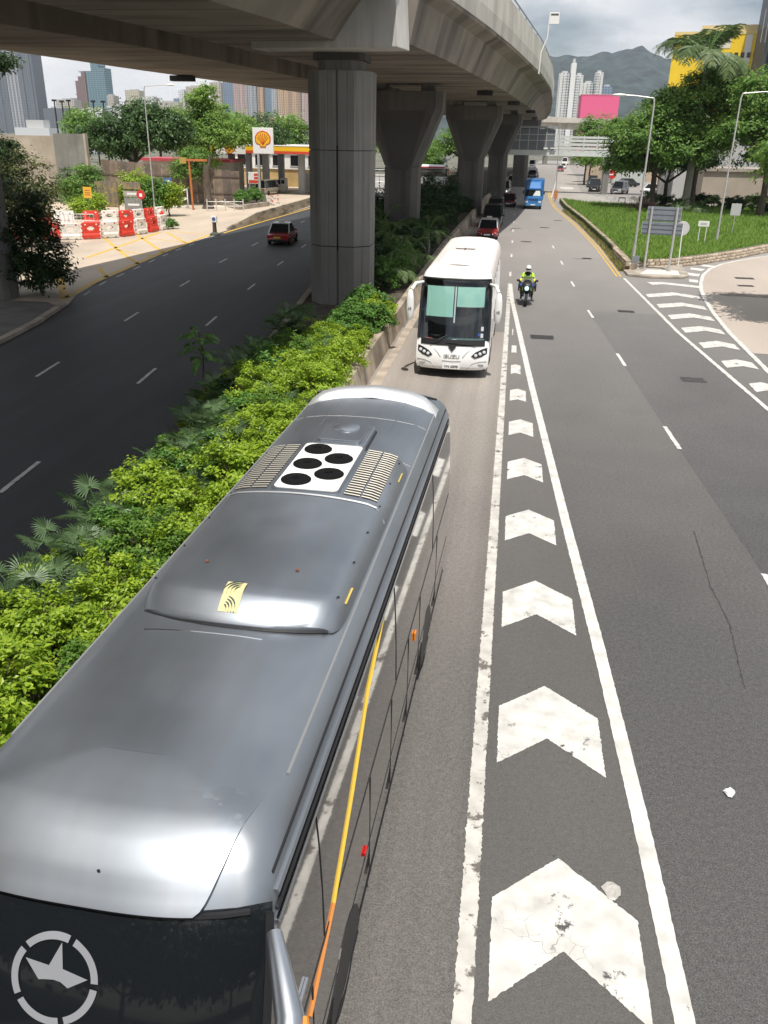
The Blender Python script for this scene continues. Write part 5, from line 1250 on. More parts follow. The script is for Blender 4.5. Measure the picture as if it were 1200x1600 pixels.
# ---------------------------------------------------------------- water-filled barriers
m_bred = M('barrier_red', (.66, .05, .03), .45, var=.12, vs=3); m_bwht = M('barrier_white', (.74, .72, .67), .5, var=.1, vs=3)
def barrier_proto(m, nm):
    t = thing('water_barrier', 'x', 'barrier')
    b = MB(); hw = .62
    prof = [(-.24, 0), (-.24, .28), (-.16, .42), (-.14, 1.12), (.14, 1.12), (.16, .42), (.24, .28), (.24, 0)]
    # body with an oval window: four lofted blocks round the hole
    b.extr([(-.24, .03), (-.25, .3), (-.17, .44), (-.16, .62), (.16, .62), (.17, .44), (.25, .3), (.24, .03)], 'x', -hw, hw)
    b.extr([(-.15, .92), (-.14, 1.2), (.14, 1.2), (.15, .92)], 'x', -hw, hw)
    b.extr([(-.16, .62), (-.15, .92), (.15, .92), (.16, .62)], 'x', -hw, -.3); b.extr([(-.16, .62), (-.15, .92), (.15, .92), (.16, .62)], 'x', .3, hw)
    for s in (-1, 1):
        for q in (-1, 1): b.extr([(-.155, .77+q*.15), (-.155, .77+q*.07), (.155, .77+q*.07), (.155, .77+q*.15)], 'x', s*.3, s*.18)
    b.build('shell', m, t, bevel=.025)
    for s in (-1, 1):
        for z in (.2, .5, .8, 1.05): MB().box(s*.66-.05, s*.66+.05, -.07, .07, z-.05, z+.05).build('hinge_lug', m, t)
        MB().box(s*.35-.08, s*.35+.08, -.255, -.24, .02, .12).build('drain_foot', M('barrier_foot_brown', (.25, .2, .17), .8), t)  # brown drain feet on the front of the base
        MB().lathe([(.06, 0), (.06, .03)], (s*.4, 0, 1.2), 'z', 10).build('filler_cap', m, t)
        MB().box(s*.42-.06, s*.42+.06, -.151, -.146, 1.02, 1.12).build('reflector', m_red if m is m_bwht else m_plate_w, t)
    return t
pr_r, pr_w = barrier_proto(m_bred, 'r'), barrier_proto(m_bwht, 'w')
used = {'r': False, 'w': False}
front = [((-35.7, 61.0), 'w'), ((-34.35, 61.45), 'r'), ((-33.05, 62.0), 'w'), ((-31.9, 62.95), 'r'), ((-30.95, 64.1), 'w'), ((-30.2, 65.55), 'r'), ((-29.8, 67.3), 'w'), ((-29.55, 69.2), 'r'), ((-29.4, 71.0), 'w'), ((-37.05, 60.8), 'r')]
back = [((-40.3, 71.2), 'r'), ((-35.3, 73.4), 'w'), ((-34.1, 74.2), 'r'), ((-33.6, 75.6), 'w'), ((-33.2, 77.2), 'r'), ((-32.9, 78.9), 'w'), ((-36.6, 72.6), 'r'), ((-30.6, 73.9), 'r'), ((-31.5, 75.6), 'w')]
cnt = {}
for row, lst in (('front', sorted(front)), ('back', sorted(back))):
    for i, ((x, y), k) in enumerate(lst):
        p = pr_r if k == 'r' else pr_w
        o = p if not used[k] else copy_tree(p); used[k] = True
        ang = (8, 10, 20, 28, 42, 56, 68, 78, 84, 86)[i] if row == 'front' else (12, 22, 30, 55, 70, 78, 82, 110, 110)[i]
        o.location = (x, y, .015); o.rotation_euler.z = R(ang)
        col_ = 'red' if k == 'r' else 'white'
        cnt[row+k] = cnt.get(row+k, 0)+1; od = ('first', 'second', 'third', 'fourth', 'fifth', 'sixth')[cnt[row+k]-1]
        tag(o, f'{od} {col_} water barrier of the {"kerbside row, counted from the shaded bank" if row == "front" else "rear row, counted from the arrow board"}', 'barrier', f'{col_} water barriers, {row} row')
# arrow board and steel railing inside the barrier ring
t = thing('arrow_board', 'white board with two small red arrows behind the barriers', 'sign', (-38.6, 71.6, 0), R(12))
MB().box(-.85, .85, -.02, .02, .25, 1.25).build('board', m_plate_w, t, bevel=.01)
for x in (-.35, .35):
    MB().extr([(x-.16, .42), (x, .36), (x+.16, .42), (x, .58)], 'y', -.026, -.02).build('arrow', M('sign_red'), t); MB().tube((x*2, .05, 0), (x*2, .05, .9), .03, n=5).build('leg', m_galv, t)
t = thing('steel_railing', 'grey steel crowd railing behind the kerbside barriers', 'railing', (-36.8, 70.4, 0), R(14))
for z in (.15, .6, 1.1): MB().tube((-1.4, 0, z), (1.4, 0, z), .03, n=6).build('rail', m_galv, t)
for i in range(9): MB().tube((-1.4+.35*i, 0, 0 if i % 4 == 0 else .15), (-1.4+.35*i, 0, 1.1), .022, n=5).build('baluster', m_galv, t)
# signs and boards among the shrubs
t = thing('yellow_sign', 'orange-yellow square sign on a thin post in the shrubs', 'road sign', (-38.4, 76, 0))
ys = MB().box(-.4, .4, -.02, .02, 2.0, 2.95).build('plate', M('sign_yellow', (.72, .40, .04), .5), t); MB().tube((0, .05, 0), (0, .05, 2.9), .035, n=6).build('post', M('post_green', (.12, .2, .1), .6), t)
for z in (2.62, 2.42, 2.25): MB().box(-.25, .25, -.0245, -.02, z, z+.07).build('lettering_band', M('letter_brown', (.3, .14, .02), .6), ys)
t = thing('stop_disc', 'round red sign with white centre mark beside the grey boards', 'road sign', (-33.5, 76.4, 0))
MB().lathe([(.42, -.015), (.42, .015)], (0, 0, 2.4), 'y', 8).build('disc', M('sign_red'), t); MB().box(-.14, .14, -.022, -.016, 2.22, 2.5).build('centre_mark', m_plate_w, t); MB().tube((0, .05, 0), (0, .05, 2.5), .035, n=6).build('post', m_galv, t)
m_rustb = M('board_rust', (.17, .15, .12), .7, col2=(.34, .25, .10), vs=2.2, lo=.45, hi=.62)
t = thing('notice_board', 'large weathered dark board on posts among the shrubs', 'board', (-38.45, 80, 0), R(3))
MB().box(-1.1, 1.1, -.04, .04, .95, 3.25).build('panel', m_rustb, t)
for x in (-1.1, 1.05): MB().tube((x, -.05, 0), (x, -.05, 3.3), .05, n=6).build('post', M('post_wood', (.2, .14, .09), .8), t)
t = thing('stacked_boards', 'three small grey boards stacked on posts beside the vine', 'board', (-36.0, 80.2, 0), R(5))
for z0, z1, c in ((2.6, 3.25, 'board_rust'), (1.95, 2.45, 'board_pale'), (.6, 1.85, 'board_grey')):
    p = MB().box(-.85, .85, -.04, .04, z0, z1).build('panel', m_rustb if c == 'board_rust' else M(c, (.36, .35, .32) if c == 'board_pale' else (.24, .24, .23), .7, var=.2, vs=3), t)
    if c != 'board_rust': MB().box(-.5, .6, -.0455, -.04, (z0+z1)/2-.09, (z0+z1)/2+.09).build('lettering_band', m_plate_w, p)
for x in (-.7, .7): MB().tube((x, .07, 0), (x, .07, 3.2), .05, n=6).build('post', M('post_wood'), t)
t = thing('blue_sign', 'small blue rectangular sign by the white gate', 'road sign', (-37.2, 92, 0)); MB().box(-.45, .45, -.02, .02, 2.55, 3.1).build('plate', M('sign_blue', (.05, .14, .45), .5), t); MB().tube((0, .05, 0), (0, .05, 3.1), .04, n=6).build('post', m_galv, t); MB().box(-.3, .3, -.0245, -.02, 2.75, 2.87).build('lettering_band', m_plate_w, t)
t = thing('green_banner', 'upright green and white banner sign left of the gate', 'banner', (-38.4, 93, 0)); MB().box(-.4, .4, -.02, .02, .2, 2.0).build('panel', M('banner_green', (.03, .33, .22), .5), t); MB().box(-.4, .4, -.026, -.021, .2, .5).build('white_foot', m_plate_w, t); MB().tube((-.42, 0, 0), (-.42, 0, 2.1), .03, n=5).build('post', m_galv, t)
t = thing('timber_gate', 'white barred gate with diagonal braces', 'gate', (-36.6, 92.9, 0), R(5))
for z in (.1, 1.0, 1.9): MB().box(-1.25, 1.25, -.03, .03, z, z+.1).build('bar', m_plate_w, t)
for x in (-1.25, 1.15): MB().box(x, x+.1, -.04, .04, 0, 2.05).build('stile', m_plate_w, t)
MB().path([(-1.2, -.05, .1), (1.2, -.05, 1.0)], .045, 4).build('brace', m_plate_w, t); MB().path([(-1.2, -.05, 1.05), (1.2, -.05, 1.95)], .045, 4).build('brace', m_plate_w, t)
t = thing('height_frame', 'tall orange T-shaped height restriction frame', 'frame', (-34.1, 91, 0))
MB().path([(0, 0, 0), (-.1, 0, 4.9)], .11, 6).build('post', M('frame_orange', (.48, .16, .05), .6, var=.2, vs=2), t); MB().box(-1.0, 1.9, -.06, .06, 4.85, 5.08).build('beam', M('frame_orange'), t); MB().box(-1.1, -.4, -.1, .1, 4.6, 5.2).build('sign_box', M('box_ochre', (.42, .3, .08), .6), t)
t = thing('guard_posts', 'row of five white posts with thin rails beside the planted bed', 'railing', (-30.5, 91, 0), R(22))
for i in range(5): MB().prism(octo(-1.9+.95*i, 0, .06, .06, .02), 0, 1.2).build('post', M('post_offwhite', (.5, .48, .43), .7), t)
for z in (.5, .95): MB().tube((-1.9, 0, z), (1.9, 0, z), .02, n=5).build('rail', m_galv, t)
for i, (x, y) in enumerate(((-28.6, 102.4), (-28.2, 104), (-28.0, 100.8))):
    t = thing('marker_post', 'short pink and white marker post at the station entrance', 'post', (x, y, 0), 0, 'marker posts')
    for z, mm in ((0, m_plate_w), (.3, M('pink_band', (.7, .25, .22), .5)), (.6, m_plate_w), (.85, M('pink_band'))): MB().lathe([(.1, z), (.1, z+.3 if z < .8 else z+.2)], (0, 0, 0), 'z', 8).build('band', mm, t)
    MB().prism(octo(0, 0, .22, .22, .05), 0, .06).build('foot', m_dark, t)
t = thing('planted_bed', 'raised stone-edged bed of low shrubs in front of the station', 'planter', (-31, 101, 0))
bedp = [(-2.75, -2), (1.4, -8), (2.9, -1.7), (-.6, 10), (-6, 12)]
MB().prism(bedp, 0, .4).build('soil', m_soil, t)
for (a, b) in zip(bedp, bedp[1:]+bedp[:1]):
    n = max(2, int((Vector(a)-Vector(b)).length/.9)); d = (Vector(b)-Vector(a)).normalized()
    for k in range(n):
        c = Vector(a).lerp(Vector(b), (k+.5)/n); MB().cbox((c.x, c.y, .25), ((Vector(a)-Vector(b)).length/n-.05, .3, .5), math.atan2(d.y, d.x)).build('edging_stone', m_kerb, t, bevel=.03)

# ================================================================ FOOTBRIDGE across the road ahead
fb = thing('footbridge', 'white railed footbridge crossing the road beneath the flyover', 'footbridge', (0, 140, 0))
m_fbw = M('footbridge_paint', (.58, .62, .60), .5, var=.06, vs=1)
MB().box(-2.6, 24, 0, 3., 5.35, 6.1).build('deck_beam', m_fbw, fb)
for i in range(9):
    x0 = 5.6+2.05*i
    for z in (6.25, 6.78, 7.3, 7.8): MB().box(x0+.06, x0+1.99, -.03, .05, z, z+(.36 if z < 7.7 else .3)).build('rail_panel', M('rail_pale', (.60, .62, .61), .5), fb)
    MB().box(x0-.07, x0+.07, -.08, .1, 6.1, 8.25).build('rail_post', m_fbw, fb)
m_mesh = M('mesh_grey', (.16, .18, .20), .4, metal=.3)
for i in range(6):
    x0 = -2.5+1.32*i; MB().box(x0+.05, x0+1.27, -.02, .02, 6.1, 9.0).build('screen_pane', m_mesh, fb); MB().box(x0-.05, x0+.05, -.06, .06, 6.1, 9.2).build('mullion', m_galv, fb)
for z in (7.4, 8.2, 9.15): MB().box(-2.55, 5.5, -.05, .05, z, z+.09).build('transom', m_galv, fb)
MB().box(-2.7, 5.6, -.3, 3.2, 9.2, 9.4).build('canopy', M('canopy_grey', (.3, .32, .33), .5), fb)
for x in (-3.4, 13.6, 22): MB().prism(octo(x, 1.5, .5, .5, .15), 0, 5.36).build('column', m_pier, fb)
t = thing('footbridge_lamp', 'small lit lamp cluster hung on the footbridge beam', 'lamp', (4.1, 139.75, 6.35)); MB().box(-.3, .3, -.1, .1, -.1, .12).build('housing', m_plate_w, t); MB().box(.7, 1.5, -.08, .08, -.02, .12).build('housing', m_plate_w, t); MB().tube((-.2, .05, .05), (1.3, .05, .05), .03, n=5).build('cable', m_dark, t)
rp = thing('far_ramp', 'pale curved ramp with parapet beyond the footbridge', 'ramp', (0, 0, 0))
rg = [[(x+dx, y, z) for dx, z in ((0, 11.2), (6, 11.2), (6.5, 12.6), (6.5, 14.6), (6.2, 14.6), (6.2, 13), (0, 13))] for x, y in ((9.5, 292), (12.5, 300), (17, 312), (24, 330), (34, 350))]
rings = [[(x, y-0, 11.0-.15*k), (x, y, 12.3), (x, y-1., 12.6), (x, y-1., 14.4-.15*k), (x, y-.7, 14.4-.15*k), (x, y-.7, 12.9), (x, y+8, 12.9), (x, y+8, 11.)] for k, (x, y) in enumerate(((6, 296), (10, 300), (14, 302), (19, 302), (26, 299), (36, 294)))]
MB().loft(rings).build('deck', m_par, rp)
for x in (9, 18, 28): MB().prism(octo(x, 304, .8, .8, .2), 0, 11.2).build('column', m_pier, rp)
# ================================================================ FILLING STATION
st = thing('filling_station', 'filling station with flat canopy, yellow and red fascia and white kiosk', 'filling station', (-30, 125, 0), R(-3))
m_swh = M('station_white', (.78, .77, .74), .5); m_syl = M('station_yellow', (.80, .48, .02), .45); m_srd = M('station_red', (.60, .07, .03), .45); m_sgr = M('station_grey', (.40, .43, .45), .6, var=.1, vs=.5)
MB().box(-11.4, 5, -7, 7.5, 5.2, 6.1).build('canopy_slab', m_sgr, st)
for z0, z1, mm, nm in ((5.55, 6.15, m_syl, 'fascia_yellow'), (5.22, 5.55, m_srd, 'fascia_red')):
    MB().box(-6.0, 5, -7.08, -7.0, z0, z1).build(nm, mm, st)
    MB().box(-11.48, -11.4, -7, 7.5, z0, z1).build(nm, mm, st)
MB().box(-11.48, -10.2, -7.1, -7.0, 5.22, 6.15).build('fascia_yellow', m_syl, st); MB().box(-10.2, -6.0, -7.12, -7.0, 5.1, 6.3).build('fascia_white', m_swh, st)
MB().box(-11.5, 5.1, -7.12, 7.6, 6.15, 6.25).build('roof_trim', m_swh, st)
for x, y in ((-9.6, -3), (-4.6, -3), (.6, -3), (-9.6, 4), (-4.6, 4), (.6, 4)): MB().prism(octo(x, y, .42, .42, .1), 0, 5.2).build('column', m_sgr, st)
MB().box(-16, 5, 13, 20, 0, 2.6).build('kiosk_base', M('kiosk_ochre', (.42, .30, .13), .7, var=.15, vs=.6), st); MB().box(-16.2, 5.2, 12.8, 20.2, 2.6, 5.0).build('kiosk_wall', m_swh, st); MB().box(-16.5, 5.5, 12.5, 20.5, 5.0, 5.3).build('kiosk_roof', m_sgr, st)
for i in range(7):
    w = MB().box(-14.6+2.9*i, -12.9+2.9*i, 12.74, 12.8, 3.1, 4.6).build('window', m_darkglass, st)
    MB().box(-14.7+2.9*i, -12.8+2.9*i, 12.7, 12.78, 3.0, 3.1).build('sill', m_sgr, w)
for i in range(3):
    p = MB().box(-7.6+4.6*i, -6.9+4.6*i, -1.6, -.4, .15, 1.9).build('fuel_pump', m_swh, st, bevel=.03); MB().box(-7.5+4.6*i, -7.0+4.6*i, -1.63, -1.6, 1.2, 1.7).build('pump_screen', m_dark, p); MB().box(-8.0+4.6*i, -6.5+4.6*i, -2, 0, 0, .15).build('pump_island', m_kerb, p)
for i in range(3): MB().box(1.6+1.1*i, 2.6+1.1*i, 12.72, 12.79, .2, 2.3).build('shutter', M('shutter_rose', (.45, .22, .2), .6), st)
def scallop(parent, x, y, z, s, nm='shell_emblem'):
    # fan of seven ribs above a small foot, red rim round yellow
    P = []
    for k in range(25):
        a = R(-38+256*k/24); r = 1+.05*abs(math.sin(7*(a+R(38))/R(256)*math.pi)); P.append((r*math.cos(a)*1.0, r*math.sin(a)*.92+.05))
    P += [(-.42, -.62), (-.38, -.92), (.38, -.92), (.42, -.62)]
    sc = lambda k: [(x+px_*s*k, z+(pz_+.02)*s*k) for px_, pz_ in P]
    o = MB().extr(sc(1.0), 'y', y-.03, y).build(nm, m_srd, parent); MB().extr(sc(.86), 'y', y-.045, y-.03).build('shell_fill', m_syl, o)
    for k in range(7):
        a = R(90-66+22*k); MB().path([(x, y-.052, z-.62*s), (x+.76*s*math.cos(a), y-.052, z+.72*s*math.sin(a))], [.022*s, .045*s], 4).build('rib', m_srd, o)
    return o
scallop(st, -8.2, -7.13, 5.75, .72)
to = thing('price_totem', 'tall white totem with yellow and red scallop emblem before the station', 'sign', (-31.2, 109, 0))
MB().box(-1.3, 1.3, -.15, .15, 5.35, 8.3).build('panel', m_swh, to, bevel=.04); MB().tube((-.7, 0, 0), (-.7, 0, 5.4), .16, n=10).build('post', m_galv, to); MB().tube((.7, .05, 4.2), (.7, .05, 5.4), .1, n=8).build('stub_post', m_galv, to)
scallop(to, 0, -.155, 6.95, .98)
ps = thing('price_sign', 'white and red price board on two posts by the planted bed', 'sign', (-33.5, 112, 0))
MB().box(-.75, .75, -.06, .06, 1.7, 3.1).build('panel', m_swh, ps, bevel=.02)
for z0, z1, x0 in ((2.65, 2.95, 0.05), (2.25, 2.55, .05), (1.78, 2.15, -.65)): MB().box(x0, .65, -.07, -.06, z0, z1).build('price_strip', m_srd, ps)
for x in (-.6, .6): MB().tube((x, .0, 0), (x, 0, 1.75), .05, n=6).build('post', m_galv, ps)
# walls and sheds left of the station
wl = thing('concrete_wall', 'tall blank grey concrete wall slab behind the shrubs', 'wall', (-47.6, 95, 0))
m_slab = M('slab_concrete', (.20, .20, .18), .9, var=.2, vs=.4, stain=.5, stain_sc=(1, 1, .2), stain_col=(.08, .08, .07))
MB().box(-3.6, 0, -.2, .2, 0, 7.25).build('slab', m_slab, wl); MB().box(-14, -3.62, .1, .4, 0, 7.0).build('side_slab', M('slab_warm', (.34, .30, .24), .9, var=.2, vs=.5), wl); MB().box(.0, .25, -.3, .3, 0, 7.3).build('edge_post', M('slab_warm'), wl)
fn = thing('brown_fence', 'long weathered brown sheet fence behind the gate and trees', 'fence', (-47.2, 97.5, 0), R(5))
for i in range(16): MB().box(1.0*i, 1.0*i+.96, -.03+.02*(i % 2), .03+.02*(i % 2), .1, 4.6-.06*i).build('sheet', M('fence_brown_%d' % (i % 3), ((.17, .13, .10), (.21, .16, .12), (.14, .11, .09))[i % 3], .8, var=.25, vs=1.2), fn)
for z in (1.2, 3.0): MB().box(0, 16, -.09, -.03, z, z+.12).build('rail', M('fence_rail', (.12, .09, .07), .8), fn)
sh = thing('market_shed', 'low white shed with red roof edge behind the trees', 'shed', (-42, 118, 0)); MB().box(-9, 3.5, 0, 6, 0, 4.0).build('wall', M('shed_wall', (.5, .47, .43), .7, var=.15, vs=.6), sh); MB().box(-9.3, 3.8, -.4, 6.3, 4.0, 4.35).build('roof', M('shed_red', (.45, .06, .08), .5), sh)
gw = thing('rubble_wall', 'stained grey white wall beside the station entrance', 'wall', (-36.8, 108, 0)); MB().box(-2.6, 2.2, -.15, .15, 0, 2.3).build('panel', M('stained_wall', (.22, .24, .25), .9, col2=(.5, .49, .46), vs=1., lo=.4, hi=.6), gw); MB().box(1.6, 2.3, -.2, .2, 0, 2.9).build('end_post', M('stained_wall'), gw)
ov = thing('elevated_road', 'distant elevated road with pale barrier behind the station', 'viaduct', (-70, 220, 0)); MB().box(-40, 45, 0, 10, 5.6, 6.8).build('deck', M('deck_grey', (.3, .32, .34), .8), ov); MB().box(-40, 45, -.3, 0, 6.6, 7.7).build('barrier', m_par, ov)
for x in (-30, -10, 10, 30): MB().prism(octo(x, 5, .8, .8, .2), 0, 5.6).build('column', m_pier, ov)
wf = thing('site_hoarding', 'white sheet hoarding and wire fence seen between the piers', 'fence', (-24.5, 128, 0), R(4))
for i in range(8): MB().box(-6+2*i, -4.06+2*i, -.03, .03, .1, 2.6).build('sheet', m_swh, wf)
for i in range(17): MB().tube((-6+1*i, -.4, 0), (-6+1*i, -.4, 3.2), .03, n=5).build('fence_post', m_galv, wf)
for z in (1.6, 3.2): MB().tube((-6, -.4, z), (10, -.4, z), .025, n=5).build('fence_wire', m_galv, wf)
# ================================================================ BUILDINGS
def block(lab, x0, x1, y, d, h, m, cap=.0, rz=0., fins=0, name='tower_block', cat='tower', capm=None, group=None, steps=None):
    t = thing(name, lab, cat, ((x0+x1)/2, y, 0), rz, group); w = (x1-x0)/2
    if steps:
        for i, (a, b, hh) in enumerate(steps): MB().box(-w+2*w*a, -w+2*w*b, -.6*i, d-.7*i, 0, hh).build('wall', m, t)
    else: MB().box(-w, w, 0, d, 0, h).build('wall', m, t)
    MB().box(-w*.5, w*.5, d*.25, d*.7, h-.05, h+max(2.5, cap)).build('roof_plant', capm or M('roof_plant_grey', (.45, .45, .45), .8), t)
    for k in range(fins):
        x = -w+2*w*(k+.5)/fins; f = w/fins*.42
        MB().box(x-f, x+f, -2.2, -.02, 0, h*(.97 if k % 2 else 1.0)).build('bay_column', m, t)
    return t
F1 = facade('f_cream', (.52, .47, .40), (.16, .17, .19), 4.2, 3.0, .52, .45)
F2 = facade('f_grey', (.42, .43, .45), (.15, .18, .22), 4., 3.0, .45, .4)
F3 = facade('f_pink', (.52, .36, .33), (.17, .16, .18), 4.4, 3., .5, .42, (.55, .5, .47))
F4 = facade('f_tan', (.55, .38, .24), (.15, .13, .13), 4.2, 3., .5, .42)
F5 = facade('f_blue', (.24, .31, .40), (.10, .16, .24), 4., 3., .3, .3)
F6 = facade('f_teal', (.26, .34, .38), (.05, .14, .18), 6., 3.6, .12, .30)
F7 = facade('f_brown', (.24, .15, .13), (.10, .09, .10), 4., 3., .5, .45)
F8 = facade('f_white', (.68, .68, .66), (.27, .30, .33), 4., 3., .48, .42)
F9 = facade('f_slate', (.16, .18, .21), (.08, .09, .11), 3.6, 3., .45, .4)
block('huge dark slate residential slab at the edge of the flyover', -1100, -1052, 1800, 40, 172, F9, fins=3)
block('tall pale ribbed residential tower beside the slate slab', -1051, -1021, 1790, 40, 170, F2, fins=4)
block('tall grey blank-sided residential tower right of the ribbed tower', -1020, -985, 1780, 40, 172, F9, fins=2)
block('dark grey slab block at the foot of the tall grey tower', -821, -779, 1500, 30, 42, F9)
block('cream low block beyond the railway poles', -902, -864, 1700, 30, 62, F1)
block('pale grey stepped block behind the cream low block', -950, -905, 1850, 30, 76, F2, steps=((0, .4, 70), (.4, .7, 78), (.7, 1, 66)))
block('slim brown tower next to the teal glass tower', -907, -884, 1800, 30, 116, F7, steps=((0, .3, 100), (.3, .65, 108), (.65, 1, 117)))
block('teal glass twin tower standing above the skyline', -882, -842, 1800, 34, 128, F6, steps=((0, .3, 118), (.3, .7, 133), (.7, 1, 124)), capm=M('crown_blue', (.3, .4, .46), .4))
block('white low block under the slim brown tower', -754, -708, 1500, 30, 42, F8)
block('long white low block below the teal tower', -751, -702, 1600, 30, 50, F8)
block('small cream tower right of the teal tower', -846, -828, 1800, 26, 74, F1)
block('white and yellow tower behind the leafy trees', -802, -772, 1800, 26, 84, facade('f_yel', (.58, .54, .40), (.2, .2, .2), 4., 3., .5, .42))
block('low white block between the yellow tower and the lamp post', -748, -719, 1750, 26, 70, F8)
block('pale low block behind the lamp post', -719, -671, 1750, 26, 62, F1)
block('thin white wing-edged tower left of the cream pair', -684, -673, 1790, 26, 84, F8)
block('cream tower with rose flank behind the tall tree', -672, -640, 1800, 30, 92, F1, fins=3)
block('second cream tower partly behind the tall tree', -622, -598, 1800, 30, 100, F1, fins=3)
block('blue grey glass tower between cream and rose towers', -598, -574, 1810, 30, 104, F5)
block('rose tower with white centre strip', -573, -545, 1800, 30, 108, F3, fins=4)
block('blue and white narrow tower beside the rose tower', -544, -526, 1800, 30, 98, F2, fins=3)
block('tan narrow tower in the middle of the right skyline', -524, -512, 1800, 30, 96, F4, fins=2)
block('dark blue narrow tower between tan and grey', -511, -496, 1810, 30, 98, F5)
block('grey slim tower left of the orange one', -495, -484, 1800, 30, 98, F2)
block('orange-tan tower next to the grooved pier', -483, -470, 1800, 30, 98, F4)
block('wide tan and brown tower with many bays', -469, -436, 1800, 30, 98, F4, fins=6)
block('rose grey tower at the pier edge', -435, -400, 1810, 30, 98, F3, fins=3)
block('low hazy blue block at the far end of the elevated road', -855, -826, 2200, 30, 84, F5)
block('low ochre station-like block in front of the tan towers', -417, -367, 1500, 30, 34, F4)
block('white site office blocks above the concrete wall', -176, -163, 300, 10, 8.2, M('site_white', (.6, .62, .64), .6), name='site_office', cat='building')
block('grey blue site cabin beside the white office', -163, -150, 310, 10, 7.0, M('site_blue', (.38, .42, .5), .6), name='site_office', cat='building')
for i, (x, y) in enumerate(((-106.5, 200), (-103, 200), (-98, 202), (-96.5, 204), (-107.8, 206))):
    t = thing('dark_mast', 'slender dark mast standing behind the left trees', 'mast', (x, y, 0), 0, 'dark masts'); MB().tube((0, 0, 0), (0, 0, 14), .22, .16, 6).build('shaft', m_dark, t); MB().box(-.5, .5, -.2, .2, 13.6, 14.0).build('head', m_dark, t)
# right side
pk = thing('pink_building', 'plain bright pink building block below the mountain', 'building', (34.5, 420, 0)); MB().box(-8.4, 8, 0, 20, 0, 26).build('wall', M('pink_wall', (.78, .13, .28), .7), pk); MB().box(-8.5, 8.1, -.1, 20.1, 25.7, 26.1).build('parapet', M('pink_trim', (.7, .2, .3), .7), pk)
block('white residential tower nearest the flyover parapet', 44, 58, 1200, 20, 84, F8, fins=3)
block('taller white tower with blank centre core', 58, 64, 1195, 20, 95, M('core_white', (.75, .75, .73), .7), cap=5)
block('white residential tower right of the tall core', 64, 74, 1200, 20, 82, F8, fins=2)
block('pale white tower behind the pink building', 77, 92, 1250, 20, 76, F8, fins=3)
block('white tower with taller core behind the pink building', 92, 102, 1245, 20, 88, F8, fins=2)
block('pale blue glass block right of the white towers', 102, 116, 1250, 20, 72, F5)
yb = thing('yellow_building', 'tall yellow industrial building with white stripe behind the palm', 'building', (51.6, 262, 0), R(-11))
m_yw = M('yellow_wall', (.88, .60, .025), .6, var=.04, vs=.3); m_yo = M('orange_wall', (.75, .27, .02), .6)
MB().box(-12.6, 12.3, 0, 24, 16, 34.2).build('wall', m_yw, yb); MB().box(-12.55, 12.25, .05, 24, 0, 16).build('base_wall', m_yo, yb); MB().box(-6, 8, 2, 20, 34.2, 36).build('roof_house', M('roof_cream', (.6, .5, .3), .7), yb); MB().box(-12.7, 12.4, -.1, 24.1, 33.6, 34.4).build('parapet', M('yellow_pale', (.75, .6, .25), .6), yb)
for x0, x1 in ((5.4, 7.0), (-2.2, -.6)): MB().box(x0, x1, -.06, .0, 2, 33.5).build('white_stripe', m_swh, yb)
MB().box(-9.5, 1.8, -.09, -.06, 30.4, 33.3).build('name_band', M('band_pale', (.75, .72, .6), .6), yb)
text_mesh('letter_t', 'T', 2.7, m_srd, yb, (-6.9, -.11, 32.1), (R(90), 0, 0), .02, bold=.06); text_mesh('letter_e', 'E', 2.7, m_dark, yb, (-5.1, -.11, 31.7), (R(90), 0, 0), .02, bold=.06)
for r in range(6):
    for c in range(7):
        w = MB().box(1.6+1.55*c, 2.5+1.55*c, -.10, -.062, 28.2-3.4*r, 29.4-3.4*r).build('window', m_darkglass, yb)
dk = thing('dark_tower', 'dark slate office tower right of the yellow building', 'tower', (66.2, 240, 0)); MB().box(-7.0, 14, 0, 20, 0, 60).build('wall', M('slate_wall', (.09, .11, .15), .5), dk); MB().box(-8.6, -7.0, 3, 12, 0, 33.5).build('side_wing', M('slate_wing', (.06, .065, .07), .6), dk)
for k in range(9): MB().box(-6.8+2.2*k, -6.5+2.2*k, -.15, 0, 0, 60).build('mullion', M('slate_mullion', (.06, .07, .09), .4), dk)
for k in range(5): MB().tube((-10+1.0*k, 2, 30), (-10+1.0*k, 2, 37-.6*k), .08, n=4).build('roof_aerial', m_galv, dk)
bb = thing('beige_building', 'low beige wall of a building behind the island trees', 'building', (31, 126, 0)); MB().box(-6, 14, 0, 8, 0, 4.1).build('wall', M('beige_wall', (.36, .31, .25), .8, var=.1, vs=.4), bb); MB().box(-6.2, 14.2, -.3, 8.3, 4.1, 4.5).build('roof_edge', m_kerb, bb)
gb = thing('grey_building', 'pale grey building glimpsed between the trunks', 'building', (27.5, 140, 0)); MB().box(-4, 8, 0, 10, 0, 10.2).build('wall', M('pale_grey_wall', (.42, .42, .41), .8), gb)
for i in range(4): MB().box(-3.2+2.6*i, -1.6+2.6*i, -.08, 0, 7.4, 9.2).build('window', m_darkglass, gb)
yw = thing('yard_wall', 'low buff wall and steps beyond the parking yard', 'wall', (20, 190, 0)); MB().box(-6, 12, 0, 1, 0, 3.0).build('panel', M('buff_wall', (.45, .36, .27), .8, var=.1, vs=.4), yw); MB().box(-2, 6, -3, 0, 0, 1.2).build('step_block', m_kerb, yw)
wb = thing('white_cabin', 'pale corrugated cabin behind the yard', 'building', (21.5, 178, 0)); MB().box(-3, 3, 0, 4, 0, 4.2).build('wall', M('cabin_white', (.5, .53, .5), .6), wb)
for i in range(12): MB().box(-2.9+.5*i, -2.7+.5*i, -.06, 0, .1, 4.1).build('corrugation', M('cabin_rib', (.42, .46, .44), .6), wb)
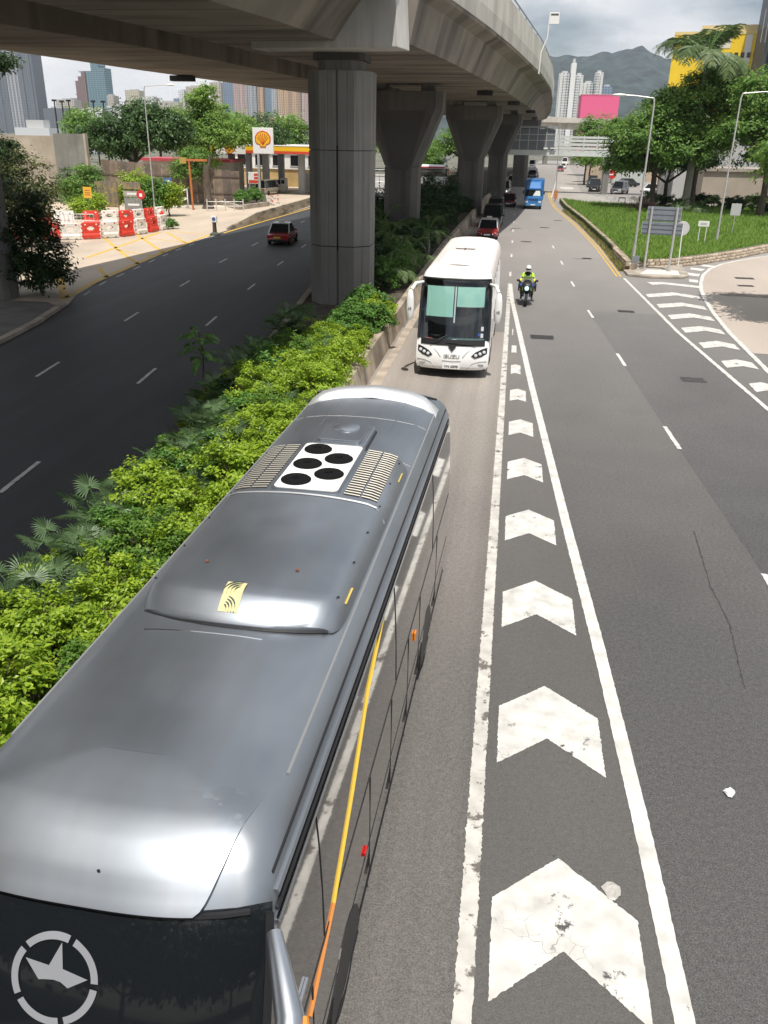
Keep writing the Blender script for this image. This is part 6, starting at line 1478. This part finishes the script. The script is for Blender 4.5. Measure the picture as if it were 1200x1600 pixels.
# mountain
from mathutils import noise as mnoise
mb = MB(); NX, NY = 220, 40
ridge = [(-900, 150), (-300, 190), (0, 246), (77, 252), (120, 249), (175, 250), (230, 258), (271, 262), (320, 272), (366, 276), (410, 256), (437, 242), (520, 246), (640, 228), (730, 236), (1000, 205), (1600, 170), (2400, 120)]
rr = random.Random(5); ph = [rr.uniform(0, 6.28) for _ in range(8)]
vs = []
for j in range(NY+1):
    v = j/NY
    for i in range(NX+1):
        x = -900+3300*i/NX; rz0 = interp(ridge, x)
        bump_ = sum(math.sin(x*.013*(k+1)*1.3+ph[k]+v*3*(k % 3))*(14/(k+1)) for k in range(6))
        z = rz0*(v**.8)+bump_*v*(1.0-v)*2.2+(math.sin(x*.06+ph[3])*3+math.sin(x*.11)*2.)*v
        z += (mnoise.fractal(Vector((x*.012, v*6, 3.1)), .9, 2.1, 6)*11*v*(1.08-v)+mnoise.noise(Vector((x*.09, v*40, 1)))*3.2*v)
        vs.append((x*(1+.0*v), 2300+760*v+60*math.sin(x*.02+ph[2])*(1-v), z if j else -5))
mb.add(vs, [(j*(NX+1)+i, j*(NX+1)+i+1, (j+1)*(NX+1)+i+1, (j+1)*(NX+1)+i) for j in range(NY) for i in range(NX)])
struct(mb.build('mountain', M('mountain_forest', (.027, .045, .046), .95, var=.55, vs=.03, det=8., world=True, bump=.6, bs=.05), None, 180))
# ================================================================ VEGETATION
lm_lime = leafmat('leaf_lime', (.125, .235, .016), (.38, .51, .05), .35, .4)
lm_green = leafmat('leaf_green', (.07, .18, .03), (.15, .29, .06), .3, .4)
lm_dark = leafmat('leaf_dark', (.022, .055, .016), (.05, .10, .03), .25, .4)
lm_fan = leafmat('leaf_fan', (.085, .155, .06), (.15, .23, .11), .25, .45)
lm_tree = leafmat('leaf_tree', (.06, .15, .03), (.22, .36, .075), .38, .45)
lm_tree2 = leafmat('leaf_tree_light', (.10, .21, .04), (.30, .44, .10), .4, .45)
lm_deep = leafmat('leaf_deep', (.026, .065, .02), (.085, .16, .04), .25, .4)
lm_palm = leafmat('leaf_palm', (.05, .10, .03), (.15, .20, .075), .25, .4)
lm_maroon = leafmat('leaf_maroon', (.03, .02, .02), (.06, .035, .03), .2, .5)
m_bark = M('bark', (.10, .08, .06), .9, var=.3, vs=6, bump=.5, bs=20, sc=(1, 1, .25)); m_palmbark = M('palm_bark', (.30, .28, .25), .9, var=.2, vs=4, sc=(1, 1, 4)); m_stem = M('stem', (.10, .075, .045), .9)
def leaf(vs, fs, p, d, n, L_, W_):
    d = d.normalized(); s = d.cross(n)
    if s.length < 1e-3: s = d.orthogonal()
    s.normalize(); u = s.cross(d); o = len(vs)
    a = p; tip = p+d*L_-u*L_*.12; m = p+d*L_*.45+u*L_*.06
    vs += [a[:], (m+s*W_/2)[:], tip[:], (m-s*W_/2)[:]]; fs += [(o, o+1, o+2, o+3)]
def rvec(rr): 
    v = Vector((rr.gauss(0, 1), rr.gauss(0, 1), rr.gauss(0, 1))); return v.normalized()
def foliage(blobs, nclump, nleaf, L_, W_, spread, seed, flat=.6, lowcut=-.55):
    """leaf clumps set on the skin of several lobes, thinner inside"""
    rr = random.Random(seed); vs = []; fs = []
    vol = [b[3]*b[4]+b[3]*b[5] for b in blobs]; tot = sum(vol)
    for b, v in zip(blobs, vol):
        c = Vector(b[:3]); rad = Vector(b[3:6])
        for _ in range(max(3, int(nclump*v/tot))):
            d = rvec(rr)
            while d.z < lowcut: d = rvec(rr)
            k = rr.uniform(.62, 1.08) if rr.random() < .8 else rr.uniform(.2, .7)
            p = c+Vector((d.x*rad.x, d.y*rad.y, d.z*rad.z))*k; sp = spread*rr.uniform(.6, 1.3)
            for _ in range(int(nleaf*rr.uniform(.6, 1.3))):
                q = p+Vector((rr.gauss(0, sp), rr.gauss(0, sp), rr.gauss(0, sp*flat)))
                n = (d*.7+Vector((0, 0, .8))+rvec(rr)*.75).normalized(); t = rvec(rr); t = (t-n*t.dot(n))
                if t.length < .05: continue
                leaf(vs, fs, q, t+Vector((0, 0, -.15))+d*.25, n, L_*rr.uniform(.7, 1.25), W_*rr.uniform(.7, 1.25))
    return MB().add(vs, fs)
def tree(lab, loc, blobs, trunk, m, seed, nclump=150, nleaf=46, L_=.34, W_=.2, spread=.42, group=None, name='tree', tr=.25, cat='tree', limbs=True):
    t = thing(name, lab, cat, loc, 0., group)
    foliage(blobs, nclump, nleaf, L_, W_, spread, seed).build('crown', m, t)
    rr = random.Random(seed+9); b = MB(); top = Vector((0, 0, trunk))
    b.path([(0, 0, -.1), (rr.uniform(-.1, .1), rr.uniform(-.1, .1), trunk*.5), top[:]], [tr*1.35, tr, tr*.85], 8)
    if limbs:
        for q in blobs:
            c = Vector(q[:3]); mid = top.lerp(c, .5)+Vector((rr.uniform(-.3, .3), rr.uniform(-.3, .3), .1)); b.path([top[:], mid[:], c[:]], [tr*.7, tr*.45, tr*.15], 6)
            for _ in range(3):
                e = c+Vector((rr.uniform(-.7, .7)*q[3], rr.uniform(-.7, .7)*q[4], rr.uniform(-.2, .7)*q[5])); b.path([mid[:], mid.lerp(e, .55)[:], e[:]], [tr*.3, tr*.2, .02], 5)
    b.build('trunk', m_bark, t, 60)
    return t
def shrub_proto(seed, m, rad=.62, h=.62, n=58, nl=52, L_=.085, W_=.05):
    f = foliage([(0, 0, h*.75, rad, rad, h), (rad*.45, .1, h*.95, rad*.6, rad*.6, h*.6), (-rad*.4, -.15, h*.9, rad*.62, rad*.6, h*.65)], n, nl, L_, W_, .075, seed, .55, -.35)
    me = bpy.data.meshes.new('foliage'); me.from_pydata(f.v, [], f.f); me.materials.append(m)
    b = MB(); rr = random.Random(seed)
    for _ in range(7): b.path([(0, 0, 0), (rr.uniform(-.25, .25)*rad*1.6, rr.uniform(-.25, .25)*rad*1.6, h*.6), (rr.uniform(-.7, .7)*rad, rr.uniform(-.7, .7)*rad, h*1.3)], [.016, .012, .006], 4)
    ms = bpy.data.meshes.new('stems'); ms.from_pydata(b.v, [], b.f); ms.materials.append(m_stem)
    return me, ms
def put_shrub(protos_, loc, s, rz, lab, grp, name='shrub', cat='shrub', sz=None):
    t = thing(name, lab, cat, loc, rz, grp); t.scale = (s, s, sz or s)
    for nm, me in zip(('foliage', 'stems'), protos_[rnd.randrange(len(protos_))]):
        o = bpy.data.objects.new(nm, me); COL.objects.link(o); o.parent = t
    return t
lm_lime2 = leafmat('leaf_lime_dull', (.06, .15, .018), (.18, .31, .045), .33, .45)
P_lime2 = [shrub_proto(110+k, lm_lime2, L_=.07, W_=.042, n=40, nl=80) for k in range(2)]
P_lime = [shrub_proto(100+k, lm_lime, L_=.078, W_=.046, n=44, nl=84) for k in range(4)]
P_green = [shrub_proto(120+k, lm_green, L_=.12, W_=.06, n=46, nl=46) for k in range(3)]
P_dark = [shrub_proto(140+k, lm_dark, L_=.17, W_=.08, n=34, nl=40) for k in range(3)]
def fan_proto(seed):
    rr = random.Random(seed); vs = []; fs = []; b = MB()
    for i in range(15):
        a = i*2.4+rr.uniform(-.3, .3); el = rr.uniform(.35, 1.25); L0 = rr.uniform(.55, .95)
        d = Vector((math.cos(a)*math.cos(el), math.sin(a)*math.cos(el), math.sin(el)))
        hub = d*L0; b.path([(0, 0, 0), (d*L0*.5+Vector((0, 0, .05)))[:], hub[:]], [.012, .009, .007], 4)
        nrm = (Vector((0, 0, 1))+d*-.5+rvec(rr)*.25).normalized(); out = (d-nrm*d.dot(nrm)).normalized(); sd = nrm.cross(out)
        for k in range(22):
            q = R(-122+244*k/21); bd = out*math.cos(q)+sd*math.sin(q); bl = rr.uniform(.36, .48)*(1-.25*abs(q)/2.1)
            droop = Vector((0, 0, -.16*bl)); s_ = nrm.cross(bd)*.0125; o = len(vs)
            vs += [(hub-s_*.3)[:], (hub+s_*.3)[:], (hub+bd*bl*.6+s_)[:], (hub+bd*bl+droop)[:], (hub+bd*bl*.6-s_)[:]]; fs += [(o, o+1, o+2, o+3, o+4)]
    me = bpy.data.meshes.new('fronds'); me.from_pydata(vs, [], fs); me.materials.append(lm_fan)
    ms = bpy.data.meshes.new('leaf_stalks'); ms.from_pydata(b.v, [], b.f); ms.materials.append(lm_green)
    return me, ms
P_fan = [fan_proto(160+k) for k in range(3)]
def frond(vs, fs, base, a, el, L_, rr, ll=.55, n=26, droop=1.0, w=.03):
    pts = []; p = Vector(base); e = el; dl = L_/n
    for k in range(n+1):
        pts.append(p.copy()); d = Vector((math.cos(a)*math.cos(e), math.sin(a)*math.cos(e), math.sin(e))); p = p+d*dl; e -= droop*dl/L_*1.9*(.4+k/n)
    sd = Vector((-math.sin(a), math.cos(a), 0))
    for k in range(2, n+1):
        t = k/n; l = ll*math.sin(math.pi*(.12+.8*t))*rr.uniform(.85, 1.1); dr = (pts[k]-pts[k-1]).normalized()
        for s in (-1, 1):
            d = (sd*s*.85+dr*.55+Vector((0, 0, rr.uniform(-.55, .12)))).normalized(); q = dr.cross(d).normalized().cross(d)*w; o = len(vs)
            vs += [(pts[k]-q*.5)[:], (pts[k]+q*.5)[:], (pts[k]+d*l*.55+q-Vector((0, 0, .05*l)))[:], (pts[k]+d*l-Vector((0, 0, .28*l)))[:]]; fs += [(o, o+1, o+2, o+3)]
    return pts
def feather_palm(lab, loc, h, L_, nf, m, seed, trunk_r=.16, name='palm', group=None, shaft=True, ll=.55, el=(.2, 1.35), w=.03, cat='palm'):
    t = thing(name, lab, cat, loc, 0, group); rr = random.Random(seed); vs = []; fs = []; rb = MB()
    for i in range(nf):
        pts = frond(vs, fs, (0, 0, h), i*2.399+rr.uniform(-.2, .2), el[0]+(el[1]-el[0])*((i*.618) % 1), L_*rr.uniform(.85, 1.1), rr, ll, 28, rr.uniform(.85, 1.25), w)
        rb.path([p[:] for p in pts[::4]], [.035*L_/3, .03*L_/3, .025*L_/3, .02*L_/3, .015*L_/3, .01, .008, .006][:len(pts[::4])], 4)
    MB().add(vs, fs).build('fronds', m, t); rb.build('frond_ribs', lm_green, t)
    if h > .5:
        MB().path([(0, 0, -.1), (.05, 0, h*.4), (0, 0, h-1.2 if shaft else h)], [trunk_r*1.35, trunk_r*1.1, trunk_r*.85], 12).build('trunk', m_palmbark, t, 60)
        if shaft: MB().path([(0, 0, h-1.25), (0, 0, h-.7), (0, 0, h+.15)], [trunk_r*.95, trunk_r*1.0, trunk_r*.5], 10).build('crownshaft', M('crownshaft_green', (.16, .22, .08), .5), t, 60)
    return t

# planter shrubs: lime ones along the coach lane, fan palms behind, darker growth further off
rr = random.Random(21); y = 3.4
while y < 36.5:
    pr_, pl_x = interp(PR, y), interp(ROADB, y)
    for off in (.75, 1.65, 2.5):
        if off > 2.2 and rr.random() < .42: continue
        if off > 1.2 and rr.random() < .1: continue
        x = pr_-off+rr.uniform(-.22, .22); yy = y+rr.uniform(-.35, .35); s = rr.uniform(.92, 1.3)
        if x < -6.1 and yy > 32.5: continue
        row = 'overhanging the lane wall' if off < 1.2 else 'in the second row' if off < 2 else 'amid the planter'
        where = 'beside the silver coach front half' if yy < 8.6 else 'beside the silver coach rear half' if yy < 14.2 else 'past the silver coach tail' if yy < 20 else 'between the silver and white coaches' if yy < 28 else 'alongside the white coach'
        if y > 30 and rr.random() < .75: put_shrub(P_green, (x, yy, .48), s*1.0, rr.uniform(0, 6.28), f'mid-green leafy shrub {row}, {where}', f'green shrubs {row} {where}')
        else: put_shrub(P_lime2 if rr.random() < (.34 if off > 1.2 else .06) else P_lime, (x, yy, .48), s*rr.uniform(.72, 1.06), rr.uniform(0, 6.28), f'bright lime-green shrub {row}, {where}', f'lime shrubs {row} {where}')
    if rr.random() < .5 and y < 27:
        put_shrub(P_lime, (pl_x+rr.uniform(.1, .5), y+rr.uniform(-.3, .3), .45), rr.uniform(.6, .85), rr.uniform(0, 6.28), 'small lime-green shrub at the shaded road edge of the planter', 'lime edge shrubs')
    y += .98
rr = random.Random(33); y = 6.
while y < 36:
    pl_x, pr_ = interp(ROADB, y), interp(PR, y)
    for f in (.16, .34, .52):
        if y > 29 and f > .3: continue
        if rr.random() < (.62 if f < .4 else .3):
            x = pl_x+(pr_-pl_x)*f*rr.uniform(.6, 1.15)
            put_shrub(P_fan, (x, y+rr.uniform(-.4, .4), .55), rr.uniform(.8, 1.05), rr.uniform(0, 6.28), f'grey-green fan palm {"at the shaded road edge" if f < .3 else "among the lime shrubs" if f > .4 else "behind the lime shrubs"}, {"beside the silver coach" if y < 14 else "past the tail of the silver coach" if y < 24 else "before the grooved pier"}', 'fan palms in the planter', 'fan_palm', 'palm')
    y += 1.25
rr = random.Random(44); y = 13.
while y < 110:
    pl_x, pr_ = interp(ROADB, y), interp(PR, y)
    n = 3 if y > 36 else 1
    for k in range(n):
        x = pl_x+.7+(pr_-pl_x-1.5)*((k+rr.uniform(.15, .85))/n if n > 1 else rr.uniform(.0, .35))
        if abs(x+7.65) < 2.6 and 30 < y < 41.2: continue
        s = rr.uniform(1.3, 1.9)*(1 if y > 36 else .62)
        if y < 52 and x > -6.8: put_shrub(P_green, (x, y, .45), s*.85, rr.uniform(0, 6.28), 'mid-green leafy shrub in the planter near the grooved pier', 'green planter shrubs')
        else: put_shrub(P_green if (y < 36 and rr.random() < .6) else P_dark, (x, y, .45), s, rr.uniform(0, 6.28), f'{"green" if y < 36 else "dark"} shaded planter shrub {("by the left carriageway", "in the middle of the bed", "by the queue lane wall")[k if n > 1 else 0]}, {"before the grooved pier" if y < 38 else "just behind the grooved pier" if y < 52 else "around the wide flared pier" if y < 75 else "between the flared piers"}', 'dark planter shrubs')
    y += 1.7 if y > 36 else 1.5
for i, (x, y, h, L_) in enumerate(((-5.6, 47, 1.2, 2.4), (-7.2, 52, 1.6, 2.6), (-5.4, 57, 1.5, 2.4), (-8.6, 58, 1.8, 2.6), (-10.4, 62, 1.6, 2.5), (-6.0, 43.5, .9, 2.0))):
    feather_palm(f'arching feather palm {("nearest the white coach roof", "midway behind the grooved pier", "by the queue lane before the wide flared pier", "left of the wide flared pier foot", "at the left carriageway edge by the flared pier", "close behind the grooved pier")[i]}', (x, y, .45), h, L_, 11, lm_palm, 300+i, .09, 'feather_palm', 'feather palms in the planter', False, .38, (.3, 1.2), .03)
for i, (x, y, r_) in enumerate(((-9.5, 84, 2.3), (-7.5, 88, 2.0), (-6.6, 106, 2.2), (-12, 75, 1.8))):
    tree('dark rounded bush between the flared piers', (x, y, .5), [(0, 0, r_*.9, r_, r_, r_), (r_*.6, .3, r_*.8, r_*.7, r_*.7, r_*.7), (-r_*.6, 0, r_*.7, r_*.7, r_*.7, r_*.6)], r_*.5, lm_dark, 400+i, 60, 40, .26, .14, .3, 'rounded bushes under the flyover', 'bush', .07, 'bush')
# sapling with feathery leaves leaning over the left carriageway
sp_ = thing('sapling', 'young tree with feathery leaf sprays at the shaded planter edge', 'tree', (-9.3, 24.6, .4)); vs = []; fs = []; rr = random.Random(5); rb = MB(); rb.path([(0, 0, 0), (.1, -.1, .9), (.0, -.1, 1.7)], [.03, .022, .012], 6)
for i in range(16):
    a = i*2.4; base = Vector((0, -.1, .7+1.0*i/16)); pts = frond(vs, fs, base, a, rr.uniform(.1, .7), rr.uniform(.6, .95), rr, .16, 14, .9, .05); rb.path([p[:] for p in pts[::3]], .006, 4)
MB().add(vs, fs).build('leaf_sprays', lm_green, sp_); rb.build('stem', m_stem, sp_)

# ---- trees on the island, right
tree('broad dark leafy tree at the near left of the island grove', (15.6, 106, .4), [(-1.5, -1, 7.2, 4.0, 3.6, 2.6), (1.2, 0, 9.0, 3.6, 3.4, 3.0), (-3.2, 0, 5.0, 2.6, 2.4, 1.7), (2.4, -1.5, 6.0, 2.8, 2.6, 2.4), (.4, .5, 11.2, 2.0, 1.8, 1.5), (-3.8, .5, 8.6, 1.8, 1.8, 1.2)], 4.2, lm_tree, 11, 520, 56, .38, .22, .45, 'island trees', tr=.32)
tree('tall bright leafy tree in the middle of the island grove', (20.3, 107, .4), [(-1.0, -1, 11.5, 3.0, 2.8, 2.4), (1.8, -.5, 12.8, 3.0, 2.8, 2.2), (2.4, -1.4, 9.6, 3.2, 2.6, 2.2), (-2.4, -.5, 9.0, 2.8, 2.6, 2.4), (.2, -1.6, 7.4, 2.8, 2.4, 2.0), (4.4, 0, 10.8, 2.2, 2.2, 1.8)], 5.0, lm_tree2, 12, 520, 56, .40, .23, .45, 'island trees', tr=.38)
tree('wide tree with long side limbs on the right of the island', (26.0, 99, .4), [(-1.2, 0, 11.8, 3.4, 3.0, 2.2), (2.2, 0, 11.2, 3.4, 3.0, 2.4), (-3.0, -.5, 8.4, 2.8, 2.6, 1.8), (1.5, -1, 6.6, 3.6, 3.0, 2.0), (4.5, -1, 8.6, 3.0, 2.8, 2.4)], 4.2, lm_tree, 13, 480, 56, .38, .22, .45, 'island trees', tr=.34)
tree('low shaded tree deep in the island grove', (18.2, 113, .4), [(0, 0, 5.2, 3.4, 2.4, 2.0), (-3, 0, 4.6, 2.4, 2.2, 1.6), (3.4, 0, 5.4, 3.0, 2.4, 1.8)], 2.6, lm_deep, 14, 240, 50, .36, .2, .42, 'island trees')
tree('small round-topped tree right of the palm at the island back', (29.5, 112, .4), [(0, 0, 6.6, 3.6, 3, 3), (3, 0, 8.2, 3.2, 3, 2.6)], 3.4, lm_deep, 15, 240, 50, .38, .22, .42, 'island trees')
feather_palm('tall royal palm rising above the island trees', (19.3, 105, .4), 15.4, 6.2, 34, lm_palm, 21, .34, 'royal_palm', None, True, 1.7, (.1, 1.45), .085)
for i, (x, y, s) in enumerate(((18.6, 104, 1.0), (20.4, 101.5, 1.15))):
    feather_palm('squat cycad with arching fronds at the edge of the grove', (x, y, .45), .4, 1.9*s, 24, lm_palm, 60+i, .2, 'cycad', 'cycads on the grass', False, .34, (.15, 1.3), .03, 'cycad')
for i, (x, y, r_) in enumerate(((13.4, 100.5, 1.25), (14.6, 101.5, 1.0))): tree('dark maroon rounded bush on the island grass', (x, y, .45), [(0, 0, r_*.6, r_, r_, r_*.8), (r_*.5, .2, r_*.5, r_*.7, r_*.7, r_*.6)], .4, lm_maroon, 70+i, 46, 46, .13, .07, .2, 'maroon bushes', 'bush', .04, 'bush')
for i in range(14): put_shrub(P_dark if i % 3 else P_green, (15.5+1.25*i+rr.uniform(-.3, .3), 108+rr.uniform(-1, 2)-.25*i, .45), rr.uniform(1.2, 1.9), rr.uniform(0, 6), f'low {"dark" if i % 3 else "mid-green"} hedge shrub under the island trees', 'island hedge shrubs %d' % (i % 3 > 0))
tree('small leafy shrub tree at the right edge of the grass', (25.4, 86, .45), [(0, 0, 2.3, 1.7, 1.6, 1.8), (.9, .2, 3.2, 1.3, 1.2, 1.2)], 1.0, lm_tree2, 80, 80, 46, .24, .14, .3, tr=.1)
tree('small tree beside the far slip road under the footbridge', (12.6, 170, 0), [(0, 0, 4.6, 2.6, 2.4, 1.6), (1.4, 0, 4.0, 2, 2, 1.4)], 3.2, lm_tree, 81, 70, 40, .38, .22, .4, tr=.16)
tree('dark small tree next to the far slip road wall', (14.4, 182, 0), [(0, 0, 4.4, 2.8, 2.4, 1.6)], 3.0, lm_deep, 82, 60, 40, .4, .24, .4, tr=.16)
tree('rounded tree behind the footbridge railing', (18.2, 215, 0), [(0, 0, 9, 5.0, 4, 4.0), (4, 0, 8, 4, 4, 4), (-3, 0, 7.4, 3, 3, 3)], 5, lm_tree, 83, 170, 46, .55, .34, .6, tr=.3)
far_t = tree('distant leafy tree beyond the shaded left carriageway', (-34, 178, 0), [(0, 0, 7, 5.0, 4, 4.0), (4, 0, 6.4, 4, 4, 4), (-3, 0, 6, 3, 3, 3.4)], 4, lm_tree, 86, 150, 44, .55, .34, .6, 'distant trees by the left road', tr=.3)
for x, y, s_ in ((-22, 186, .9), (-12.5, 196, .95), (-45, 172, 1.05), (-58, 180, 1.1), (-72, 176, 1.0), (-86, 172, 1.1), (-28, 215, 1.2), (-16.5, 168, .6), (-5, 230, 1.)):
    c = copy_tree(far_t); c.location = (x, y, 0); c.scale = (s_, s_, s_); c.rotation_euler.z = x
tree('spreading tree beyond the yard wall', (27, 200, 0), [(0, 0, 8, 6, 5, 4), (6, 0, 9, 6, 5, 4)], 5, lm_deep, 84, 170, 46, .55, .34, .6, tr=.3)
tree('street tree just right of the slip road', (16.4, 42.3, 0), [(0, 0, 8.0, 3.2, 2.6, 1.8), (-2.8, 1.6, 7.2, 2.2, 2.0, 1.4), (-2.2, -2.0, 7.4, 2.4, 2.2, 1.4)], 4.6, lm_tree, 85, 420, 52, .34, .2, .42, tr=.2)
# ---- left side
tree('dark spreading tree behind the tall concrete wall', (-45.5, 103, 0), [(0, 0, 7.2, 5.6, 4.2, 2.8), (-4, 0, 6.2, 3.6, 3.4, 2.2), (4.2, 0, 7.6, 3.4, 3.2, 2.4), (1.4, .5, 9.4, 2.8, 2.6, 1.6)], 4.2, lm_deep, 91, 420, 50, .38, .22, .45, 'trees behind the barriers', tr=.3)
tree('bright green spreading tree beside the station totem', (-40.0, 113, 0), [(0, 0, 7.2, 4.4, 3.6, 2.6), (3.9, 0, 7.4, 3.4, 3.2, 2.2), (-3.6, 0, 8.2, 3.4, 3, 2.2), (.6, 0, 9.8, 2.4, 2.2, 1.4), (-.8, -.5, 4.6, 2.6, 2.2, 1.8)], 4.6, lm_tree2, 92, 430, 50, .36, .2, .45, 'trees behind the barriers', tr=.3)
tree('slender tall tree poking above the bright green tree', (-40.2, 112, 0), [(0, 0, 11.0, 1.6, 1.4, 1.2), (1.0, 0, 12.2, 1.3, 1.2, .8)], 8.6, lm_tree2, 93, 60, 46, .36, .2, .36, 'trees behind the barriers', tr=.14)
tree('darker round tree just left of the totem', (-36.0, 123, 0), [(0, 0, 7.6, 3.0, 3, 2.4), (2, 0, 7.0, 2.4, 2.4, 2.2)], 4.6, lm_deep, 94, 130, 46, .36, .2, .42, 'trees behind the barriers', tr=.2)
tree('small tree in front of the brown fence', (-37.0, 97.5, 0), [(0, 0, 3.6, 1.7, 1.6, 1.6), (1.2, 0, 5.0, 1.5, 1.4, 1.2)], 2.2, lm_tree, 95, 90, 46, .28, .16, .32, tr=.12)
tree('large dusty bush tree with pale leaf edges at the shaded bank', (-33.6, 57.0, 0), [(0, 0, 4.4, 2.2, 2, 2.2), (-1.6, .3, 5.4, 2.0, 1.8, 1.8), (.9, .4, 3.0, 1.6, 1.6, 1.8), (-.6, -.2, 2.2, 2.0, 1.8, 1.6), (-2.4, 0, 3.6, 1.8, 1.8, 2.0)], 1.6, leafmat('leaf_olive', (.04, .065, .02), (.14, .16, .05), .25, .45), 96, 230, 50, .22, .13, .32, tr=.18)
tree('leafy tree in deep shade with a branch reaching under the flyover', (-30.0, 46.5, 0), [(.3, 0, 6.5, 1.9, 1.6, 1.3), (2.2, 0, 10.8, 1.3, 1.0, .45), (.2, 0, 4.6, 1.7, 1.6, 1.2)], 4.0, lm_dark, 97, 150, 50, .24, .13, .3, tr=.18)
tree('dense dark ivy bush at the corner of the shaded pavement', (-23.4, 40.2, .1), [(0, 0, 1.8, 1.4, 1.2, 1.9), (-1.0, .4, 3.4, 1.7, 1.4, 1.8), (.4, -.6, .9, 1.4, 1.2, 1.2), (-1.8, -1, 1.8, 1.8, 1.4, 2.0)], .8, lm_dark, 98, 260, 50, .20, .12, .26, tr=.08, name='bush', cat='bush')
for i, (x, y, r_, h, m_, lb) in enumerate(((-41.2, 80.5, 1.7, 4.6, lm_tree, 'leafy green bush left of the weathered board'), (-39.6, 78.2, 1.3, 2.2, lm_lime, 'pale grassy bush at the foot of the yellow sign'), (-37.2, 83.5, 1.5, 4.2, lm_lime, 'yellow-green bush behind the weathered board'), (-35.0, 82.6, 1.4, 3.4, lm_green, 'vine-covered bush around the lamp post'), (-33.6, 83.2, 1.1, 3.0, lm_lime, 'bright vine bush right of the stacked boards'), (-43.5, 84, 2.2, 4.6, lm_deep, 'dark bush below the concrete wall'))):
    tree(lb, (x, y, 0), [(0, 0, h*.55, r_, r_*.9, h*.45), (r_*.5, .2, h*.75, r_*.6, r_*.6, h*.25), (-r_*.5, -.2, h*.4, r_*.7, r_*.7, h*.35)], h*.3, m_, 500+i, 100, 46, .24, .14, .3, None, 'bush', .07, 'bush')
for i, (x, y) in enumerate(((-29.7, 73.2), (-28.9, 72.0), (-29.3, 71.5))): put_shrub(P_green, (x, y, 0), .75, i*2., 'straggly weed growing against the end barrier', 'weeds at the barriers', 'weed_clump', 'weed')
for i, (x, y) in enumerate(((-32.6, 101), (-31.2, 98), (-30, 95.6), (-29.2, 98.2), (-30.6, 103), (-32, 106), (-33.8, 104.5), (-31.4, 100.5))): put_shrub(P_green, (x, y, .38), 1.25, i*1.7, 'low green shrub in the raised station bed', 'station bed shrubs')
tr_ = thing('dead_trunk', 'thick bare grey tree trunk beside the orange frame', 'tree', (-33.2, 93.2, 0)); MB().path([(0, 0, -.1), (.1, 0, .8), (0, 0, 2.6), (.1, 0, 4.4)], [.75, .45, .38, .34], 10).build('trunk', m_bark, tr_, 60); MB().path([(.05, 0, 3.6), (.4, .1, 4.6), (.5, .2, 5.4)], [.2, .16, .12], 6).build('limb', m_bark, tr_, 60)
# unseen trees added behind the viewpoint to darken the coach windscreen's reflection
bt = tree('unseen dense tree added behind the viewpoint to darken the windscreen reflection', (-10, -24, 0), [(0, 0, 5.5, 6, 5, 5.4), (6, 0, 5, 5, 5, 4.9), (-6, 0, 5, 5, 5, 4.9)], 2, lm_deep, 600, 420, 40, .8, .5, .8, 'added trees behind the viewpoint')
for x, y in ((8, -26), (-28, -22), (24, -27)): c = copy_tree(bt); c.location = (x, y, 0)

# ================================================================ AIR
hz = MB().box(-1300, 1300, -30, 3200, -1.2, 330).build('haze', None)
hz.data.materials.clear()
mh = bpy.data.materials.new('haze_air'); mh.use_nodes = True; th = mh.node_tree; th.nodes.remove(th.nodes['Principled BSDF'])
pv = th.nodes.new('ShaderNodeVolumePrincipled'); pv.inputs['Color'].default_value = (.80, .88, 1.0, 1); pv.inputs['Density'].default_value = 0.00008; pv.inputs['Anisotropy'].default_value = .2
th.links.new(pv.outputs['Volume'], th.nodes['Material Output'].inputs['Volume']); hz.data.materials.append(mh)
hz['kind'] = 'stuff'; hz['label'] = 'thin blue summer haze over the city'; hz['category'] = 'haze'
